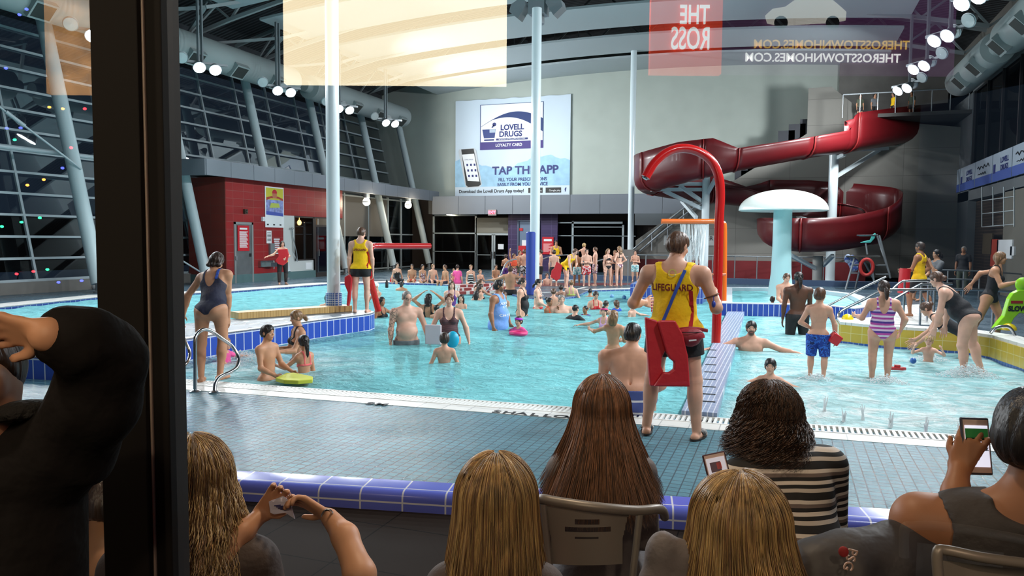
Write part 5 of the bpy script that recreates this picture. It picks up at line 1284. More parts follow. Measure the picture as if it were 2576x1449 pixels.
bt('f', .965, .055, .3, M_navy, 1, .01)
# printed phone
ph = [(.06, .49), (.165, .50), (.24, .12), (.13, .075), (.10, .10)]
bpoly([(.035, .495), (.17, .505), (.19, .485), (.243, .125), (.225, .098), (.11, .09), (.095, .11), (.03, .47)], mat('phone_edge', (196, 200, 204), .5), 'phone_print', .029)
bpoly([(.055, .495), (.168, .498), (.235, .125), (.215, .105), (.118, .10), (.10, .12)], M_black, 'phone_print', .031)
bpoly([(.063, .44), (.172, .445), (.222, .155), (.115, .165)], M_wht, 'phone_screen', .033)
for i in range(3):
    for j in range(3): u, v = .112+j*.033+i*.008, .33-i*.058; bpoly([(u-.008, v-.010), (u+.008, v-.012), (u+.007, v+.012), (u-.009, v+.012)], M_navy, 'app_icon', .036)
bt('LOVELL DRUGS', .125, .385, .09, M_navy, .9)
# concrete stair wall, stairs and platform -------------------------------------------------------------------------------------------
YS = 38.3
pts = [(1598, 668), (1599, 605), (1690, 541), (1747, 505), (1852, 451), (1915, 412), (2030, 336), (2034, 222), (2092, 218), (2185, 292), (2300, 310), (2420, 320), (2420, 700), (1598, 700)]
m = MB(); q = [at_y(a, b, YS) for a, b in pts]; n_ = len(q); m.add([(p.x, YS, max(p.z, 0)) for p in q]+[(p.x, YS+.25, max(p.z, 0)) for p in q], [tuple(range(n_)), tuple(range(n_, 2*n_))[::-1]]+[(i, n_+i, n_+(i+1) % n_, (i+1) % n_) for i in range(n_)])
M_cp = tile_mat('cast_concrete', (122, 120, 114), (96, 94, 90), 2.4, 1.2, axes='xz', gap=.008, rough=.85, var=.05)
S('wall_stair_concrete', m, M_cp, smooth=False)
ss = MB()
for i, (px, py) in enumerate([(1852, 449), (1868, 438), (1884, 430), (1906, 418), (1932, 410), (1958, 352), (1984, 336), (2012, 324)]):
    p = at_y(px, py, YS+1.6); ss.box((p.x, YS+.4, p.z-1.2), (p.x+.75, YS+2.2, p.z+.28))
for i in range(16): p = at_y(1610+i*15, 628-i*11.2, YS+1.6); ss.box((p.x, YS+.4, p.z-.5), (p.x+.42, YS+2.0, p.z))
thing('stair_flight', ss, mat('dark_stair', (52, 54, 60), .7), 'dark stepped flight climbing behind the concrete stair wall', 'stairs', smooth=False)
S('floor_platform', MB().box((3.4, 36.2, 7.15), (7.0, 41.4, 7.3)), mat('dark_platform', (60, 58, 56), .8), smooth=False)
hr = MB()
for o_ in (0, 18):
    P_ = [at_y(a, b+o_, YS-.15) for a, b in [(1578, 640), (1660, 570), (1745, 505), (1800, 478)]]; hr.tube(P_, .045, 8)
for a, b in [(1600, 622), (1640, 588), (1680, 556), (1720, 524)]: p = at_y(a, b, YS-.15); hr.tube([p, p-Vector((0, 0, .85))], .03, 8)
thing('stair_railing', hr, M_galv, 'grey tube railing rising along the concrete stair wall', 'railing')
rl = MB(); a, b = at_y(2120, 270, 36.3), at_y(2330, 275, 36.3)
rl.tube([(a.x, 36.3, 8.2), (6.9, 36.3, 8.2)], .03, 8)
for i in range(8): rl.tube([(a.x+i*(6.9-a.x)/7, 36.3, 7.2), (a.x+i*(6.9-a.x)/7, 36.3, 8.2)], .02, 6)
thing('platform_railing', rl, M_galv, 'thin railing around the high slide platform', 'railing')
# SHALLOW / NO DIVING sign on the stair wall
a, b = at_y(1670, 592, YS-.03), at_y(1800, 618, YS-.03); r = empty('water_sign', (a.x, YS-.03, b.z), 'white SHALLOW WATER NO DIVING sign behind the water curtain', 'sign')
MB().box((a.x, YS-.04, b.z), (b.x, YS-.0, a.z)).build('panel', mat('sign_grey', (176, 178, 176), .6), r, smooth=False)
text('SHALLOW WATER', .30, M_ink, frame(((a.x+b.x)/2, YS-.05, a.z-.14), (1, 0, 0)), r, sx=.9); text('NO DIVING', .30, M_ink, frame(((a.x+b.x)/2, YS-.05, b.z+.15), (1, 0, 0)), r, sx=.9)
# right wall: viewing windows, advert boards, grid, notices ------------------------------------------------------------------------------
XW = 7.0
S('wall_right_upper', MB().box((XW, 5, 3.55), (7.6, 42, 3.95)).box((XW, 5, 8.0), (7.6, 42, 9.0)).box((XW, 36.2, -.2), (7.6, 42, 9)), mat('right_trim_paint', (104, 108, 110), .7), smooth=False)
m = MB()
for y in np.arange(14.0, 36.3, 2.2): m.box((XW+.02, y, 3.95), (XW+.10, y+.09, 8.0))
w6 = S('window_6', m, mat('dark_mullion', (34, 32, 34), .5), smooth=False); MB().box((XW+.1, 14, 3.95), (XW+.11, 36.2, 8)).build('window_pane', M_glass, w6, smooth=False)
S('wall_gallery_back', MB().box((7.55, 14, 3.95), (7.6, 36.2, 8)), mat('gallery_dark', (46, 40, 36), .8), smooth=False)
bd = [(2381, 2415, 0), (2416, 2452, 1), (2453, 2495, 2), (2496, 2544, 1), (2545, 2610, 2), (2612, 2700, 1)]
lb = ['pale blue advert board at the far end of the right gallery', 'second advert board from the far end, with drugs shop logo', 'advert board with dark script between the two shop logos', 'larger looking advert board with drugs shop logo by the frame edge', 'advert board with script cut by the right frame edge', 'advert board beyond the right frame edge']
for i, (x0, x1, k) in enumerate(bd):
    y0, y1 = at_x(x0, 450, XW-.05).y, at_x(x1, 450, XW-.05).y
    ya, yb = min(y0, y1), max(y0, y1)-.04; z0, z1 = 4.0, 5.0
    r = empty('advert_board', (XW-.05, (ya+yb)/2, z0), lb[i], 'advert board', 'advert boards along the gallery')
    MB().box((XW-.06, ya, z0), (XW-.02, yb, z1)).build('panel', mat('board_white', (170, 182, 196), .6), r, smooth=False)
    MB().box((XW-.064, ya, z0), (XW-.06, yb, z0+.34)).build('blue_foot', mat('board_blue', (74, 96, 170), .6), r, smooth=False)
    fm = lambda v: frame((XW-.068, (ya+yb)/2-(.14 if k == 1 else 0)*(yb-ya), z0+v), (0, -1, 0))
    if k == 1:
        text('LOVELL', .26, M_navy, fm(.68), r, sx=.9*(yb-ya)/1.9, offset=.008); text('DRUGS', .26, M_navy, fm(.42), r, sx=.9*(yb-ya)/1.9, offset=.008)
        MB().box((XW-.068, yb-.42, z0+.3), (XW-.064, yb-.12, z0+.62)).build('mortar_logo', M_navy, r, smooth=False)
    elif k == 2: MB().tube([(XW-.068, ya+(yb-ya)*(.85-.07*i), z0+.70+.07*math.sin(i*2.3)) for i in range(11)], .02, 5).build('script_line', M_ink, r); MB().tube([(XW-.068, ya+(yb-ya)*(.8-.06*i), z0+.45+.05*math.sin(i*2.9)) for i in range(9)], .016, 5).build('script_line', M_ink, r)
m = MB(); P_ = lambda a, b: at_x(a, b, XW-.02)
for px in (2470, 2498, 2525, 2551): m.tube([P_(px, 470), P_(px, 570)], .018, 6)
for py in (0, 1, 2): m.tube([P_(2470, 505+py*33), P_(2551, 494+py*35)], .018, 6)
thing('wall_grid', m, M_wpaint, 'white square wire grid on the wall under the advert boards', 'grid')
S('wall_right_lower', MB().box((XW, 5, -.2), (7.6, 30.5, 3.6)), mat('right_lower_paint', (112, 108, 98), .8, var=.06, vscale=1.5), smooth=False)
S('wall_mesh_dark', MB().box((XW+.3, 30.5, -.2), (7.6, 36.2, 3.6)), tile_mat('dark_mesh', (44, 38, 34), (84, 70, 58), .12, .12, axes='yz', gap=.14, rough=.6), smooth=False)
for i, (a, b, c_, d_, mt, l) in enumerate([(2511, 603, 2547, 651, M_wht, 'white notice board on the right wall'), (2496, 602, 2511, 672, mat('orange_red_panel', (170, 60, 40), .6), 'tall orange red panel beside the white notice board'), (2475, 588, 2496, 640, mat('brown_hatch', (74, 62, 44), .6), 'dark brown hatch left of the orange red panel'), (2544, 620, 2553, 643, M_wht, 'small white notice right of the notice board')]):
    p0_, p1_ = P_(a, b), P_(c_, d_); y0_, y1_ = sorted((p0_.y, p1_.y))
    tt = thing(['notice_board', 'wall_panel', 'wall_hatch', 'notice_sheet'][i], MB().box((XW-.05, y0_, p1_.z), (XW, y1_, p0_.z)), mt, l, ['notice board', 'panel', 'hatch', 'notice'][i], smooth=False)
# copper cone light and door at the back right
p = at_y(2390, 590, 40.9); thing('wall_sconce', MB().lathe([(.75, -1.0), (.55, -.2), (.38, .6), (.30, 1.1), (.0, 1.2)], (at_y(2385, 560, 40.9).x, 41.35, at_y(2385, 580, 40.9).z+.1), 24), mat('copper_paint', (150, 104, 84), .5), 'copper coloured half cone sconce on the concrete wall', 'sconce')
m = MB()
for px in (2228, 2262, 2268, 2330): a, b = at_y(px, 600, 41.2), at_y(px+6, 700, 41.2); m.box((a.x, 41.1, 0), (b.x, 41.2, a.z))
a, b = at_y(2228, 596, 41.2), at_y(2336, 603, 41.2); m.box((a.x, 41.1, b.z), (b.x, 41.2, a.z))
d5 = S('door_5', m, mat('door_frame_warm', (140, 132, 122), .5), smooth=False); MB().box((a.x, 41.18, 0), (b.x, 41.19, b.z)).build('door_pane', M_glass, d5, smooth=False)
S('wall_behind_doors', MB().box((a.x-.2, 41.35, 0), (b.x+.2, 41.45, b.z)), mat('night_brown', (40, 30, 26), .8), smooth=False)
# unseen slab added over the viewers to shade them, and the lobby shell
S('ceiling_shade_slab', MB().box((-14, -6, 3.95), (9, 4.25, 4.1)), mat('shade_slab_paint', (60, 54, 50), .8), smooth=False)
S('wall_lobby_back', MB().box((-14, -6.2, -.2), (9, -6, 4.0)), mat('lobby_wall', (30, 26, 24), .9), smooth=False)
# ================================================================= POOL FEATURES
def catmull(P, n=8):
    P = [Vector(p) for p in P]; out = []
    for i in range(len(P)-1):
        p0, p1, p2, p3 = P[max(i-1, 0)], P[i], P[i+1], P[min(i+2, len(P)-1)]
        for k in range(n):
            t = k/n; out.append(0.5*((2*p1)+(p2-p0)*t+(2*p0-5*p1+4*p2-p3)*t*t+(3*p1-p0-3*p2+p3)*t**3))
    return out+[P[-1]]
# water slide ------------------------------------------------------------------------
SL = [(2370, 350, 35.5, 1.0), (2250, 364, 34, 1.0), (2125, 384, 32.5, 1.0), (2105, 386, 32.3, .28), (2020, 399, 31.6, .22), (1930, 415, 31.1, .22), (1845, 431, 31.0, .25), (1790, 443, 31.1, .85), (1720, 460, 31.5, 1.0), (1660, 476, 32.4, 1.0),
      (1630, 483, 33.8, 1.0), (1642, 490, 34.8, .9), (1700, 500, 35.4, .75), (1790, 510, 35.4, .75), (1880, 520, 35.3, .35), (1940, 533, 35.0, .9), (2040, 548, 34.8, 1.15), (2140, 560, 34.4, 1.2), (2205, 573, 33.6, 1.2), (2226, 590, 32.4, 1.1), (2195, 612, 31.6, .85), (2100, 630, 30.8, .75), (2010, 632, 30.7, .7), (1955, 622, 31.6, .6), (1940, 610, 33.2, .4)]
pts = catmull([at_t(a, b, t) for a, b, t, _ in SL], 6); bk = []
for i in range(len(SL)-1): bk += [SL[i][3]+(SL[i+1][3]-SL[i][3])*k/6 for k in range(6)]
bk.append(SL[-1][3])
for i in range(1, len(pts)-1): pass
def flume(i0, i1, grow=0.0, th=.04):
    rows = []
    for i in range(i0, i1+1):
        T = pts[min(i+1, len(pts)-1)]-pts[max(i-1, 0)]; T.z = 0; T.normalize(); sd = T.cross(Vector((0, 0, 1)))
        r = .60+grow; row = []; up = Vector((0, 0, 1)); c = pts[i]+up*(.60)
        for q in ((-r-.02, .0+bk[i]+.02), (-r, bk[i]*.66), (-r, bk[i]*.33)): row.append(c+sd*q[0]+up*q[1])
        for k in range(9): a = math.pi*(1+k/8); row.append(c+sd*math.cos(a)*r+up*math.sin(a)*r)
        row.append(c+sd*r+up*.14); row.append(c+sd*(r+.07)+up*.15)
        rows.append(row)
    m = MB(); n = len(rows[0]); m.add([p for r_ in rows for p in r_], [(j*n+k, j*n+k+1, (j+1)*n+k+1, (j+1)*n+k) for j in range(len(rows)-1) for k in range(n-1)])
    return m
r = empty('water_slide', at_z(2088, 700), 'dark red twisting water slide running down from the high platform', 'water slide')
M_sl = mat('slide_red', (88, 14, 19), .36, coat=.08, var=.06, vscale=2)
cuts = [0, 12, 24, 36, 44, 56, 66, 78, 90, 100, 110, 120, 132, len(pts)-1]
for a, b in zip(cuts[:-1], cuts[1:]):
    o = flume(a, b).build('flume_section', M_sl, r); sd_ = o.modifiers.new('s', 'SOLIDIFY'); sd_.thickness = .045; sd_.offset = 0
for a in cuts[1:-1]:
    m = flume(max(a-1, 0), a, .035); i = len(m.v)//2
    # squeeze the two rows into a narrow flange
    n = i; m.v = [tuple(Vector(m.v[n+k]).lerp(Vector(m.v[k]), .22)) for k in range(n)]+m.v[n:]
    o = m.build('flange', mat('slide_flange', (120, 30, 30), .4), r); sd_ = o.modifiers.new('s', 'SOLIDIFY'); sd_.thickness = .05; sd_.offset = 0
sp1, sp2, sp3 = at_t(1771, 690, 34.2), at_t(2088, 690, 33.6), at_t(2056, 690, 31.6)
def vpost(p, z1, rr): return MB().lathe([(rr*1.8, 0), (rr*1.8, .05), (rr, .06), (rr, z1)], (p.x, p.y, 0), 20)
vpost(sp1, at_t(1771, 432, 34.2).z, .17).build('support_post', CW, r); vpost(sp2, at_t(2088, 372, 33.6).z, .20).build('support_post', CW, r); vpost(sp3, 1.2, .2).build('support_post', mat('aged_white', (156, 158, 154), .5), r)
def strut(a, b, wd=.13): MB().bar(a, b, wd, wd*1.2).build('strut', CW, r, smooth=False)
for (a, b, t0, t1) in [((1680, 463), (1770, 463), 33, 34.2), ((1638, 477), (1770, 477), 33, 34.2), ((1710, 468), (1768, 508), 33.5, 34.2), ((1670, 480), (1765, 525), 33.5, 34.2), ((1800, 450), (1772, 500), 33, 34.2), ((1715, 505), (1752, 548), 36, 34.2), ((2096, 378), (2258, 373), 33.6, 34.4), ((2215, 375), (2100, 446), 34.4, 33.6), ((2125, 388), (2092, 405), 32.6, 33.6), ((2006, 542), (2060, 570), 35, 33.8), ((2080, 566), (2150, 566), 33.6, 33), ((1985, 640), (2060, 680), 30.7, 31.6), ((2095, 643), (2070, 668), 30.8, 31.6)]:
    strut(at_t(*a, t0), at_t(*b, t1))
# mushroom --------------------------------------------------------------------------------
c = at_z(1963, 746, .10); r = empty('mushroom_shower', (c.x, c.y, 0), 'big white mushroom shower standing in the round splash pool', 'mushroom shower')
tc = depth(c); zt, zr_ = at_t(1970, 478, tc).z, at_t(1970, 530, tc).z; Rm = 213/2/FPX*tc
MB().lathe([(.40, -.2), (.38, .1), (.30, .8), (.275, 1.6), (.27, zr_)], (c.x, c.y, 0), 32).build('stem', mat('mushroom_stem', (176, 214, 218), .3), r)
prof = [(.1, zr_-.0), (Rm*.96, zr_-.02), (Rm, zr_)]+[(Rm*math.cos(a), zr_+(zt-zr_)*math.sin(a)) for a in np.linspace(.08, math.pi/2-.02, 14)]
MB().lathe(prof, (c.x, c.y, 0), 48).build('cap', mat('mushroom_cap', (240, 246, 240), .25, coat=.3), r, angle=60)
# red arch and orange curtain pipe -------------------------------------------------------------
t_ = depth(at_z(1801, 861, .05)); P = [at_t(a, b, t_) for a, b in [(1801, 863), (1806, 700), (1809, 560), (1812, 490), (1808, 445), (1791, 407), (1758, 382), (1715, 373), (1676, 385), (1645, 412), (1624, 446)]]
r = empty('spray_arch', P[0], 'tall red cane shaped spray arch on the mosaic divider wall', 'spray arch')
MB().tube(catmull(P, 6), .079, 18).build('pipe', M_red, r); MB().tube([P[-1], P[-1]+(P[-1]-P[-2]).normalized()*.03], .05, 12).build('nozzle', M_steel, r)
MB().tube([at_t(1826, 690, t_), at_t(1790, 690, t_)], .02, 8).build('valve', mat('orange_gloss', (226, 104, 30), .25, coat=.4), r)
t_ = 19.5; P = [at_t(a, b, t_) for a, b in [(1821, 762), (1822, 650), (1822, 575), (1819, 562), (1806, 557), (1740, 557), (1664, 557)]]
r = empty('curtain_pipe', P[0], 'orange right angled pipe pouring a water curtain behind the red arch', 'pipe')
MB().tube(catmull(P[:5], 4)+P[5:], .068, 14).build('pipe', mat('orange_gloss', (226, 104, 30), .25, coat=.4), r)
m = MB(); rng = random.Random(5)
for i in range(70):
    x0 = rng.uniform(1711, 1778); dy = rng.uniform(70, 135); x1 = 1742+(x0-1744)*.72+rng.uniform(-4, 4); z = []
    a, b = at_t(x0, 563, t_), at_t(x1, 563+dy, t_+rng.uniform(-.15, .15)); m.tube([a, a.lerp(b, .5)+Vector((rng.uniform(-.01, .01), 0, 0)), b], [.007, .006, .003], 5)
M_spray = glass_mat('spray_water', (.95, .98, 1), 1.0, .1)
def spray_mat(name, fac):
    m_ = bpy.data.materials.new(name); m_.use_nodes = True; nt = m_.node_tree; nt.nodes.clear(); o_ = N(nt, 'ShaderNodeOutputMaterial')
    tr = N(nt, 'ShaderNodeBsdfTransparent'); df = N(nt, 'ShaderNodeBsdfDiffuse'); df.inputs[0].default_value = (.9, .94, .96, 1); mx = N(nt, 'ShaderNodeMixShader'); mx.inputs[0].default_value = fac
    L(nt, tr.outputs[0], mx.inputs[1]); L(nt, df.outputs[0], mx.inputs[2]); L(nt, mx.outputs[0], o_.inputs[0]); return m_
M_sp = spray_mat('falling_water', .75)
tag(m.build('water_curtain', M_sp, None), 'thin white strands of water falling from the orange pipe', 'water', kind='stuff')
# guard chair -------------------------------------------------------------------------------------
tg = 28.6; G_ = lambda a, b, d=0: at_t(a, b, tg+d)
r = empty('lifeguard_chair', G_(2180, 729), 'tall steel lifeguard chair with turquoise seat beside the slide', 'lifeguard chair')
for (a, b) in [((2127, 729, 0), (2150, 645, 0)), ((2151, 729, .9), (2170, 645, .5)), ((2238, 690, 0), (2205, 590, .2)), ((2200, 715, 0), (2188, 645, 0)), ((2205, 715, .6), (2168, 648, .2)), ((2240, 700, .9), (2212, 592, .9))]:
    MB().tube([G_(*a), G_(*b)], .035, 8).build('leg', M_galv, r)
MB().box((0, 0, 0), (1, 1, 1)) if False else None
p0_, p1_ = G_(2128, 645), G_(2214, 645); MB().obox((p0_+p1_)/2+Vector((0, .4, 0)), (p1_-p0_)/2, (0, .5, 0), (0, 0, .03)).build('platform', M_steel, r, smooth=False)
for (a, b) in [((2205, 667), (2230, 667)), ((2205, 690), (2236, 690)), ((2140, 687), (2160, 687)), ((2148, 665), (2166, 665))]: p0_, p1_ = G_(*a), G_(*b); MB().obox((p0_+p1_)/2+Vector((0, .2, 0)), (p1_-p0_)/2, (0, .22, 0), (0, 0, .02)).build('step', M_galv, r, smooth=False)
MB().tube([G_(2178, 612), G_(2182, 640)], .03, 8).build('seat_post', M_galv, r); MB().tube([G_(2155, 592), G_(2205, 592), G_(2208, 590)], .025, 8).build('arm_rest', M_steel, r)
m = MB(); q = [G_(*a) for a in [(2163, 611), (2190, 611), (2200, 600), (2204, 588), (2200, 586), (2193, 592), (2188, 604), (2172, 607)]]; n_ = len(q); m.add([p for p in q]+[p+Vector((.05, .5, 0)) for p in q], [tuple(range(n_)), tuple(range(n_, 2*n_))[::-1]]+[(i, n_+i, n_+(i+1) % n_, (i+1) % n_) for i in range(n_)])
m.build('seat', mat('turquoise_seat', (76, 178, 170), .4), r, smooth=False, bevel=.02)
m = MB(); rng = random.Random(2)
for i in range(9): p = G_(2140+rng.uniform(-8, 12), 655+rng.uniform(-6, 18), .1); m.ell(p, (.13, .08, .18), 10, 6)
thing('hanging_towel', m, fabric('towel', ('print', (60, 84, 150), (150, 164, 190), 9)), 'blue and white towels hanging on the lifeguard chair', 'towel')
m = MB(); p = G_(2180, 672, -.2); m.tube([p+Vector((.22*math.cos(a), 0, .30*math.sin(a))) for a in np.linspace(0, 6.28, 20)[:-1]], .06, 8, closed=True)
thing('rescue_ring', m, mat('ring_red', (180, 44, 40), .5), 'red rescue ring hanging under the lifeguard chair', 'rescue ring')
# railings -------------------------------------------------------------------------------------------
def rail(name, label, paths, rr, m_=None, posts=(), cat='railing', group=None):
    r = empty(name, paths[0][0], label, cat, group)
    for P in paths: MB().tube(catmull(P, 4) if len(P) > 2 else P, rr, 10).build('tube', m_ or M_steel, r)
    for a, b in posts:
        MB().tube([a, b], rr*.9, 8).build('post', m_ or M_steel, r)
    return r
T_ = 35.0
pa = [at_t(a, 641+(a-1600)*.014, T_) for a in (1600, 1800, 2000, 2130)]
rail('deck_railing', 'long grey railing along the foot of the slide', [pa], .03, M_galv, [(at_t(1625+56*i, 642+i*.8, T_), Vector((at_t(1625+56*i, 642, T_).x, at_t(1625+56*i, 642, T_).y, 0))) for i in range(10)])
p0_, p1_ = at_y(1560, 694, 37.8), at_y(1945, 694, 37.8)
thing('red_wall_pad', MB().box((p0_.x, 38.1, .0), (p1_.x+4, 38.28, .85)), mat('pad_dark_red', (112, 30, 34), .5, var=.2, vscale=1), 'dark red padding strip along the foot of the stair wall', 'padding', smooth=False)
S('wall_low_ledge', MB().box((p0_.x-3, 32.8, .0), (5, 33.3, .22)), mat('ledge_blue_grey', (66, 84, 112), .5), smooth=False)
for i, (xs_, y0, y1, t_) in enumerate([((1355, 1385, 1430), 645, 690, 31), ((1485, 1530, 1580), 650, 690, 30.5)]):
    rail('entry_railing', ['grey stair rails behind the blue padded post', 'grey stair rails among the children queueing on the far deck'][i], [[at_t(xs_[0], y0+12, t_), at_t(xs_[1], y0, t_), at_t(xs_[2], y0-4, t_)]], .025, M_galv, [(at_t(x, y0+2, t_), Vector((at_t(x, y0, t_).x, at_t(x, y0, t_).y, 0))) for x in xs_])
rail('step_rail', 'steel handrail climbing out of the water by the red and white steps', [[at_t(1215, 742, 25), at_t(1255, 700, 25.6), at_t(1275, 660, 26.5), at_t(1300, 652, 27)]], .022, M_galv, [], group=None)
t1 = 14.6
R1 = lambda a, b, d=0: at_t(a, b, t1+d)
rail('handrail', 'long shiny handrail crossing behind the striped swimmer', [[R1(2108, 812), R1(2110, 790), R1(2125, 777), R1(2170, 755), R1(2215, 732), R1(2250, 729), R1(2420, 728), R1(2576, 735), R1(2680, 741)]], .026, None, [(R1(2351, 729, .1), Vector((R1(2351, 729, .1).x, R1(2351, 729, .1).y, 0))), (R1(2500, 731, .1), Vector((R1(2500, 731, .1).x, R1(2500, 731, .1).y, 0)))])
rail('handrail', 'diagonal shiny handrail rising left of the ponytailed striped swimmer', [[at_t(2080, 771, 16.8), at_t(2160, 729, 16.8), at_t(2228, 696, 16.8)]], .024, None, [(at_t(2222, 699, 16.8), Vector((at_t(2222, 699, 16.8).x, at_t(2222, 699, 16.8).y, 0)))])
rail('handrail', 'bent shiny handrail in front of the walking lifeguard', [[at_t(2225, 748, 17), at_t(2262, 712, 17), at_t(2285, 707, 17), at_t(2330, 706, 17), at_t(2346, 712, 17)]], .026, None, [(at_t(2276, 708, 17), Vector((at_t(2276, 708, 17).x, at_t(2276, 708, 17).y, 0))), (at_t(2336, 708, 17), Vector((at_t(2336, 708, 17).x, at_t(2336, 708, 17).y, 0)))])
rail('handrail', 'lower bent handrail just right of the walking lifeguard', [[at_t(2250, 752, 15.9), at_t(2310, 718, 15.9), at_t(2330, 715, 15.9), at_t(2395, 714, 15.9)]], .026, None, [(at_t(2318, 717, 15.9), Vector((at_t(2318, 717, 15.9).x, at_t(2318, 717, 15.9).y, 0)))])
rail('handrail', 'dark barrier rails behind the walking lifeguard at right', [[at_t(2330, 678, 24), at_t(2460, 682, 24), at_t(2576, 690, 24)], [at_t(2330, 700, 24), at_t(2460, 704, 24)]], .025, M_galv, [(at_t(x, 680, 24), Vector((at_t(x, 680, 24).x, at_t(x, 680, 24).y, 0))) for x in (2345, 2385, 2425, 2465)])
t2_ = 11.9; R2 = lambda a, b: at_t(a, b, t2_)
r = rail('grab_rail', 'curved chrome grab rail at the yellow wall by the right edge', [[R2(2492, 838), R2(2503, 826), R2(2522, 821), R2(2540, 824), R2(2552, 842), R2(2557, 870), R2(2557, 905)]], .024)
MB().lathe([(.06, 0), (.06, .015), (.03, .03)], R2(2557, 905), 16).build('base_flange', M_steel, r)
def ladder(P, label):
    r = empty('pool_ladder_rail', P[0], label, 'ladder rail', 'ladder rails by the bending woman'); MB().tube(catmull(P, 5), .0215, 14).build('tube', M_steel, r)
    for q in (P[0], P[-1]): MB().lathe([(.062, 0), (.062, .012), (.05, .018), (.028, .03)], (q.x, q.y, 0), 20).build('base_flange', M_steel, r)
b0, b1 = at_z(491, 986, 0), at_z(540, 989, 0); t0_ = depth(b0)
ladder([b0, at_t(491, 930, t0_), at_t(491, 856, t0_), at_t(497, 839, t0_+.05), at_t(513, 829, t0_+.1), at_t(533, 834, t0_+.2), at_t(560, 853, t0_+.3), at_t(585, 872, t0_+.4), at_t(600, 898, t0_+.4), at_t(597, 922, t0_+.3), at_t(580, 936, t0_+.2), at_t(554, 948, t0_+.1), at_t(542, 964, t0_), b1], 'shiny steel ladder rail gripped by the bending woman')
b0, b1 = at_z(375, 972, 0), at_z(418, 976, 0); t0_ = depth(b0)
ladder([b0, at_t(374, 900, t0_), at_t(374, 838, t0_), at_t(382, 815, t0_), at_t(396, 800, t0_+.1), at_t(420, 797, t0_+.2), at_t(438, 808, t0_+.3), at_t(455, 838, t0_+.35), at_t(467, 862, t0_+.4), at_t(477, 886, t0_+.4), at_t(473, 908, t0_+.3), at_t(455, 926, t0_+.2), at_t(432, 936, t0_+.1), at_t(420, 950, t0_), b1], 'steel ladder rail half hidden by the black window post')
# lane ropes and left deck bits -----------------------------------------------------------------------------
def lane(px0, py0, px1, py1, label):
    a, b = at_z(px0, py0, .09), at_z(px1, py1, .09); r = empty('lane_rope', a-Vector((0, 0, .09)), label, 'lane rope', 'rolled out lane ropes'); mw, mb_ = MB(), MB(); n = int((b-a).length/.16)
    for i in range(n):
        p = a.lerp(b, i/n)+Vector((0, 0, .0)); (mw if (i//9) % 2 else mb_).lathe([(.03, -.06), (.085, -.04), (.085, .04), (.03, .06)], (p.x, p.y, p.z), 8, 'y')
    mw.build('white_floats', M_wht, r); mb_.build('blue_floats', mat('float_blue', (40, 56, 150), .5), r)
lane(-60, 712, 268, 722, 'blue and white lane rope by the left glazing'); lane(432, 702, 562, 697, 'blue and white lane rope beyond the bending woman')
m = MB(); A_ = lambda a, b, d=0: at_t(a, b, 24.5+d)
for a, b in [((40, 725), (48, 680)), ((92, 725), (84, 680)), ((48, 680), (84, 680)), ((30, 672), (95, 676)), ((52, 655), (52, 680)), ((84, 655), (84, 680)), ((52, 655), (84, 655))]: m.tube([A_(*a), A_(*b)], .02, 6)
m.obox(A_(68, 665), (.22, 0, 0), (0, .03, 0), (0, 0, .13))
thing('poolside_stand', m, M_black, 'small black metal stand on the left deck by the glazing', 'stand')
# slow sign, domes, toys -----------------------------------------------------------------------------------------
ts = depth(at_z(2512, 829, .335)); Sg = lambda a, b, d=0: at_t(a, b, ts+d); ax = 2583
half = [(2567, 729), (2549, 738), (2540, 752), (2533, 775), (2527, 795), (2512, 812), (2502, 826), (2506, 831), (2524, 830), (2541, 820), (2552, 800), (2566, 787), (ax, 790)]
pg = half+[(2*ax-a, b) for a, b in half[::-1][1:]]; q = [Sg(a, b) for a, b in pg]; n_ = len(q); bkv = _f*.10; bkv.z = 0
r = empty('slow_sign', (Sg(ax, 829).x, Sg(ax, 829).y, .33), 'lime green SLOW turtle shaped floor sign at the right edge', 'sign')
r['label'] = 'lime green cut-out SLOW floor sign on the yellow wall, right edge'
m = MB(); m.add([p for p in q]+[p+bkv for p in q], [tuple(range(n_)), tuple(range(n_, 2*n_))[::-1]]+[(i, n_+i, n_+(i+1) % n_, (i+1) % n_) for i in range(n_)])
m.build('figure_board', mat('lime_plastic', (150, 220, 30), .4), r, smooth=False, bevel=.012)
MB().ell(Sg(2578, 716)+bkv*.5, (.115, .06, .12), 20, 12).build('figure_head', mat('lime_plastic', (150, 220, 30), .4), r)
n3 = -_f; n3.z = 0; n3.normalize()
def sgf(a, b): o_ = Sg(a, b)+n3*.006; return frame(o_, _r0)
text('SLOW!', .115, M_ink, sgf(2561, 777), r, offset=.005, sx=.95)
m = MB(); m.obox(Sg(2558, 760)+n3*.004, _r0*.10, n3*.003, Vector((0, 0, .022))); m.build('stripe', mat('stripe_red', (160, 40, 30), .5), r, smooth=False)
for i, (px, py, rr) in enumerate([(2132, 803, .105), (2537, 830, .12)]):
    p = at_z(px, py, .335); thing('yellow_dome', MB().lathe([(rr, 0)]+[(rr*math.cos(a), rr*.95*math.sin(a)) for a in np.linspace(.15, 1.5, 7)], p, 24), mat('dome_yellow', (226, 200, 20), .35), ['small yellow dome on the left end of the yellow wall', 'yellow dome beside the lime SLOW sign'][i], 'dome')
p = at_z(2297, 914, -.02); thing('blue_ball', MB().ell((p.x, p.y, .02), (.045, .045, .045)), mat('ball_blue', (40, 96, 170), .4), 'small blue ball floating near the toddler', 'ball')
p = at_z(2255, 929, -.02); r = empty('toy_boat', (p.x, p.y, -.03), 'red plastic toy boat floating between the striped girl and the toddler', 'toy boat')
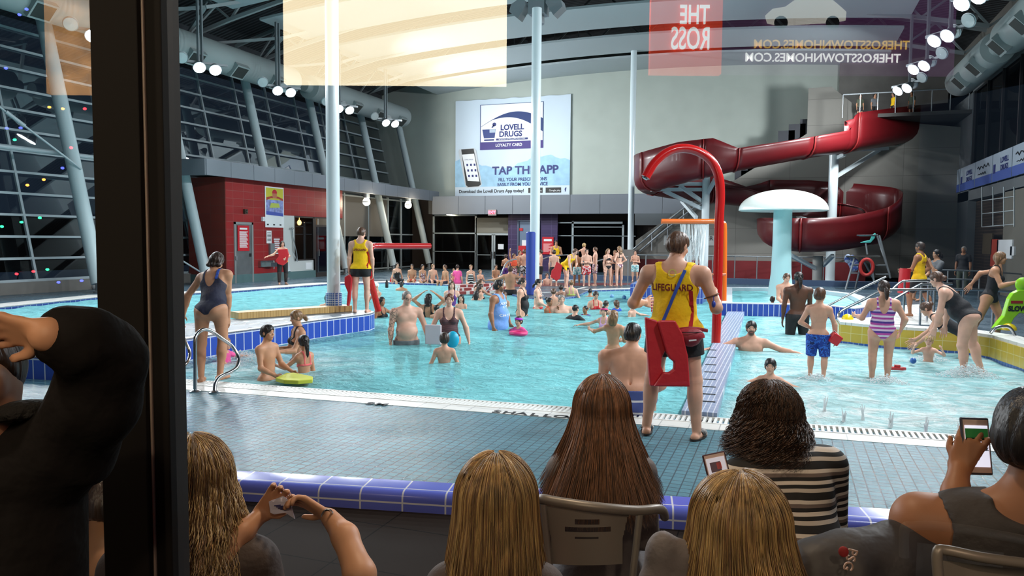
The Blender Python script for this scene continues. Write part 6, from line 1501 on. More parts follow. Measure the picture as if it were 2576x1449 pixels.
hb = MB(); hb.prism([(-.12, -.045), (.08, -.045), (.13, 0), (.08, .045), (-.12, .045)], 0, .045); hb.v = [(v[0]+p.x, v[1]+p.y, v[2]-.03) for v in hb.v]; hb.build('hull', M_red, r, smooth=False, bevel=.01)
MB().box((p.x-.03, p.y-.025, .015), (p.x+.05, p.y+.025, .045)).build('cabin', M_red, r, smooth=False, bevel=.006); MB().tube([(p.x-.07, p.y, .01), (p.x-.07, p.y, .07)], .008, 8).build('mast', M_red, r)
for i, (px, py) in enumerate([(1539, 745), (1570, 748)]): p = at_z(px, py); thing('float_ball', MB().ell((p.x, p.y, .0), (.07, .07, .07), 12, 8), mat('ball_bluewhite', (110, 160, 200), .4), ['small blue and white ball floating left of the blue block', 'small blue and white ball floating closest to the blue block'][i], 'ball')
p = at_t(973, 700, 27.4); r = empty('water_bottle', (p.x, p.y, 0), 'small dark bottle standing on the far deck left of the seated girl in black', 'bottle'); MB().lathe([(.05, 0), (.055, .02), (.055, .2), (.03, .25), (.03, .29)], (p.x, p.y, 0), 14).build('bottle_body', M_black, r)
p = at_z(976, 709); thing('red_cone', MB().lathe([(.11, 0), (.11, .02), (.03, .26), (.01, .27)], (p.x+.2, p.y, 0), 16), M_red, 'small red cone on the pool edge left of the seated girl in black', 'cone')
# jets and splashes -----------------------------------------------------------------------------------------
jm = spray_mat('white_water', .8)
for i, px in enumerate((2075, 2122, 2170, 2240, 2328, 2412)):
    p = at_z(px, [1035, 1062, 1058, 1075, 1090, 1105][i], -.05); m = MB(); rng = random.Random(i)
    for k in range(9): m.tube([p+Vector((rng.uniform(-.012, .012), rng.uniform(-.02, .02), 0)), p+Vector((rng.uniform(-.03, .03), rng.uniform(-.03, .03), rng.uniform(.08, .17)))], [.010, .003], 6)
    thing('floor_jet', m, jm, ['leftmost small white water jet, just right of the curly haired woman', 'second small white water jet from the curly haired woman', 'small white water jet below the striped swimmer', 'small white water jet below the red toy boat', 'small white water jet below the toddler', 'rightmost small white water jet, by the phone of the man at right'][i], 'water jet', 'row of water jets at the near right edge')
def splash(px, py, n, sx, sy, sz, label, seed):
    p = at_z(px, py, -.05); m = MB(); rng = random.Random(seed)
    for i in range(n):
        a, d = rng.uniform(0, 6.28), rng.random()**.6; h_ = sz*(1-d)*rng.uniform(.2, 1); rr = rng.uniform(.003, .012)*(1-.5*d)
        m.ell((p.x+rng.gauss(0,.02)+sx*d*math.cos(a), p.y+sy*d*math.sin(a), -.05+h_), (rr*1.5, rr, rr), 5, 4)
    tag(m.build('water_splash', jm, None), label, 'splash', kind='stuff')
splash(2440, 948, 1300, .42, .25, .20, 'white water splashing round the legs of the bending woman in black', 1)
splash(2228, 962, 450, .28, .16, .12, 'white water splashing at the shins of the striped swimmer', 2)
splash(2050, 955, 300, .25, .15, .10, 'white water splashing at the shins of the boy in blue shorts', 3)
splash(2340, 905, 350, .30, .2, .10, 'white water splashing around the sitting toddler', 4)
splash(600, 905, 900, .6, .4, .16, 'white churning water by the tiled island wall', 5)
# ================================================================= PEOPLE
Fb = {'black': (26, 25, 28), 'navy': (34, 38, 62), 'red': (196, 38, 44), 'yellow': (255, 206, 8), 'coral': (240, 110, 110), 'purple': (92, 50, 130), 'pink': (236, 90, 160), 'blue': (50, 90, 200), 'teal': (40, 170, 200),
      'maroon': ('stripes', (78, 44, 52), (120, 84, 88), (60, 36, 44), (100, 70, 72), .035), 'bluep': ('print', (24, 60, 150), (50, 110, 210), 26, (20, 40, 100)), 'stripe': ('stripes', (232, 220, 236), (196, 80, 170), (86, 60, 150), (220, 200, 226), (180, 70, 160), .13),
      'bwprint': ('print', (24, 24, 26), (222, 222, 222), 16), 'aqua': ('print', (120, 196, 200), (226, 236, 234), 22), 'redplaid': ('plaid', (176, 30, 46), (226, 200, 204), .06), 'jersey': (116, 160, 226), 'jwhite': (236, 240, 244),
      'redprint': ('print', (190, 30, 44), (226, 190, 190), 14), 'plum': ('print', (110, 60, 84), (220, 200, 205), 20), 'zig': ('stripes', (30, 30, 34), (220, 230, 230), (30, 30, 34), .09), 'greyp': ('print', (150, 150, 156), (90, 90, 100), 30), 'lime': (200, 230, 110), 'lilac': (226, 170, 214), 'orange': (226, 84, 50), 'olive': (70, 76, 62), 'grey': (110, 112, 116)}
f_ = lambda k: (k, Fb[k])
TR_ = lambda k, **o: ('trunks', f_(k), o); OP = lambda k, **o: ('onepiece', f_(k), o)
BK = lambda a, b=None: [('bikini_top', f_(a), {}), ('bikini_bottom', f_(b or a), {})]
GUARD = [('shorts', f_('black'), {'len': .42, 'waist': .0}), ('tank', f_('yellow'), {})]
PPL = {}
def vsz(t): return min(.021, max(.0075, t*.00072))
def stand(key, label, px, py, top, z=0.0, h=None, **k):
    p = at_z(px, py, z); t = depth(p); hh = (at_t(px, top, t).z-z); k.setdefault('vs', vsz(t))
    r, J = figure(label, p, h or hh, **k); PPL[key] = (r, J); return r, J
def wade(key, label, px, wy, top, h, wz=-.05, low=.55, **k):
    p = at_z(px, wy, wz); t = depth(p); ztop = at_t(px, top, t).z; lean = abs(k.get('lean', 0)); hh = h*(.53+.47*math.cos(R_(lean)))
    p.z = ztop-hh; k.setdefault('vs', vsz(t)); k['cutz'] = max(0.0, (wz-p.z)-low)
    r, J = figure(label, p, h, **k); PPL[key] = (r, J); return r, J
def seat(key, label, px, py, top, z=0.0, h=None, **k):
    p = at_z(px, py, z); t = depth(p); ztop = at_t(px, top, t).z; k.setdefault('vs', vsz(t))
    r, J = figure(label, p, h or (ztop-z)/.53, anchor='seat', legs=k.pop('legs', ('sit', 'sit')), **k); PPL[key] = (r, J); return r, J
def on_skin(c, obs, out=.006, back=True):
    """pushes flat prints onto the clothed back or front (mesh given in torso units x, z on plane y=0)"""
    D, G = c['Dt'], c['G']; sgn = -1 if back else 1
    for ob in obs:
        me = ob.data
        for v in me.vertices:
            x, e, z = v.co
            p = c['tz'](x, 0, z); d = c['R'] @ V3(0, sgn, 0)
            for _ in range(150):
                i = np.clip(np.round((p-G.lo)/G.vs).astype(int), 0, np.array(D.shape)-1)
                if D[tuple(i)] > out: break
                p = p+d*.0025
            p = p+d*(.0015+.001*abs(e)); v.co = Vector(p)
        me.update(); ob.parent = c['root']; ob.matrix_parent_inverse = Matrix.Identity(4)
def back_text(c, s, size, x, z, mt, out=.017, back=True, sx=1.0, name='lettering', offset=.0):
    h, Tl = c['h'], c['Tl']; fl = -1 if not back else 1
    o = text(s, size, mt, Matrix.Identity(4), None, name, ext=0, offset=offset, sx=sx)
    import bmesh
    bm = bmesh.new(); bm.from_mesh(o.data); bmesh.ops.triangulate(bm, faces=bm.faces); bmesh.ops.subdivide_edges(bm, edges=bm.edges, cuts=1); bm.to_mesh(o.data); bm.free()
    for v in o.data.vertices: v.co = Vector((x+fl*v.co.x/h, 0, z+v.co.y/Tl))
    on_skin(c, [o], out, back); return o
def guard_print(c, sc=1.0):
    back_text(c, 'LIFEGUARD', .062*sc, 0, .66, mat('guard_maroon', (120, 24, 30), .6), out=.024, sx=.84, offset=.002)
def red_sides(c):
    garment(c, 'tank', f_('red'), {'off': .010, 'name': 'side_panel', 'label': 'red side panel'}) if False else None
def foam(name, pts_px, t, th, m, root, bev=.012):
    q = [at_t(a, b, t) for a, b in pts_px]; d = -_f*th; n_ = len(q); mb = MB(); mb.add([p-d*.5 for p in q]+[p+d*.5 for p in q], [tuple(range(n_)), tuple(range(n_, 2*n_))[::-1]]+[(i, n_+i, n_+(i+1) % n_, (i+1) % n_) for i in range(n_)])
    return mb.build(name, m, root, smooth=False, bevel=bev)
M_tube = mat('rescue_red', (190, 30, 40), .5, bump=.3, bscale=12)
# ---- main lifeguard
r, J = stand('guard', 'tall lifeguard seen from behind in yellow tank top at the near pool edge', 1688, 1098, 585, face=168, skin='fair', hair=('short', 'brown'), g=1.22, vs=.0068,
     arms=(((.50, .12, -1), (-.15, .95, -.05)), ((.42, .0, -1), (-.15, .9, .25))), legs=(((.17, .03, -1), (.10, -.06, -1)), ((.17, .03, -1), (.08, -.08, -1))), yaw=28, nod=14,
     clothes=[('shorts', f_('black'), {'len': .50, 'waist': .0, 'flare': .014}), ('tank', f_('yellow'), {'low': .02, 'nb': .052, 'wn': .062, 'arm': .066})])
c = J['ctx']; guard_print(c, 1.35)
back_text(c, 'o', .16, 0, .90, mat('crest_cream', (236, 214, 120), .6), name='crest')
strap_band(c, (.062, -.03, .93), (-.055, -.03, .02), .028, mat('strap_blue', (52, 92, 196), .6), 'whistle_strap', out=.036)
# red side panel of the tank
for k_ in (1,):
    strap_band(c, (.088, -.012, .62), (.092, -.01, .05), .035, mat('fabric_red', Fb['red'], .75), 'side_panel', out=.030)
pk = empty('hip_pack', at_t(1737, 880, 6.62), 'dark red hip pack worn on the back of the tall lifeguard', 'hip pack')
pm = MB(); pc = at_t(1736, 848, 6.60); pm.ell((0, 0, 0), (.13, .075, .085), 24, 14)
pm.v = [tuple(pc+_r0*v[0]*(1-.25*(v[2] < 0))+Vector((0, 0, v[2]))+Vector((_f.x, _f.y, 0))*v[1]) for v in pm.v]; M_pk = mat('pack_red', (150, 30, 44), .6, bump=.3, bscale=20); pm.build('pouch', M_pk, pk)
zp = MB(); zp.tube([at_t(1706+i*7.5, 836, 6.515+.0035*(i-4)**2) for i in range(9)], .004, 6); zp.build('zip', M_black, pk)
MB().tube([at_t(1694, 832, 6.66), at_t(1715, 828, 6.60), at_t(1736, 826, 6.58), at_t(1760, 828, 6.60), at_t(1780, 832, 6.68)], .016, 8, sy=.3).build('belt', M_pk, pk)
MB().bar(at_t(1733, 857, 6.505), at_t(1752, 855, 6.505), .004, .012).build('logo_mark', M_wht, pk, smooth=False)
rt = empty('rescue_tube', at_t(1685, 972, 6.62), 'red foam rescue tube with a hole hanging beside the tall lifeguard', 'rescue tube')
foam('foam_pad', [(1622, 797), (1652, 806), (1673, 880), (1664, 900), (1662, 920), (1668, 934), (1642, 971), (1634, 970), (1627, 880)], 6.60, .06, M_tube, rt)
foam('foam_pad', [(1653, 812), (1660, 806), (1697, 806), (1716, 840), (1729, 895), (1734, 972), (1643, 971), (1667, 936), (1682, 937), (1694, 928), (1695, 910), (1684, 902), (1676, 888)], 6.56, .07, M_tube, rt)
wh = empty('whistle', at_t(1808, 780, 6.75), 'blue whistle on a brown cord round the upper arm of the tall lifeguard', 'whistle')
ar_ = c['ar'][1]; Mw = J['M']; mid = Mw @ Vector(ar_[0]*.35+ar_[1]*.65)
ax_ = (Mw.to_3x3() @ Vector(unit(ar_[1]-ar_[0]))).normalized(); u_ = ax_.orthogonal().normalized(); v_ = ax_.cross(u_)
MB().tube([mid+(u_*math.cos(a)+v_*math.sin(a))*.064 for a in np.linspace(0, 6.28, 22)[:-1]], .006, 6, closed=True).build('cord', mat('cord_brown', (110, 70, 44), .7), wh)
MB().ell(mid-_f*.07+Vector((0, 0, -.07)), (.018, .018, .03)).tube([mid-_f*.066, mid-_f*.07+Vector((0, 0, -.05))], .003, 5).build('whistle_body', mat('whistle_blue', (50, 70, 170), .4), wh)
for i, (hip, kn, an, sg) in enumerate(c['lg']):
    sd = empty('slide_sandal', Mw @ Vector((an[0], an[1], 0)), ['left black slide sandal with white stripes under the tall lifeguard', 'right black slide sandal with white stripes under the tall lifeguard'][i], 'sandal', 'pair of sandals of the tall lifeguard')
    fr = unit(V3(sg*.18, 1, 0)); so = MB(); P_ = []
    for a in np.linspace(0, 6.28, 25)[:-1]: q = V3(an[0], an[1], 0)+fr*(.055+.158*math.cos(a))+V3(fr[1], -fr[0], 0)*.054*math.sin(a); P_.append((q[0], q[1]))
    so.prism(P_, -.004, .018, M=Mw); so.build('sole', mat('sandal_black', (30, 26, 26), .6), sd, smooth=False)
    for k, mm in ((0, 'sandal_black'), (1, 'w'), (2, 'w'), (3, 'w')):
        P_ = []
        for a in np.linspace(.25, 2.9, 12): q = V3(an[0], an[1], .02)+fr*(.075+.016*k if k else .098)+V3(fr[1], -fr[0], 0)*.054*math.cos(a)+V3(0, 0, .056*math.sin(a)); P_.append(Mw @ Vector(q))
        MB().tube(P_, .034 if k == 0 else .0085, 8, sy=.12 if k == 0 else .5).build('strap' if k == 0 else 'stripe', mat('sandal_black', (30, 26, 26), .6) if k == 0 else M_wht, sd) if k else MB().tube(P_, .008, 8, sy=6).build('strap', mat('sandal_black', (30, 26, 26), .6), sd)
# ---- lifeguard on the island
r, J = stand('isl', 'lifeguard in yellow tank top standing on the island tip, back turned', 908, 786, 573, z=.28, face=170, skin='pale', hair=('short', 'brown'), g=.98, arms=('down', 'down'), yaw=22, nod=22, clothes=GUARD, sex='m')
guard_print(J['ctx']); strap_band(J['ctx'], (.082, -.012, .6), (.086, -.01, .0), .04, mat('fabric_red', Fb['red'], .75), 'side_panel')
ti = depth(at_z(908, 786, .28)); rt = empty('rescue_tube', at_t(875, 770, ti), 'narrow red rescue tube hanging left of the island lifeguard', 'rescue tube')
foam('foam_pad', [(868, 697), (881, 690), (886, 700), (882, 752), (878, 770), (873, 768), (876, 735), (868, 715)], ti-.15, .12, M_tube, rt)
rt = empty('padded_pole', at_t(930, 785, ti+.3), 'tall red padded post leading to the red beam behind the island lifeguard', 'post')
b0 = at_z(930, 788, .28); b0 = Vector((b0.x, b0.y+.35, .28)); tb = depth(b0)
MB().tube(catmull([b0, at_t(930, 690, tb), at_t(930, 640, tb), at_t(934, 622, tb), at_t(946, 619, tb+.2), at_t(1010, 619, tb+.6)], 4)+[at_t(1082, 619, tb+1.0)], [.085]*21+[.085], 16).build('pad', M_red, rt) if False else MB().tube(catmull([b0, at_t(930, 690, tb), at_t(930, 640, tb), at_t(934, 622, tb), at_t(946, 619, tb+.2), at_t(1010, 619, tb+.6), at_t(1082, 619, tb+1.0)], 5), .066, 16).build('pad', M_red, rt)
# ---- bending woman at the ladder
r, J = stand('bend', 'woman in navy one-piece swimsuit bending forward at the steel ladder', 530, 962, 640, h=1.66, face=150, skin='tan', hair=('bob', 'dbrown', {'len': .42}), sex='f', g=1.16, lean=30, side=-9, yaw=-6, nod=38, fat=.4,
     arms=(((.75, -.1, -1), (.3, .1, -1), 'abs'), ((-.10, .12, -1), (-.06, .12, -1), 'abs')), legs=('stand', ((.03, .12, -1), (0, -.22, -1))), clothes=[OP('navy', nb=.16, cut=2.8)])
strap_band(J['ctx'], (.05, -.03, .68), (.062, -.02, .95), .03, mat('strap_blue', (52, 92, 196), .6), 'shoulder_strap')
# ---- boy with the kickboard, women and girls near the ladder
wade('boyk', 'smiling boy with black hair holding a yellow kickboard', 672, 951, 818, 1.42, face=48, skin='tan', hair=('short', 'black', {'line': .36}), arms=(((.18, .35, -1), (-.05, .85, -.4)), ((.15, .25, -1), (-.30, .9, -.45))), clothes=[TR_('black', waist=.0)])
tk = 9.35; kb = empty('kickboard', at_t(742, 955, tk), 'yellow foam kickboard floating in front of the smiling boy', 'kickboard')
q = [at_z(a, b, .03) for a, b in [(693, 950), (720, 938), (740, 937), (775, 944), (787, 947), (786, 954), (750, 957), (715, 956)]]
m = MB(); m.prism([(p.x, p.y) for p in q], -.02, .03); m.build('board', mat('board_yellow', (206, 212, 70), .6), kb, smooth=False, bevel=.008)
wade('bik', 'woman in black halter bikini pointing left behind the smiling boy', 752, 905, 782, 1.66, face=-72, skin='tan', sex='f', hair=('pony', 'lbrown', {'len': .35, 'z': .05}), yaw=0, nod=12, g=.95, arms=(((.2, .55, -1), (.15, 1, .05)), ((.2, .3, -1), (0, 1, .1))), clothes=BK('black'))
wade('cor', 'girl in coral bikini with long wet ponytail reaching left', 766, 936, 845, 1.28, face=-140, skin='tan', sex='f', hair=('pony', 'black', {'len': 1.0, 'z': .15}), yaw=20, arms=(((.4, .6, -.6), (.1, 1, .1)), 'down'), clothes=BK('coral'))
wade('tod', 'small child in pink crouching in the water behind the ladder', 566, 912, 850, 1.0, face=60, skin='fair', hair=('short', 'lbrown'), arms=('wide', 'fwd'), clothes=[('tee', f_('pink'), {})])
# ---- central waders
wade('tat', 'bald tattooed man with glasses standing waist deep in dark trunks', 1022, 866, 733, 1.80, face=14, skin='tattoo', hair=('buzz', 'grey', {'line': .62}), fat=1.3, g=1.14, nod=10, yaw=-8, arms=('out', 'down'), clothes=[TR_('grey', waist=.02)])
c = PPL['tat'][1]['ctx']; gm = MB()
for sx_ in (-1, 1): gm.tube([c['Lf'](sx_*.17+.11*math.cos(a), .40, .0+.075*math.sin(a)) for a in np.linspace(0, 6.28, 14)[:-1]], .0022, 5, closed=True); gm.tube([c['Lf'](sx_*.28, .38, .02), c['Lf'](sx_*.36, .0, .02)], .002, 5)
gm.tube([c['Lf'](-.06, .41, .02), c['Lf'](.06, .41, .02)], .002, 5); gm.build('glasses', M_black, c['root'], world=False)
wade('tank', 'smiling woman in dark red patterned tankini standing waist deep', 1130, 862, 740, 1.68, face=-4, skin='pale', sex='f', g=1.2, fat=.3, hair=('bun', 'auburn', {'z': .05}), arms=('out', 'out'), clothes=[OP('maroon', nf=.12, low=-.3)])
wade('kid1', 'small boy seen from behind in front of the woman in the tankini', 1118, 913, 838, 1.18, face=178, skin='fair', hair=('short', 'dbrown'), arms=('out', 'out'), yaw=-10, clothes=[TR_('blue')])
wade('jer', 'heavy bearded man in light blue basketball jersey number 15', 1252, 826, 706, 1.86, face=66, skin='beard', hair=('short', 'black'), g=1.25, fat=1.0, yaw=-14, arms=(((.30, .10, -1), (.1, .35, -1)), ((.34, .0, -1), (.15, .30, -1))), clothes=[('jersey', f_('jersey'), {'arm': .062})])
c = PPL['jer'][1]['ctx']; 
for s_, z, sz in (('NORTH', .70, .075), ('15', .52, .13), ('CAROLINA', .30, .070)): back_text(c, s_, sz, 0.02, z, M_wht, out=.022, back=False, offset=.002)
strap_band(c, (-.085, .0, .62), (-.10, .0, .02), .05, mat('fabric_jwhite', Fb['jwhite'], .7), 'side_stripe')
wade('blk', 'woman in plain black one-piece swimsuit right of the jersey man', 1312, 795, 700, 1.68, face=72, skin='fair', sex='f', g=1.12, fat=.8, hair=('bun', 'dbrown', {'z': -.05}), arms=('down', 'down'), clothes=[OP('black')], low=.7)
wade('hb', 'girl with bright purple headband swimming beside the jersey man', 1306, 832, 797, 1.15, face=-38, skin='fair', sex='f', hair=('short', 'dbrown'), arms=('wide', 'wide'), clothes=[('tee', f_('pink'), {})])
c = PPL['hb'][1]['ctx']; MB().tube([c['Lf'](.36*math.cos(a), .45*math.sin(a)-.03, .24+.06*math.sin(a)) for a in np.linspace(0, 6.28, 26)[:-1]], .022, 8, closed=True, sy=.35).build('headband', mat('band_purple', (176, 40, 190), .6), c['root'], world=False)
wade('grb', 'woman in grey bikini top and red bottoms by the blue padded post', 1352, 775, 703, 1.66, face=78, skin='pale', sex='f', g=1.1, fat=.6, hair=('pony', 'black', {'len': .45, 'z': -.1}), arms=('down', 'lap'), clothes=BK('greyp', 'red'), low=.7)
wade('hoh', 'woman in black swimsuit with both hands on her head, seen from behind', 1078, 797, 740, 1.64, face=168, skin='tan', sex='f', hair=('long', 'black', {'len': .7}), arms=('head', 'head'), clothes=[OP('black', nb=.22)])
wade('chd', 'child with wet black hair just right of the woman with hands on head', 1098, 800, 768, 1.15, face=160, skin='tan', hair=('wet', 'black'), arms=('down', 'down'))
wade('pur', 'long haired woman in purple swimsuit behind the woman in the tankini', 1136, 768, 708, 1.66, face=8, skin='pale', sex='f', g=1.05, hair=('long', 'brown', {'len': .9, 'sides': 1}), arms=('out', 'down'), clothes=[OP('purple')])
wade('gdh', 'girl with long dark hair neck deep right of the woman in purple', 1160, 777, 742, 1.3, face=-8, skin='fair', sex='f', hair=('long', 'black', {'len': .8, 'sides': 1}))
wade('lau', 'laughing woman with loose black hair near the island tip', 958, 797, 748, 1.6, face=52, skin='brown', sex='f', hair=('long', 'black', {'len': .8}), arms=('wide', 'out'), clothes=[OP('black')])
wade('wcap', 'swimmer in white cap between the red post and the seated children', 948, 760, 712, 1.5, face=-60, skin='fair', hair=('swimcap', '#f0f0f0'), arms=('face', 'face'), clothes=[TR_('blue')])
wade('swb', 'swimmer with wet black hair in front of the seated children', 1010, 731, 708, 1.45, face=170, skin='tan', hair=('wetlong', 'black', {'len': .4}))
wade('colh', 'dark haired swimmer half hidden behind the mosaic column foot', 824, 776, 742, 1.5, face=170, skin='tan', hair=('wetlong', 'black', {'len': .5}))
wade('ln1', 'woman with long brown hair leaning on the red and white steps', 1190, 748, 704, 1.6, face=60, skin='fair', sex='f', lean=25, hair=('long', 'brown', {'len': 1.0}), arms=('reach', 'prop'), clothes=[OP('black')])
wade('ln2', 'woman with very long dark hair beside the red and white steps', 1207, 752, 715, 1.55, face=110, skin='fair', sex='f', hair=('long', 'dbrown', {'len': 1.1}), clothes=[OP('black')])
wade('bh1', 'head of a girl with long black hair between the steps and the jersey man', 1198, 756, 732, 1.3, face=176, skin='fair', sex='f', hair=('long', 'black', {'len': .7}))
stand('mank', 'shirtless man in black trunks climbing out at the steel handrail', 1283, 748, 672, face=176, skin='tan', hair=('short', 'brown'), h=1.72, g=1.1, lean=12, arms=('wide', 'wide'), sink=.0, clothes=[TR_('black')]) if False else wade('mank', 'shirtless broad man in black trunks seen from behind by the steel handrail', 1283, 742, 670, 1.76, face=176, skin='tan', hair=('short', 'brown'), g=1.15, arms=('wide', 'wide'), clothes=[TR_('black')], low=.8)
wade('bwt', 'child in black and white print trunks behind the jersey man', 1268, 770, 735, 1.25, face=150, skin='fair', hair=('short', 'brown'), clothes=[TR_('bwprint')])
# ---- right of centre
wade('bunw', 'dark skinned girl with a bun and yellow goggles on her forehead', 1380, 786, 750, 1.4, face=55, skin='brown', sex='f', hair=('bun', 'black', {'z': .4}), arms=('face', 'down'), clothes=[OP('orange')])
wade('gog', 'grey haired man with goggles on his forehead sitting low in the water', 1412, 786, 743, 1.78, face=10, skin='pale', hair=('short', 'grey'), g=1.25, fat=.8)
wade('btw', 'girl with brown hair up just behind the man with goggles', 1392, 770, 727, 1.5, face=176, skin='fair', sex='f', hair=('bun', 'brown', {'z': .1}))
wade('blkt', 'swimmer in black shirt with wet black hair in mid pool', 1446, 803, 768, 1.4, face=140, skin='fair', hair=('wet', 'black'), arms=('wide', 'reach'), clothes=[('tee', f_('black'), {})])
wade('kidp', 'small dark haired child with purple collar in mid pool', 1473, 793, 770, 1.1, face=-30, skin='brown', hair=('wet', 'black'), clothes=[('tee', f_('purple'), {})])
wade('redb', 'woman in red bikini top looking down at the children', 1497, 778, 733, 1.62, face=18, skin='fair', sex='f', hair=('bun', 'dbrown', {'z': -.05}), nod=20, arms=('down', 'out'), clothes=BK('red'))
wade('pkg', 'girl with pink goggles and lilac swimsuit stretching her arms', 1520, 824, 772, 1.35, face=-20, skin='fair', sex='f', hair=('pony', 'dbrown', {'len': .5}), arms=('wide', 'wide'), clothes=[OP('lilac')])
c = PPL['pkg'][1]['ctx']; MB().tube([c['Lf'](.35*math.cos(a), .44*math.sin(a)-.03, .22+.05*math.sin(a)) for a in np.linspace(0, 6.28, 24)[:-1]], .018, 8, closed=True, sy=.5).build('goggles', mat('goggle_pink', (230, 60, 130), .4), c['root'], world=False)
wade('lngb', 'thin child with long light brown hair and goggles, seen from behind', 1542, 885, 782, 1.28, face=172, skin='tan', hair=('long', 'lbrown', {'len': .55}), arms=(((.9, .3, -.35), (.6, .9, .1)), 'front'), clothes=[TR_('redprint', waist=-.02)])
wade('bgi', 'small girl with wet dark hair and blue float near the big man', 1551, 781, 756, 1.1, face=-150, skin='fair', sex='f', hair=('wetlong', 'brown', {'len': .4}), clothes=[('tee', f_('blue'), {})])
wade('bald', 'boy with very short fair hair laughing to the right in mid pool', 1590, 796, 757, 1.25, face=62, skin='pale', hair=('buzz', 'blond'), arms=('wide', 'down'))
wade('hd1', 'swimmer with dark wet hair nearest the far pool edge', 1484, 745, 727, 1.4, face=160, skin='tan', hair=('wet', 'black'))
wade('limb', 'woman in lime halter bikini seen from behind', 1437, 748, 706, 1.62, face=176, skin='pale', sex='f', hair=('bun', 'lbrown', {'z': .2}), arms=('out', 'out'), clothes=BK('lime'), low=.7)
wade('hd2', 'brown haired child left of the woman in the lime bikini', 1411, 746, 717, 1.25, face=176, skin='fair', hair=('short', 'dbrown'), clothes=[OP('olive')])
wade('hd3', 'child with dark hair right of the girl with pink goggles', 1523, 790, 757, 1.2, face=150, skin='fair', hair=('wet', 'dbrown'))
# ---- big man sitting at the near edge
r, J = seat('big', 'big shirtless man in blue striped trunks sitting at the near pool edge', 1586, 1046, 812, z=-.04, face=176, skin='fair', h=1.76, hair=('short', 'black'), g=1.42, fat=1.6, yaw=18, nod=12, arms=('lap', 'lap'), vs=.0075, clothes=[('trunks', ('bluestr', ('stripes', (66, 84, 150), (66, 84, 150), (66, 84, 150), (66, 84, 150), (210, 216, 226), (66, 84, 150), .115)), {'waist': .30, 'len': .8})])
# ---- shallow side
wade('goat', 'man with black goatee crouching low in the shallow water', 1888, 881, 809, 1.80, face=4, skin='goat', hair=('short', 'black', {'line': .36}), g=1.22, arms=('wide', 'wide'), low=.3)
wade('bsm', 'boy with wet black hair looking up from the shallow water', 1937, 962, 903, 1.22, face=-4, skin='fair', hair=('short', 'black', {'line': .36}), arms=('wide', 'wide'), low=.25)
wade('drd', 'dark skinned shirtless man with dreadlocks in long black shorts', 2005, 842, 686, 1.78, face=-165, skin='dark', hair=('pony', 'black', {'len': .9, 'z': .1}), g=1.12, arms=('down', 'lap'), clothes=[('trunks', f_('black'), {'len': 1.0, 'waist': .05})], low=.4)
wade('cou', 'shirtless man with brown hair partly hidden by the dark skinned man', 1975, 790, 688, 1.75, face=20, skin='fair', hair=('short', 'brown'), nod=15, arms=('down', 'lap'))
wade('flt', 'toddler in red and blue float vest by the splash pool rim', 1942, 788, 746, .95, face=165, skin='tan', hair=('short', 'dbrown'), clothes=[('vest', f_('blue'), {'low': .1}), ('tee', f_('red'), {'low': .72, 'off': .03})], arms=('wide', 'wide'))
r, J = stand('blu', 'boy in blue patterned swim shorts walking away with a red bucket', 2054, 958, 725, z=-.12, face=172, skin='fair', hair=('short', 'brown'), yaw=16, g=1.02, arms=(((.5, -.15, -1), (-.55, .35, -.35)), ((.35, .1, -1), (.05, .25, -1))), legs=(((.06, .12, -1), (0, -.1, -1)), ((.06, .06, -1), (0, -.2, -1))), clothes=[('trunks', f_('bluep'), {'len': 1.0, 'waist': .02, 'flare': .016})])
garment(J['ctx'], 'trunks', f_('black'), {'len': .01, 'waist': .04, 'off': .012, 'name': 'waistband', 'label': 'black waistband'}) if False else None
w_ = J['wristR']; bq_ = at_t(2100, 852, depth(w_)-.05); r = empty('bucket', bq_-Vector((0, 0, .08)), 'red square toy bucket in the hand of the boy in blue shorts', 'bucket')
m = MB(); m.v = []; m.prism([(-.07, -.06), (.07, -.06), (.07, .06), (-.07, .06)], -.07, .07, Matrix.Translation(bq_) @ Matrix.Rotation(.6, 4, 'Y') @ Matrix.Rotation(.3, 4, 'Z')); m.build('pail', mat('bucket_red', (200, 30, 40), .35), r, smooth=False, bevel=.012)
MB().tube([bq_+Vector((-.06, 0, .06)), bq_+Vector((-.01, 0, .11)), bq_+Vector((.05, 0, .05))], .005, 6).build('handle', M_wht, r)
stand('str', 'girl in pink and purple striped one-piece swimsuit seen from behind', 2212, 962, 708, z=-.12, face=-172, skin='fair', sex='f', g=1.34, fat=.5, hair=('pony', 'dbrown', {'len': .7, 'z': .05}), yaw=-10, arms=(((.45, .25, -1), (.35, 1, .05)), ((.5, -.1, -1), (-.1, .4, -.6))), legs=(((.04, .0, -1), (.0, -.05, -1)), ((-.03, .08, -1), (-.02, -.12, -1))), clothes=[OP('stripe', arm=.078, nb=.15)])
stand('lean', 'big woman in black swimsuit leaning forward, face turned to picture left', 2447, 950, 690, z=-.12, h=1.62, face=-96, skin='pale', sex='f', g=1.38, fat=.8, lean=42, nod=18, yaw=12, hair=('bun', 'brown', {'z': -.05}), arms=(((.1, .1, -1), (-.0, .25, -1), 'abs'), ((.1, .0, -1), (0, .1, -1), 'abs')), legs=(((.05, .12, -1), (0, -.12, -1)), ((.05, -.12, -1), (0, -.35, -1))), clothes=[OP('black', cut=2.4)])
wade('glw', 'woman with glasses and hair bun bending far down towards the toddler', 2425, 900, 782, 1.6, face=-92, skin='fair', sex='f', lean=62, nod=30, hair=('bun', 'brown', {'z': .2}), arms=(((.2, .3, -1), (0, .8, -.7), 'abs'), ((.1, .5, -1), (0, .8, -.6), 'abs')), clothes=[OP('black')], low=.3)
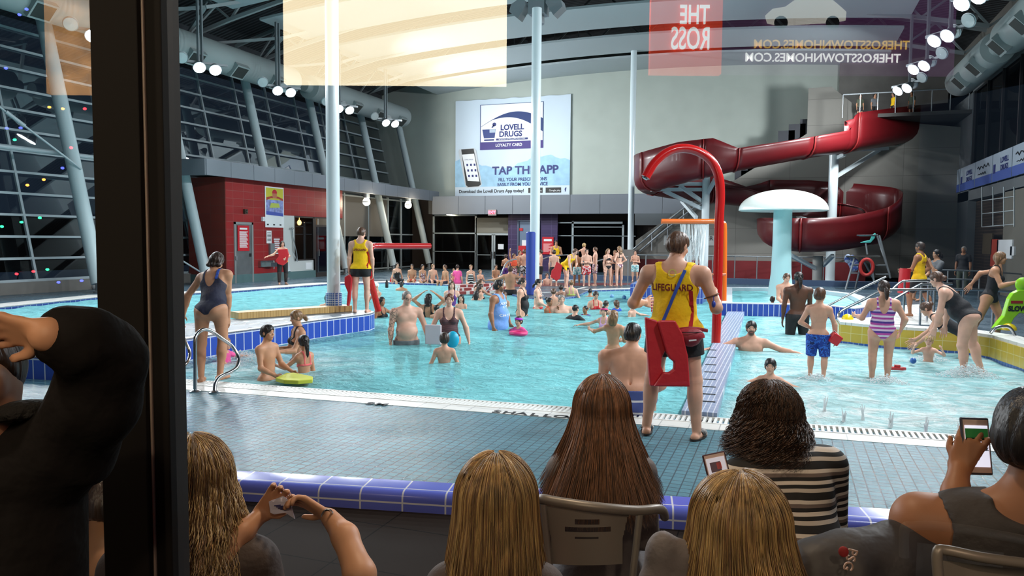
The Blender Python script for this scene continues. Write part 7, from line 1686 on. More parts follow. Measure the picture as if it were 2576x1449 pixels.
wade('bab', 'fair haired toddler sitting in the shallow water holding up both hands', 2335, 911, 846, .86, face=-5, skin='pale', hair=('short', 'blond', {'line': .46}), arms=(((.7, .3, -.3), (-.2, .6, .7)), ((.7, .3, -.3), (-.2, .6, .7))), low=.15, vs=.008)
r, J = stand('wlk', 'woman in black swimsuit striding right with her arm stretched back', 2470, 862, 628, z=0, h=1.66, face=80, skin='tan', sex='f', g=1.08, lean=12, yaw=-10, hair=('bob', 'lbrown', {'len': .5}), arms=(((.1, -1, -.45), (.05, -.4, -1)), ((.2, .6, -.8), (0, 1, .6))), legs=('fore', 'rear'), clothes=[OP('black', cut=2.8)])
# walking lifeguard at right
r, J = stand('grd', 'bearded lifeguard in yellow tank top walking left on the right-hand deck', 2318, 797, 607, face=-112, skin='beard', hair=('short', 'dbrown'), arms=('front', 'hip'), legs=('fore', 'rear'), clothes=[('shorts', f_('black'), {'len': .8, 'waist': .0}), ('tank', f_('yellow'), {})], yaw=-6)
guard_print(J['ctx']); tq = depth(at_z(2318, 797)); rt = empty('rescue_tube', at_t(2275, 735, tq), 'upright red rescue tube carried by the walking lifeguard', 'rescue tube')
MB().tube([at_t(2277, 676, tq-.2), at_t(2272, 738, tq-.2)], .125, 14).build('foam_pad', M_tube, rt)
# people in the dark at right
stand('cap', 'person in white cap and black shirt standing in the dark doorway', 2420, 740, 621, face=-20, skin='brown', hair=('short', 'grey', {'cap': 1}), clothes=[('tee', f_('black'), {'low': -.1}), ('trousers', f_('olive'), {})])
seat('drk', 'dark haired person sitting in the shade behind the walking lifeguard', 2354, 720, 630, z=.45, face=-60, skin='tan', hair=('long', 'black', {'len': .3}), arms=('face', 'lap'), clothes=[('tee', f_('grey'), {})])
# ---- girl lifeguard at the red wall
r, J = stand('gir', 'girl lifeguard hugging a red rescue tube by the red tiled wall', 711, 716, 607, face=18, skin='fair', sex='f', hair=('long', 'dbrown', {'len': .5, 'sides': 1}), arms=(((.3, .5, -1), (-.7, .7, -.3)), ((.9, .3, -.8), (1, .3, -.25))), clothes=[('trousers', f_('black'), {}), ('tank', f_('yellow'), {})])
tq = depth(at_z(711, 716)); rt = empty('rescue_tube', at_t(713, 668, tq-.3), 'red rescue tube held against the chest of the girl lifeguard', 'rescue tube')
foam('foam_pad', [(700, 628), (723, 626), (726, 640), (722, 660), (712, 668), (700, 664), (694, 655), (702, 645)], tq-.28, .12, M_tube, rt)
# ---- children sitting along the far edge
KIDS = [('girl in black swimsuit sitting leftmost on the far edge', 998, 710, 662, 20, 'fair', 'f', ('pony', 'dbrown', {}), [OP('black')], 'prop'), ('boy in red trunks sitting on the far edge next to the girl in black', 1037, 710, 667, -10, 'tan', 'm', ('short', 'dbrown'), [TR_('red')], 'lap'),
    ('girl with loose black hair sitting between the red trunks boy and a shirtless boy', 1062, 711, 668, 20, 'tan', 'f', ('long', 'black', {'len': .6}), [OP('plum')], 'lap'), ('curly haired shirtless boy sitting fourth from the left on the far edge', 1088, 712, 667, 20, 'fair', 'm', ('short', 'lbrown'), [TR_('navy')], 'prop'),
    ('boy in navy trunks sitting sideways left of the pink shirt', 1122, 714, 669, -55, 'tan', 'm', ('short', 'brown'), [TR_('navy')], 'prop'), ('child in bright pink shirt sitting on the far edge', 1150, 714, 669, 170, 'fair', 'f', ('bun', 'dbrown'), [('tee', f_('pink'), {}), TR_('pink')], 'prop'),
    ('girl in black and white zigzag swimsuit by the red steps', 1184, 716, 669, 5, 'fair', 'f', ('pony', 'lbrown', {}), [OP('zig')], 'down'), ('small child sitting right of the zigzag swimsuit girl', 1207, 716, 680, 20, 'fair', 'm', ('short', 'lbrown'), [TR_('olive')], 'face'),
    ('small child peeking between the pink shirt and the navy trunks', 1141, 706, 677, 10, 'fair', 'm', ('buzz', 'lbrown'), [], 'down'), ('boy sitting low at the foot of the entry stairs', 1247, 708, 668, 10, 'tan', 'm', ('short', 'dbrown'), [TR_('aqua')], 'lap')]
for i, (lb_, px, py, tp, fc, sk, sx_, hr_, cl_, am) in enumerate(KIDS):
    seat('k%d' % i, lb_, px, py, tp, z=.0, face=fc, skin=sk, sex=sx_, hair=hr_, clothes=cl_, arms=(am, am if am != 'face' else 'face'), lean=6, group='children sitting along the far pool edge')
# ---- the queue on the far deck
Q = [('child in orange vest at the left end of the queue by the purple wall', 1272, 712, 640, 175, 'tan', 'm', ('short', 'dbrown'), [TR_('purple')], 'front', 'down'), ('person in orange vest in the group by the double doors', 1292, 716, 638, 30, 'tan', 'm', ('short', 'brown'), [TR_('plum'), ('vest', f_('orange'), {'low': .3})], 'front', 'up'),
    ('shirtless boy in yellow green trunks left of the black and white trunks', 1307, 712, 630, 20, 'tan', 'm', ('short', 'brown'), [TR_('olive')], 'front', 'front'), ('shirtless boy in black and white floral trunks by the blue padded post', 1318, 716, 628, 172, 'fair', 'm', ('short', 'brown'), [TR_('bwprint')], 'front', 'front'),
    ('boy in black shorts standing sideways just right of the white column', 1360, 718, 628, -85, 'fair', 'm', ('short', 'dbrown'), [TR_('black')], 'front', 'front'), ('pale boy in black shorts seen from behind left of the bending lifeguard', 1393, 720, 629, 176, 'pale', 'm', ('short', 'dbrown'), [TR_('black')], 'down', 'down'),
    ('brown skinned boy in turquoise trunks behind the bending lifeguard', 1451, 718, 632, 176, 'brown', 'm', ('short', 'black'), [TR_('aqua')], 'down', 'down'), ('boy in red and aqua trunks with folded arms in the queue', 1475, 720, 627, 5, 'pale', 'm', ('short', 'dbrown'), [TR_('redprint')], 'fold', 'fold'),
    ('boy in maroon print trunks looking left in the queue', 1497, 719, 622, -80, 'pale', 'm', ('short', 'brown'), [TR_('plum')], 'down', 'down'), ('girl in black bikini standing in the queue', 1528, 720, 626, 25, 'pale', 'f', ('long', 'lbrown', {'len': .7}), BK('black'), 'fold', 'down'),
    ('girl in navy swimsuit between the two girls at the queue end', 1546, 719, 630, -10, 'fair', 'f', ('long', 'lbrown', {'len': .7}), [OP('navy')], 'fold', 'down'), ('girl with hand on hip at the right end of the queue', 1557, 720, 620, -140, 'pale', 'f', ('long', 'lbrown', {'len': .8}), BK('black', 'plum'), 'hip', 'hip'),
    ('shivering boy in aqua print trunks standing alone right of the queue', 1597, 708, 630, -5, 'fair', 'm', ('short', 'dbrown'), [TR_('aqua')], 'fold', 'face')]
for i, (lb_, px, py, tp, fc, sk, sx_, hr_, cl_, a1, a2) in enumerate(Q):
    stand('q%d' % i, lb_, px, py, tp, z=.0, face=fc, skin=sk, sex=sx_, hair=hr_, clothes=cl_, arms=(a1, a2), group='swimmers queueing on the far deck')
stand('gb', 'lifeguard in yellow tank top bending over on the far deck', 1424, 727, 640, h=1.66, face=48, skin='pale', hair=('short', 'brown'), lean=48, nod=20, arms=(((.3, .2, -1), (-.6, .5, -.2)), ((.1, .2, -1), (0, .3, -1), 'abs')), legs=('stand', 'fore'), clothes=GUARD)
tq = depth(at_z(1424, 727)); rt = empty('rescue_tube', at_t(1400, 705, tq-.3), 'red rescue tube under the arm of the bending lifeguard', 'rescue tube')
foam('foam_pad', [(1400, 658), (1414, 668), (1409, 700), (1400, 707), (1385, 697), (1388, 680), (1394, 675)], tq-.3, .14, M_tube, rt)
stand('gs', 'lifeguard in yellow tank top standing behind the queue', 1398, 700, 606, h=1.75, face=5, skin='tan', hair=('short', 'black'), arms=('front', 'front'), clothes=GUARD)
stand('rmp', 'shirtless figure high on the far ramp behind the queue', 1468, 690, 612, z=.4, face=150, skin='fair', hair=('short', 'blond'), arms=('wide', 'down'), clothes=[TR_('teal')])
wade('swr', 'two toned swimmer peeking behind the boy in black shorts', 1376, 716, 688, 1.2, wz=0.0, low=.1, face=10, skin='pale', hair=('short', 'brown'))
wade('plaid', 'child in red plaid trunks half hidden behind the tall lifeguard', 1655, 800, 682, 1.45, face=165, skin='tan', hair=('short', 'brown'), arms=(((.9, .5, -.2), (-.3, .6, .8)), 'down'), clothes=[TR_('redplaid', waist=.05)], low=.5)
# people up on the platform
for i, (px, tp, sk, cl_, lb_) in enumerate([(2246, 238, 'tan', [('tee', f_('yellow'), {})], 'lifeguard in yellow high on the slide platform'), (2292, 247, 'brown', [('tee', f_('olive'), {})], 'person standing rightmost on the slide platform'), (2162, 263, 'tan', [('tee', f_('olive'), {})], 'person on the slide platform by the concrete wall top'), (2198, 272, 'tan', [('tee', f_('grey'), {})], 'person on the slide platform between the two left ones and the lifeguard')]):
    b_ = at_y(px, 300, 37.6); zt_ = at_y(px, tp, 37.6).z; figure(lb_, (b_.x, 37.6, 7.3), max(1.1, zt_-7.3), face=(-60, -30, 20, 30)[i], skin=sk, hair=('short', 'black'), clothes=cl_+[TR_('black')], vs=.022, group='people waiting on the slide platform')
# floating kickboards and pull toys
p = at_z(1090, 862, 0); r = thing('kickboard', MB().prism([(-.14, -.03), (.14, -.03), (.14, .03), (-.14, .03)], .0, .34, Matrix.Translation((p.x, p.y, -.03)) @ Matrix.Rotation(.2, 4, 'Z')), mat('board_pale', (222, 206, 214), .6), 'pale pink kickboard held upright by the woman in the tankini', 'kickboard', smooth=False, bevel=.012)
p = at_z(1139, 872, 0); m = MB(); m.ell((p.x, p.y, .12), (.11, .09, .14)).ell((p.x-.08, p.y, .0), (.08, .06, .05)); thing('float_toy', m, mat('toy_turquoise', (20, 170, 206), .45), 'bright turquoise float toy right of the small boy seen from behind', 'float')
p = at_z(1306, 836, 0); thing('float_ring', MB().tube([(p.x+.15*math.cos(a), p.y-.05+.12*math.sin(a), -.01) for a in np.linspace(0, 6.28, 20)[:-1]], .038, 8, closed=True), mat('ring_pink', (236, 60, 130), .4), 'pink float around the girl with the purple headband', 'float')
# ================================================================= THE VIEWING SIDE OF THE WINDOW
TG = 1.65
fh = Vector((_f.x, _f.y, 0)).normalized()
def vf(px, t): return at_t(px, 700, t)
# window post and panes
M_post = mat('post_black', (18, 15, 14), .7, spec=.2)
w7 = empty('window_7', (vf(354, TG).x, vf(354, TG).y, -.13)); w7['kind'] = 'structure'
def upright(x0, x1, t0, t1, m, nm):
    a, b = vf(x0, TG), vf(x1, TG); d = fh*(t1-t0); mb = MB(); q = [a+fh*(t0-TG), b+fh*(t0-TG), b+fh*(t1-TG), a+fh*(t1-TG)]
    mb.prism([(p.x, p.y) for p in q], -.13, 3.9); return mb.build(nm, m, w7, smooth=False, bevel=.003)
upright(274, 388, TG-.05, TG+.06, M_post, 'window_post'); upright(394, 434, TG-.03, TG+.06, M_post, 'window_post'); upright(388, 394, TG-.035, TG+.05, mat('gasket_silver', (150, 132, 122), .5), 'gasket')
M_pane = bpy.data.materials.new('viewing_glass'); M_pane.use_nodes = True; nt = M_pane.node_tree; nt.nodes.clear()
o_ = N(nt, 'ShaderNodeOutputMaterial'); tr = N(nt, 'ShaderNodeBsdfTransparent'); tr.inputs[0].default_value = (.97, .98, .98, 1); gl_ = N(nt, 'ShaderNodeBsdfGlossy'); gl_.inputs['Roughness'].default_value = 0.0; fr_ = N(nt, 'ShaderNodeFresnel', ins={'IOR': 1.5})
mx = N(nt, 'ShaderNodeMixShader'); L(nt, mth(nt, 'MULTIPLY', fr_.outputs[0], 2.6, True), mx.inputs[0]); L(nt, tr.outputs[0], mx.inputs[1]); L(nt, gl_.outputs[0], mx.inputs[2]); L(nt, mx.outputs[0], o_.inputs[0])
for x0, x1 in ((-1500, 274), (434, 4300)):
    a, b = vf(x0, TG), vf(x1, TG); m = MB(); m.quad((a.x, a.y, -.13), (b.x, b.y, -.13), (b.x, b.y, 3.9), (a.x, a.y, 3.9)); m.build('window_pane', M_pane, w7, smooth=False)
# lit signs in the lobby behind the viewer: they show up mirrored in the glass
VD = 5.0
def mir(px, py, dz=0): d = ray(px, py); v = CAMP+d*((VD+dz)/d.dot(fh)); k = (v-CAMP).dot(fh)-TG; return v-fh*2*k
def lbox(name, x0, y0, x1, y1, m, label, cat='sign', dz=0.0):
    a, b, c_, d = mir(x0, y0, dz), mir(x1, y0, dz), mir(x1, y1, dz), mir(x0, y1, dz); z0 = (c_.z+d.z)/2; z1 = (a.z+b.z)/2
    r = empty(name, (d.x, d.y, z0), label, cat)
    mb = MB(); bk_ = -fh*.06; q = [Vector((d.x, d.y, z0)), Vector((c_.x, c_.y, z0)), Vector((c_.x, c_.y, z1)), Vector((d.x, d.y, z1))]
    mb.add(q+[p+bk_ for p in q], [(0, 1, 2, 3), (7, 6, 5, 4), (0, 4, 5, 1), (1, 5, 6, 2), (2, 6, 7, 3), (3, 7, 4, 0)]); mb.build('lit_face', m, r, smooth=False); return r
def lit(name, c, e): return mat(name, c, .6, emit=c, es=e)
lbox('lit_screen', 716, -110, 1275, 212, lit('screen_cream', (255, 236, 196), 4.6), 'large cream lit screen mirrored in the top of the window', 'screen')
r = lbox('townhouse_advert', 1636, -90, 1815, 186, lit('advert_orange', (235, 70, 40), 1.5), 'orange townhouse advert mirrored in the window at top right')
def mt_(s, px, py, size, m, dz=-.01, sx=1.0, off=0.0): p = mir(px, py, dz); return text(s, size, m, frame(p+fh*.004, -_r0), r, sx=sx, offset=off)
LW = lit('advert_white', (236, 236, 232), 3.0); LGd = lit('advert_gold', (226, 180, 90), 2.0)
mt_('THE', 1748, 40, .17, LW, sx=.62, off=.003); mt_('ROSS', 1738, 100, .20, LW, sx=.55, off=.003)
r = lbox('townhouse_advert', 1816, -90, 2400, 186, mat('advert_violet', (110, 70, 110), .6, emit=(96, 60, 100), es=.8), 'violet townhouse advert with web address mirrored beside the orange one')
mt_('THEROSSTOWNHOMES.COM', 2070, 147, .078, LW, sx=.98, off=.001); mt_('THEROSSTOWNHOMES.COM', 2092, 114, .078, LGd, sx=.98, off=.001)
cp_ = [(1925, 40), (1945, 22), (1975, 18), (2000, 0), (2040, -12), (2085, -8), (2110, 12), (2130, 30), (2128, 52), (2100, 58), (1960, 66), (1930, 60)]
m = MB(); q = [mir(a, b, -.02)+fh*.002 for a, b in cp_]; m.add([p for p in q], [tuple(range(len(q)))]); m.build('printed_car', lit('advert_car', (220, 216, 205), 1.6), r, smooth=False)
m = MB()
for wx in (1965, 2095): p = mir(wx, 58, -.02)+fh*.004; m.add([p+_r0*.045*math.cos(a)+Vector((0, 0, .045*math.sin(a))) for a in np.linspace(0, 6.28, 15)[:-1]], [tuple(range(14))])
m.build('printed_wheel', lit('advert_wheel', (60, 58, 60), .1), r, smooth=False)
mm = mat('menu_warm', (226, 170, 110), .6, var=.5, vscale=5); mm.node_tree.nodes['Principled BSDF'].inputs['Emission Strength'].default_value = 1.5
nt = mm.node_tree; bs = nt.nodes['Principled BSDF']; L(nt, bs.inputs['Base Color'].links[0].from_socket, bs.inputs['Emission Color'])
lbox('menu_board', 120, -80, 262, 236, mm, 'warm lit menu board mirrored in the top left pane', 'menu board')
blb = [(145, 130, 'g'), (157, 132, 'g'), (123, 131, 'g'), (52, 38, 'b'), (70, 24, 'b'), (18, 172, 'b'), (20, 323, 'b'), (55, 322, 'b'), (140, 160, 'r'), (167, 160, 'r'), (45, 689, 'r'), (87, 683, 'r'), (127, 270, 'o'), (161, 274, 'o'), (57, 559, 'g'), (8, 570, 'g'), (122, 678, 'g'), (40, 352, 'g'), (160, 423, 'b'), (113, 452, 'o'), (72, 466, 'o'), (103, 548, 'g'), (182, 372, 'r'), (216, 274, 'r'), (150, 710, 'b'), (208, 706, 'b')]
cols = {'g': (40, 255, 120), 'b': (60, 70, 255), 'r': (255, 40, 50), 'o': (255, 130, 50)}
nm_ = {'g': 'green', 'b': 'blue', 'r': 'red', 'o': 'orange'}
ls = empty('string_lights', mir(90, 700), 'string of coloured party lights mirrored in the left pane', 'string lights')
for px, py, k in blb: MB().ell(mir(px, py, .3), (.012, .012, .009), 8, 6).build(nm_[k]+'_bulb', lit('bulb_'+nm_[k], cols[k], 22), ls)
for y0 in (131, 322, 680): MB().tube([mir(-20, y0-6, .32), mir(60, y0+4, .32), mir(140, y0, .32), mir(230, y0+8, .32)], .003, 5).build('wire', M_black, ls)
# hair made of strands -------------------------------------------------------------------------------------------
def strand_mesh(name, P, rad, m, parent):
    n, k, _ = P.shape; T = np.gradient(P, axis=1); T /= np.linalg.norm(T, axis=2)[..., None]+1e-9
    up = np.array([.3, .5, .81]); A_ = np.cross(T, up); A_ /= np.linalg.norm(A_, axis=2)[..., None]+1e-9; B_ = np.cross(T, A_)
    r = rad*np.concatenate([np.linspace(.7, 1, k//2), np.linspace(1, .25, k-k//2)])[None, :, None]
    V = np.stack([P+(A_*math.cos(a)+B_*math.sin(a))*r for a in (0, 2.09, 4.19)], 2).reshape(-1, 3)
    i = (np.arange(n)[:, None]*k+np.arange(k-1)[None])[..., None]*3; f = [np.stack([i[..., 0]+a, i[..., 0]+b, i[..., 0]+3+b, i[..., 0]+3+a], -1) for a, b in ((0, 1), (1, 2), (2, 0))]
    return mesh_np(name, V, np.concatenate([q.reshape(-1, 4) for q in f]), m, parent)
def big_hair(J, root, col, dark, n, length, R0=(.088, .10, .105), flare=.35, wave=.004, freq=22, seed=1, part=0.0, spread=1.0, push=None, rad=.0011, front=.25, curl=0.0, base=True, bottom_w=None, coverback=.1):
    """a head of long hair: soft inner volume plus strands from the parting down; world coordinates"""
    rng = np.random.RandomState(seed); c = np.array(J['head']); fw = np.array((J['M'].to_3x3() @ Vector(J['ctx']['Hm'] @ V3(0, 1, 0))).normalized()); fw[2] = 0; fw = unit(fw); sd = np.array([-fw[1], fw[0], 0]); sd = -sd
    c = c+V3(0, 0, .02)
    k = 40 if curl else 22; az = rng.uniform(-math.pi*(1-front), math.pi*(1-front), n)     # 0 = straight back
    start = rng.uniform(.05, .65, n); ln = length*rng.uniform(.78, 1.03, n); rr = rng.uniform(.93, 1.06, n)
    P = np.zeros((n, k, 3)); hd = k*9//22 if not curl else 10
    for j in range(k):
        if j < hd:
            th = start+(math.pi/2-start)*(j/(hd-1)); s = np.sin(th)*rr; z = np.cos(th)*R0[2]*rr; out = 0; d = 0
        else:
            u = (j-hd+1)/(k-hd); s = rr*(1+flare*.65*u**1.35); z = -ln*u; d = u
        x = np.sin(az)*s*R0[0]*spread; y = -np.cos(az)*s*R0[1]
        y = y-coverback*d*.5*np.cos(az)*(np.cos(az) > 0)
        w_ = wave*(.2+min(1, d*2))*1.0; ph = rng.uniform(0, 6.28, n) if j == 0 else ph
        x = x+w_*np.sin(freq*(-z)+ph); y = y+w_*np.cos(freq*(-z)*1.1+ph)
        if curl: x = x+curl*(.35+.65*d)*np.sin(120*(-z)+ph*2); y = y+curl*(.35+.65*d)*np.cos(120*(-z)+ph*2)
        P[:, j] = c+x[:, None]*sd+y[:, None]*fw+np.stack([0*x, 0*x, z+0*x], -1)
        if push is not None and d > 0: P[:, j] += (np.array(push)*d*d)[None]
    h_ = n*3//5
    if base:
        lo = P.reshape(-1, 3).min(0)-.02; hi = P.reshape(-1, 3).max(0)+.02; G = Grid(lo, hi, .010)
        G.ell(c, (R0[0]*.97*spread, R0[1]*.97, R0[2]*.97), np.stack([sd, fw, V3(0, 0, 1)], 1), .01)
        for a in np.linspace(-math.pi*(1-front)*.92, math.pi*(1-front)*.92, 11):
            ch = [c+sd*math.sin(a)*R0[0]*.64*spread-fw*math.cos(a)*R0[1]*.64]
            for u in (.25, .5, .75, .93): ch.append(c+(sd*math.sin(a)*R0[0]*spread-fw*math.cos(a)*R0[1])*(.64*(1+flare*.65*u**1.35))-fw*coverback*u*.35*max(0, math.cos(a))+V3(0, 0, -length*u)+(np.array(push)*u*u if push is not None else 0))
            G.chain(ch, [.030, .034, .034, .030, .016], .03)
        V, F = surfnet(G.D, G.lo, .010); ob = mesh_np('hair', V, F, hair_mat(dark), root); ob.matrix_parent_inverse = pmat(root).inverted()
        hp_ = ob
    else: hp_ = root
    for q, cc, nmn in ((P[:h_], col, 'light_strands'), (P[h_:], dark, 'dark_strands')):
        s_ = strand_mesh(nmn, q, rad, hair_mat(cc), root); s_.matrix_parent_inverse = pmat(root).inverted()
def viewer(label, px, top, t, h=1.66, face=180, **k):
    ztop = at_t(px, top, t).z; p = at_t(px, 1200, t); lean = abs(k.get('lean', 0)); p.z = ztop-.545*h*(.75+.25*math.cos(R_(lean)))
    return figure(label, p, h, face=face, anchor='seat', vs=k.pop('vs', .0085), legs=k.pop('legs', ('sit', 'sit')), **k)
TS = lambda k, **o: ('tee', f_(k), dict({'sleeve': 1.85}, **o))
Fb['taupe'] = (66, 52, 46); Fb['dgrey'] = (58, 54, 52); Fb['ggrey'] = (104, 96, 96)
JEANS = ('trousers', ('jeans', (50, 58, 74)), {'len': 1.9})
# blonde at left, behind the post
r, J = viewer('blonde woman with wavy hair just right of the black window post', 468, 1128, 2.05, face=165, sex='f', skin='tan', hair=None, g=1.1, lean=4, arms=('fold', ((.2, .2, -1), (-.3, .8, -.4))), clothes=[TS('taupe', sleeve=.9), JEANS])
big_hair(J, r, 'blond', 'lbrown', 1500, .34, wave=.010, freq=20, flare=1.0, curl=.005, seed=2, rad=.0013, R0=(.108, .115, .118))
# her arms with the receipt: forearms reaching up at the right
def arm_mesh(name, parent, pts_px, rs, skin_, hand_=None, curl=.6, s=.10, vs=.006):
    P = [np.array(at_t(*p)) for p in pts_px]; lo = np.min(P, 0)-.17; hi = np.max(P, 0)+.17; G = Grid(lo, hi, vs); G.chain(P, rs, .02)
    if hand_:
        d, nrm = hand_; hand(G, P[-1], unit(d), unit(nrm), s, 1, curl, vs)
    V, F = surfnet(G.D, G.lo, vs); ob = mesh_np(name, V, F, SK(skin_), parent, {'hp': np.tile([0, -5., 0], (len(V), 1))})
    if parent is not None: ob.matrix_parent_inverse = pmat(parent).inverted()
    return ob
R0_, UP_, FH_ = np.array(_r0), V3(0, 0, 1), np.array(fh)
pr = empty('person', vf(905, 1.95)-Vector((0, 0, vf(905, 1.95).z)), 'bare forearm with a watch reaching in from the bottom to hold the receipt', 'person'); pr.location.z = .2
arm_mesh('body', pr, [(905, 1560, 1.95), (905, 1445, 1.98), (868, 1350, 2.05), (828, 1300, 2.12)], [.045, .040, .034, .024], 'tan', (-R0_*.8+UP_*.45+FH_*.1, -UP_*.5-FH_*.4), curl=.5, s=.085)
tube_ = MB().tube([at_t(828+14*math.cos(a)-4, 1303+14*math.sin(a)*1.5, 2.11+.028*math.sin(a)) for a in np.linspace(0, 6.28, 20)[:-1]], .004, 6, closed=True); thing('bracelet_watch', tube_, M_steel, 'thin metal watch strap on the wrist holding the receipt', 'watch')
arm_mesh('forearm', r, [(560, 1400, 2.05), (610, 1340, 2.10), (655, 1296, 2.16)], [.036, .030, .022], 'tan', (R0_*.55+UP_*.6, -FH_), curl=.5, s=.075)
q = [at_t(a, b, t) for a, b, t in [(676, 1262, 2.12), (712, 1248, 2.13), (730, 1262, 2.12), (735, 1285, 2.12), (742, 1306, 2.13), (718, 1290, 2.12), (690, 1294, 2.12), (680, 1290, 2.12)]]
m = MB(); n_ = len(q); m.add([p for p in q]+[p+fh*.002 for p in q], [tuple(range(n_)), tuple(range(n_, 2*n_))[::-1]]+[(i, n_+i, n_+(i+1) % n_, (i+1) % n_) for i in range(n_)])
rc_ = empty('receipt', q[3]-Vector((0, 0, .02)), 'crumpled white printed receipt held between two hands', 'paper'); m.build('paper', mat('paper_white', (222, 216, 236), .7), rc_, smooth=False)
MB().box((0, 0, 0), (.001, .001, .001)) if False else None
lm = MB(); [lm.bar(at_t(690+i*5, 1272+i*3, 2.115), at_t(706+i*6, 1270+i*3, 2.115), .0015, .002) for i in range(4)]; lm.build('print_lines', M_navy, rc_, smooth=False)
# seated person at far left, partly hidden
r, J = viewer('person with pale top strap and dark red clothes behind the raised jacket sleeve', 268, 1180, 2.25, face=150, sex='f', skin='tan', hair=('short', 'dbrown'), nod=30, g=1.05, clothes=[('tank', ('dkred', (110, 30, 38)), {}), TS('ggrey', low=.95)]) if False else viewer('person in dark red top behind the raised jacket sleeve', 262, 1172, 2.3, face=140, sex='f', skin='tan', hair=('short', 'dbrown'), nod=35, g=1.1, clothes=[('tank', ('dkred', (120, 34, 42)), {'arm': .07}), JEANS])
strap_band(J['ctx'], (.045, -.03, .7), (.05, -.02, .98), .014, M_wht, 'bra_strap')
# centre blonde
r, J = viewer('blonde woman with straight hair seated in the middle foreground, back turned', 1248, 1165, 1.98, h=1.6, face=178, sex='f', skin='fair', hair=None, g=.84, arms=('fold', ((.25, .1, -1), (.1, .85, -.4))), clothes=[TS('taupe'), JEANS])
big_hair(J, r, 'blond', 'lbrown', 2200, .40, wave=.003, freq=12, flare=.62, seed=3, rad=.0012, R0=(.108, .115, .122))
# long brown hair woman and her chair
r, J = viewer('woman with very long straight brown hair sitting on the grey slotted chair', 1512, 962, 2.92, face=-176, sex='f', skin='fair', hair=None, g=.95, h=1.66, arms=('lap', 'lap'), legs=('sit', ((.35, 1, .08), (.1, .12, -1))), clothes=[TS('ggrey'), ('trousers', ('knit', ('stripes', (150, 132, 126), (60, 60, 72), (176, 160, 150), (90, 84, 90), .06)), {'len': 1.9})])
big_hair(J, r, 'chestnut', 'brown', 2600, .37, wave=.003, freq=9, flare=1.75, seed=4, rad=.0015, R0=(.108, .12, .128))
tc_ = 2.48; r = empty('cafe_chair', (vf(1490, tc_+.2).x, vf(1490, tc_+.2).y, -.13), 'grey metal chair with three slots in its back, centre foreground', 'chair')
CH = mat('chair_grey', (132, 124, 116), .4, .25); C_ = lambda a, b, d=0: at_t(a, b, tc_+d)
MB().tube(catmull([C_(1352, 1282, .25), C_(1358, 1256, .08), C_(1400, 1262, .03), C_(1500, 1276, 0), C_(1600, 1284, .04), C_(1660, 1281, .10), C_(1672, 1300, .25)], 5), .0165, 14).build('top_rail', CH, r)
def plate_with_slots():
    m = MB(); outer = [(1374, 1276), (1430, 1284), (1500, 1291), (1580, 1293), (1572, 1350), (1556, 1408), (1520, 1418), (1480, 1419), (1430, 1408), (1400, 1395), (1386, 1335)]
    rows_ = [1276, 1303, 1317, 1323, 1336, 1347, 1353, 1420]
    slots = {1: (1446, 1508), 3: (1421, 1537), 5: (1446, 1506)}
    def le(y): return 1372+(y-1276)*.19
    def ri(y): return 1583-(y-1276)*.22
    for i in range(7):
        y0, y1 = rows_[i], rows_[i+1]; segs = [(le(y0), slots[i][0]), (slots[i][1], ri(y0))] if i in slots else [(le(y0), ri(y0))]
        for a, b in segs:
            n = 10; g = [(a+(b-a)*k/n) for k in range(n+1)]; arc = lambda x, y: y+(7 if y < 1400 else 5)*(1-((x-1478)/105)**2)-3
            dd = lambda x: .03*(1-((x-1478)/105)**2)*-1+.05
            V_ = [C_(x, arc(x, y), dd(x)) for y in (y0, y1) for x in g]; m.add([p for p in V_]+[p+fh*.003 for p in V_], [(k, k+1, n+1+k+1, n+1+k) for k in range(n)]+[(2*(n+1)+k, 3*(n+1)+k, 3*(n+1)+k+1, 2*(n+1)+k+1) for k in range(n)])
    return m
plate_with_slots().build('back_plate', CH, r)
for a, b, c_, d_ in ((1366, 1268, 1400, 1600), (1610, 1284, 1575, 1600)): MB().tube([C_(a, b, .05), C_(c_, d_, .0)], .012, 10).build('back_post', CH, r)
sz_ = C_(1480, 1300).z-.40; ce = vf(1485, tc_+.27); MB().obox((ce.x, ce.y, sz_), _r0*.21, fh*.20, (0, 0, .012)).build('seat', CH, r, smooth=False, bevel=.01)
for s1 in (-1, 1):
    for s2 in (-1, 1): b_ = ce+_r0*s1*.19+fh*s2*.18; MB().tube([(b_.x, b_.y, sz_), (b_.x+_r0.x*s1*.03, b_.y+_r0.y*s1*.03, -.13)], .012, 10).build('leg', CH, r)
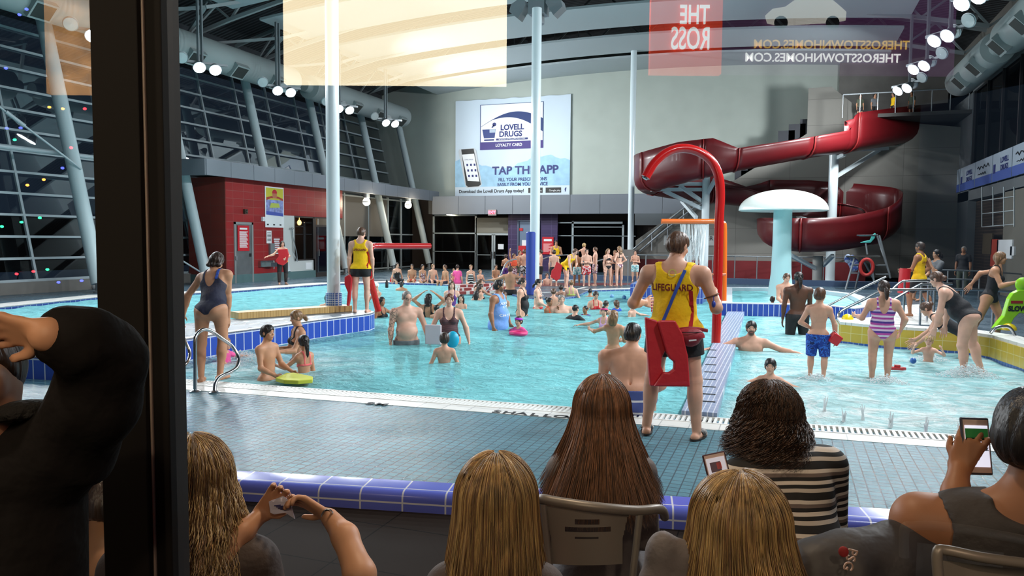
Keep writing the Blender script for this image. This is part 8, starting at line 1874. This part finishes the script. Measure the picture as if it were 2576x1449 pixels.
# curly woman in stripes with a phone
st_ = ('sweater', ('stripes', (18, 16, 18), (214, 204, 196), (18, 16, 18), (110, 96, 92), (210, 200, 192), (20, 18, 20), (20, 18, 20), (190, 180, 172), .105))
r, J = viewer('woman with dark curly hair in a black and white striped sweater', 2062, 985, 2.85, face=-160, sex='f', skin='fair', hair=None, g=1.22, lean=26, side=-10, h=1.70, nod=20, arms=('front', 'lap'), clothes=[('tee', st_, {'sleeve': 1.8, 'low': -.15, 'nb': .02}), JEANS])
big_hair(J, r, 'brown', 'dbrown', 1700, .19, wave=.012, freq=30, flare=.55, seed=5, rad=.0017, R0=(.126, .135, .128), curl=.016, coverback=0)
def phone(cx, cy_, w_, h__, t, lab, ang, case, scr, parts_):
    r = empty('phone', at_t(cx, cy_, t)-Vector((0, 0, h__/2)), lab, 'phone'); o_ = at_t(cx, cy_, t); x = _r0*math.cos(ang)+Vector((0, 0, 1))*math.sin(ang); z = Vector((0, 0, 1))*math.cos(ang)-_r0*math.sin(ang); z = (z+fh*.25).normalized(); n = x.cross(z).normalized()
    MB().obox(o_, x*w_/2, n*.005, z*h__/2).build('case', case, r, smooth=False, bevel=.004)
    s = 1 if n.dot(fh) < 0 else -1
    MB().obox(o_+n*s*.0055, x*w_*.44, n*.0008, z*h__*.46).build('bezel', mat('phone_white', (224, 200, 196), .4), r, smooth=False)
    MB().obox(o_+n*s*.0068, x*w_*.40, n*.0008, z*h__*.36).build('screen', scr, r, smooth=False)
    for (u, v, a, b, m_) in parts_: MB().obox(o_+n*s*.0080+x*u*w_+z*v*h__, x*a*w_/2, n*.0006, z*b*h__/2).build('screen_content', m_, r, smooth=False)
    return r, o_, x, z, n*s
phone(1804, 1180, .072, .10, 2.35, 'phone in a dark pink case held by the curly haired woman', .22, mat('case_plum', (70, 40, 52), .5), lit('screen_photo', (190, 186, 196), .35), [(-.05, .08, .45, .3, lit('screen_dark', (90, 70, 80), .1)), (.1, .1, .2, .2, lit('screen_red', (170, 70, 60), .2))])
# right blonde in front
r, J = viewer('blonde woman with thick hair in grey hooded jacket, front right', 1885, 1215, 1.80, face=-168, sex='f', skin='fair', hair=None, g=1.1, yaw=-25, nod=18, arms=('fold', 'lap'), clothes=[TS('ggrey'), JEANS])
big_hair(J, r, 'blond', 'lbrown', 2400, .36, wave=.004, freq=14, flare=1.0, seed=7, rad=.0013, R0=(.112, .125, .12), push=(.03, 0, 0))
hd = Grid(np.array(at_t(1600, 1600, 1.95))-.25, np.array(at_t(1740, 1330, 1.7))+.25, .009)
for a, b, rr in ((1668, 1400, .045), (1660, 1480, .055), (1712, 1420, .045), (1705, 1500, .06)): hd.ell(np.array(at_t(a, b, 1.85)), (rr, rr, rr*1.4), None, .015)
V, F = surfnet(hd.D, hd.lo, .009); ob = mesh_np('hood', V, F, fabric('ggrey', Fb['ggrey']), r); ob.matrix_parent_inverse = pmat(r).inverted()
# man at right with phone
r, J = viewer('man in dark sleeveless shirt holding up a white phone at the right edge', 2600, 985, 1.92, face=-170, skin='brown', hair=('short', 'black', {'th': .06}), g=1.25, fat=.6, h=1.84, yaw=20, nod=8, arms=('lap', 'lap'), clothes=[('tank', ('dkshirt', (58, 52, 50)), {'arm': .052, 'nb': .02}), JEANS], curl=.9)
pr_, o_, x_, z_, n_ = phone(2455, 1122, .078, .155, 2.08, 'white phone with an article on screen held by the man at the right edge', -.02, mat('case_navy', (50, 50, 66), .5), lit('screen_page', (226, 226, 244), .55), [(0, .22, .8, .17, lit('screen_green', (30, 90, 40), .25)), (0, .125, .8, .05, lit('screen_black', (20, 24, 20), .05))])
for s_, v in (('HOW', .0), ('WORK', -.055)): text(s_, .013, M_ink, frame(o_+n_*.010+z_*v*.155+x_*.008, x_, z=z_), pr_)
# hand round the phone
arm_mesh('forearm', r, [(2395, 1330, 2.0), (2405, 1240, 2.05), (2412, 1180, 2.08)], [.040, .034, .026], 'brown', (UP_*.9+R0_*.35, R0_*.5+FH_*.6), curl=.9, s=.085)
# jacket with initials
jk = Grid(np.array(at_t(1990, 1700, 2.1))-.3, np.array(at_t(2420, 1300, 1.8))+.3, .012)
for a, b, t, r3 in ((2090, 1440, 2.0, (.13, .08, .10)), (2200, 1430, 2.0, (.15, .08, .11)), (2290, 1420, 2.02, (.14, .09, .12)), (2360, 1400, 2.05, (.13, .09, .11)), (2160, 1520, 1.98, (.2, .09, .16)), (2300, 1540, 2.0, (.2, .1, .16))): jk.ell(np.array(at_t(a, b, t)), r3, np.stack([R0_, FH_, UP_], 1), .05)
V, F = surfnet(jk.D, jk.lo, .012); V = V+np.stack([.004*np.sin(V[:, 2]*60+V[:, 0]*40), .004*np.sin(V[:, 0]*55), 0*V[:, 0]], -1)
jr = empty('draped_jacket', (at_t(2200, 1500, 2.0).x, at_t(2200, 1500, 2.0).y, .2), 'dark jacket with red crest and PSG letters draped at lower right', 'jacket')
ob = mesh_np('shell', V, F, mat('jacket_charcoal', (48, 42, 42), .55, bump=.3, bscale=14), jr); ob.matrix_parent_inverse = pmat(jr).inverted()
text('PSG', .034, mat('print_tan', (196, 160, 140), .6), frame(at_t(2138, 1408, 1.865), (_r0*-.25+Vector((0, 0, 1))*-1), z=_r0), jr)
MB().ell(at_t(2122, 1388, 1.865), (.012, .004, .014), 12, 8).build('crest', mat('crest_red', (160, 40, 44), .6), jr)
r = empty('cafe_chair', (vf(2480, 1.75).x, vf(2480, 1.75).y, -.13), 'grey chair back rail in the bottom right corner', 'chair')
MB().tube(catmull([at_t(2362, 1470, 1.62), at_t(2358, 1392, 1.62), at_t(2380, 1384, 1.62), at_t(2470, 1402, 1.6), at_t(2590, 1418, 1.6), at_t(2700, 1426, 1.62)], 5), .011, 12).build('top_rail', CH, r)
m = MB(); q = [at_t(a, b, 1.64) for a, b in [(2368, 1410), (2480, 1425), (2600, 1438), (2600, 1520), (2370, 1520)]]; m.add([p for p in q]+[p+fh*.003 for p in q], [tuple(range(5)), tuple(range(5, 10))[::-1]]); m.build('back_plate', CH, r, smooth=False)
# man filming at the left, this side of the glass --------------------------------------------------------
jm_ = Vector((vf(60, 1.15).x, vf(60, 1.15).y, -.13)); r = empty('person', jm_, 'person in puffy black winter jacket raising one arm at the left edge', 'person')
A1 = lambda a, b, t=1.15: np.array(at_t(a, b, t)); px_ = 1.15/1900
G = Grid(np.minimum(A1(-260, 1900), A1(420, 700))-V3(.2, .3, .05), np.maximum(A1(-260, 1900), A1(420, 700))+V3(.2, .3, .1), .009)
for a, b, r1, r2 in (((172, 850, 1.07), (205, 858, 1.08), 68, 76), ((205, 858, 1.08), (265, 905, 1.13), 76, 86), ((265, 905, 1.13), (240, 1010, 1.15), 88, 96), ((240, 1010, 1.15), (170, 1120, 1.2), 98, 112), ((170, 1130, 1.2), (50, 1170, 1.22), 112, 130), ((60, 1200, 1.22), (50, 1900, 1.22), 150, 165), ((-150, 1200, 1.22), (-150, 1900, 1.22), 150, 165), ((40, 1120, 1.22), (-60, 1100, 1.2), 70, 90)):
    G.cap(A1(*a), A1(*b), r1*px_, r2*px_, .03)
V, F = surfnet(G.D, G.lo, .009); d_ = V-A1(200, 900); V = V+np.stack([0*V[:, 0], 0*V[:, 0], .0025*np.sin(70*(V @ R0_)+9*np.sin(V[:, 2]*14))], -1)
ob = mesh_np('jacket', V, F, mat('puffer_black', (19, 16, 16), .85, bump=.5, bscale=18, spec=.15), r); ob.matrix_parent_inverse = pmat(r).inverted()
G = Grid(A1(-60, 900, 1.05)-.22, A1(-60, 900, 1.05)+.26, .005); G.cap(A1(165, 850, 1.07), A1(122, 842, 1.04), .030, .025, .01); hand(G, A1(124, 842, 1.04), unit(-R0_+UP_*.12), unit(-UP_*.5-FH_*.8), .062, 1, .75, .005)
G.ell(A1(-62, 955, 1.16), (.052, .075, .085), np.stack([R0_, FH_, UP_], 1), .01); G.cap(A1(-62, 990, 1.16), A1(-60, 1090, 1.18), .05, .055, .03); G.ell(A1(-14, 962, 1.13), (.014, .02, .026), np.stack([R0_, FH_, UP_], 1), .012)
V, F = surfnet(G.D, G.lo, .005); ob = mesh_np('body', V, F, SK('tan'), r, {'hp': np.tile([0, -5., 0], (len(V), 1))}); ob.matrix_parent_inverse = pmat(r).inverted()
G = Grid(A1(-62, 930, 1.16)-.14, A1(-62, 930, 1.16)+.14, .006); G.ell(A1(-62, 925, 1.165), (.062, .085, .075), np.stack([R0_, FH_, UP_], 1), .01); G.ell(A1(-40, 1000, 1.12), (.05, .05, .05), None, .01, cut=True)
V, F = surfnet(G.D, G.lo, .006); ob = mesh_np('hair', V, F, hair_mat('dbrown'), r); ob.matrix_parent_inverse = pmat(r).inverted()
MB().tube([A1(42+4*math.cos(a), 842+26*math.sin(a), 1.02) for a in (0, 1)], .004, 6).build('ring', mat('gold_ring', (200, 160, 80), .3, 1.0), r) if False else None
G = Grid(A1(20, 1060, 1.18)-.2, A1(20, 1060, 1.18)+.2, .009)
for a, b in ((70, 1030), (20, 1036), (-30, 1040), (-80, 1042)): G.ell(A1(a, b, 1.16), (.03, .04, .014), None, .01)
V, F = surfnet(G.D, G.lo, .009); ob = mesh_np('fur_collar', V, F, mat('collar_black', (18, 15, 15), .9, bump=1.0, bscale=60), r); ob.matrix_parent_inverse = pmat(r).inverted()
# unseen warm lamps added to turn the viewers' hair golden
for i, (x, y) in enumerate(((-3.0, -1.2), (1.2, -1.6), (-1.0, 2.6))):
    q = MB().lathe([(.12, 3.90), (.14, 3.92), (.13, 3.95)], (x, y, 0), 20); thing('added_warm_lamp', q, mat('added_lamp_lens', (255, 226, 180), .5, emit=(255, 214, 160), es=3), 'added warm fill lamp '+['behind the viewer on the left', 'behind the viewer on the right', 'over the seated viewers'][i], 'lamp')
    ld = bpy.data.lights.new('added_warm_fill', 'AREA'); ld.shape = 'DISK'; ld.size = .24; ld.energy = (26, 26, 22)[i]; ld.color = (1, .78, .54); lo_ = bpy.data.objects.new('added_warm_fill', ld); COL.objects.link(lo_); lo_.location = (x, y, 3.88)
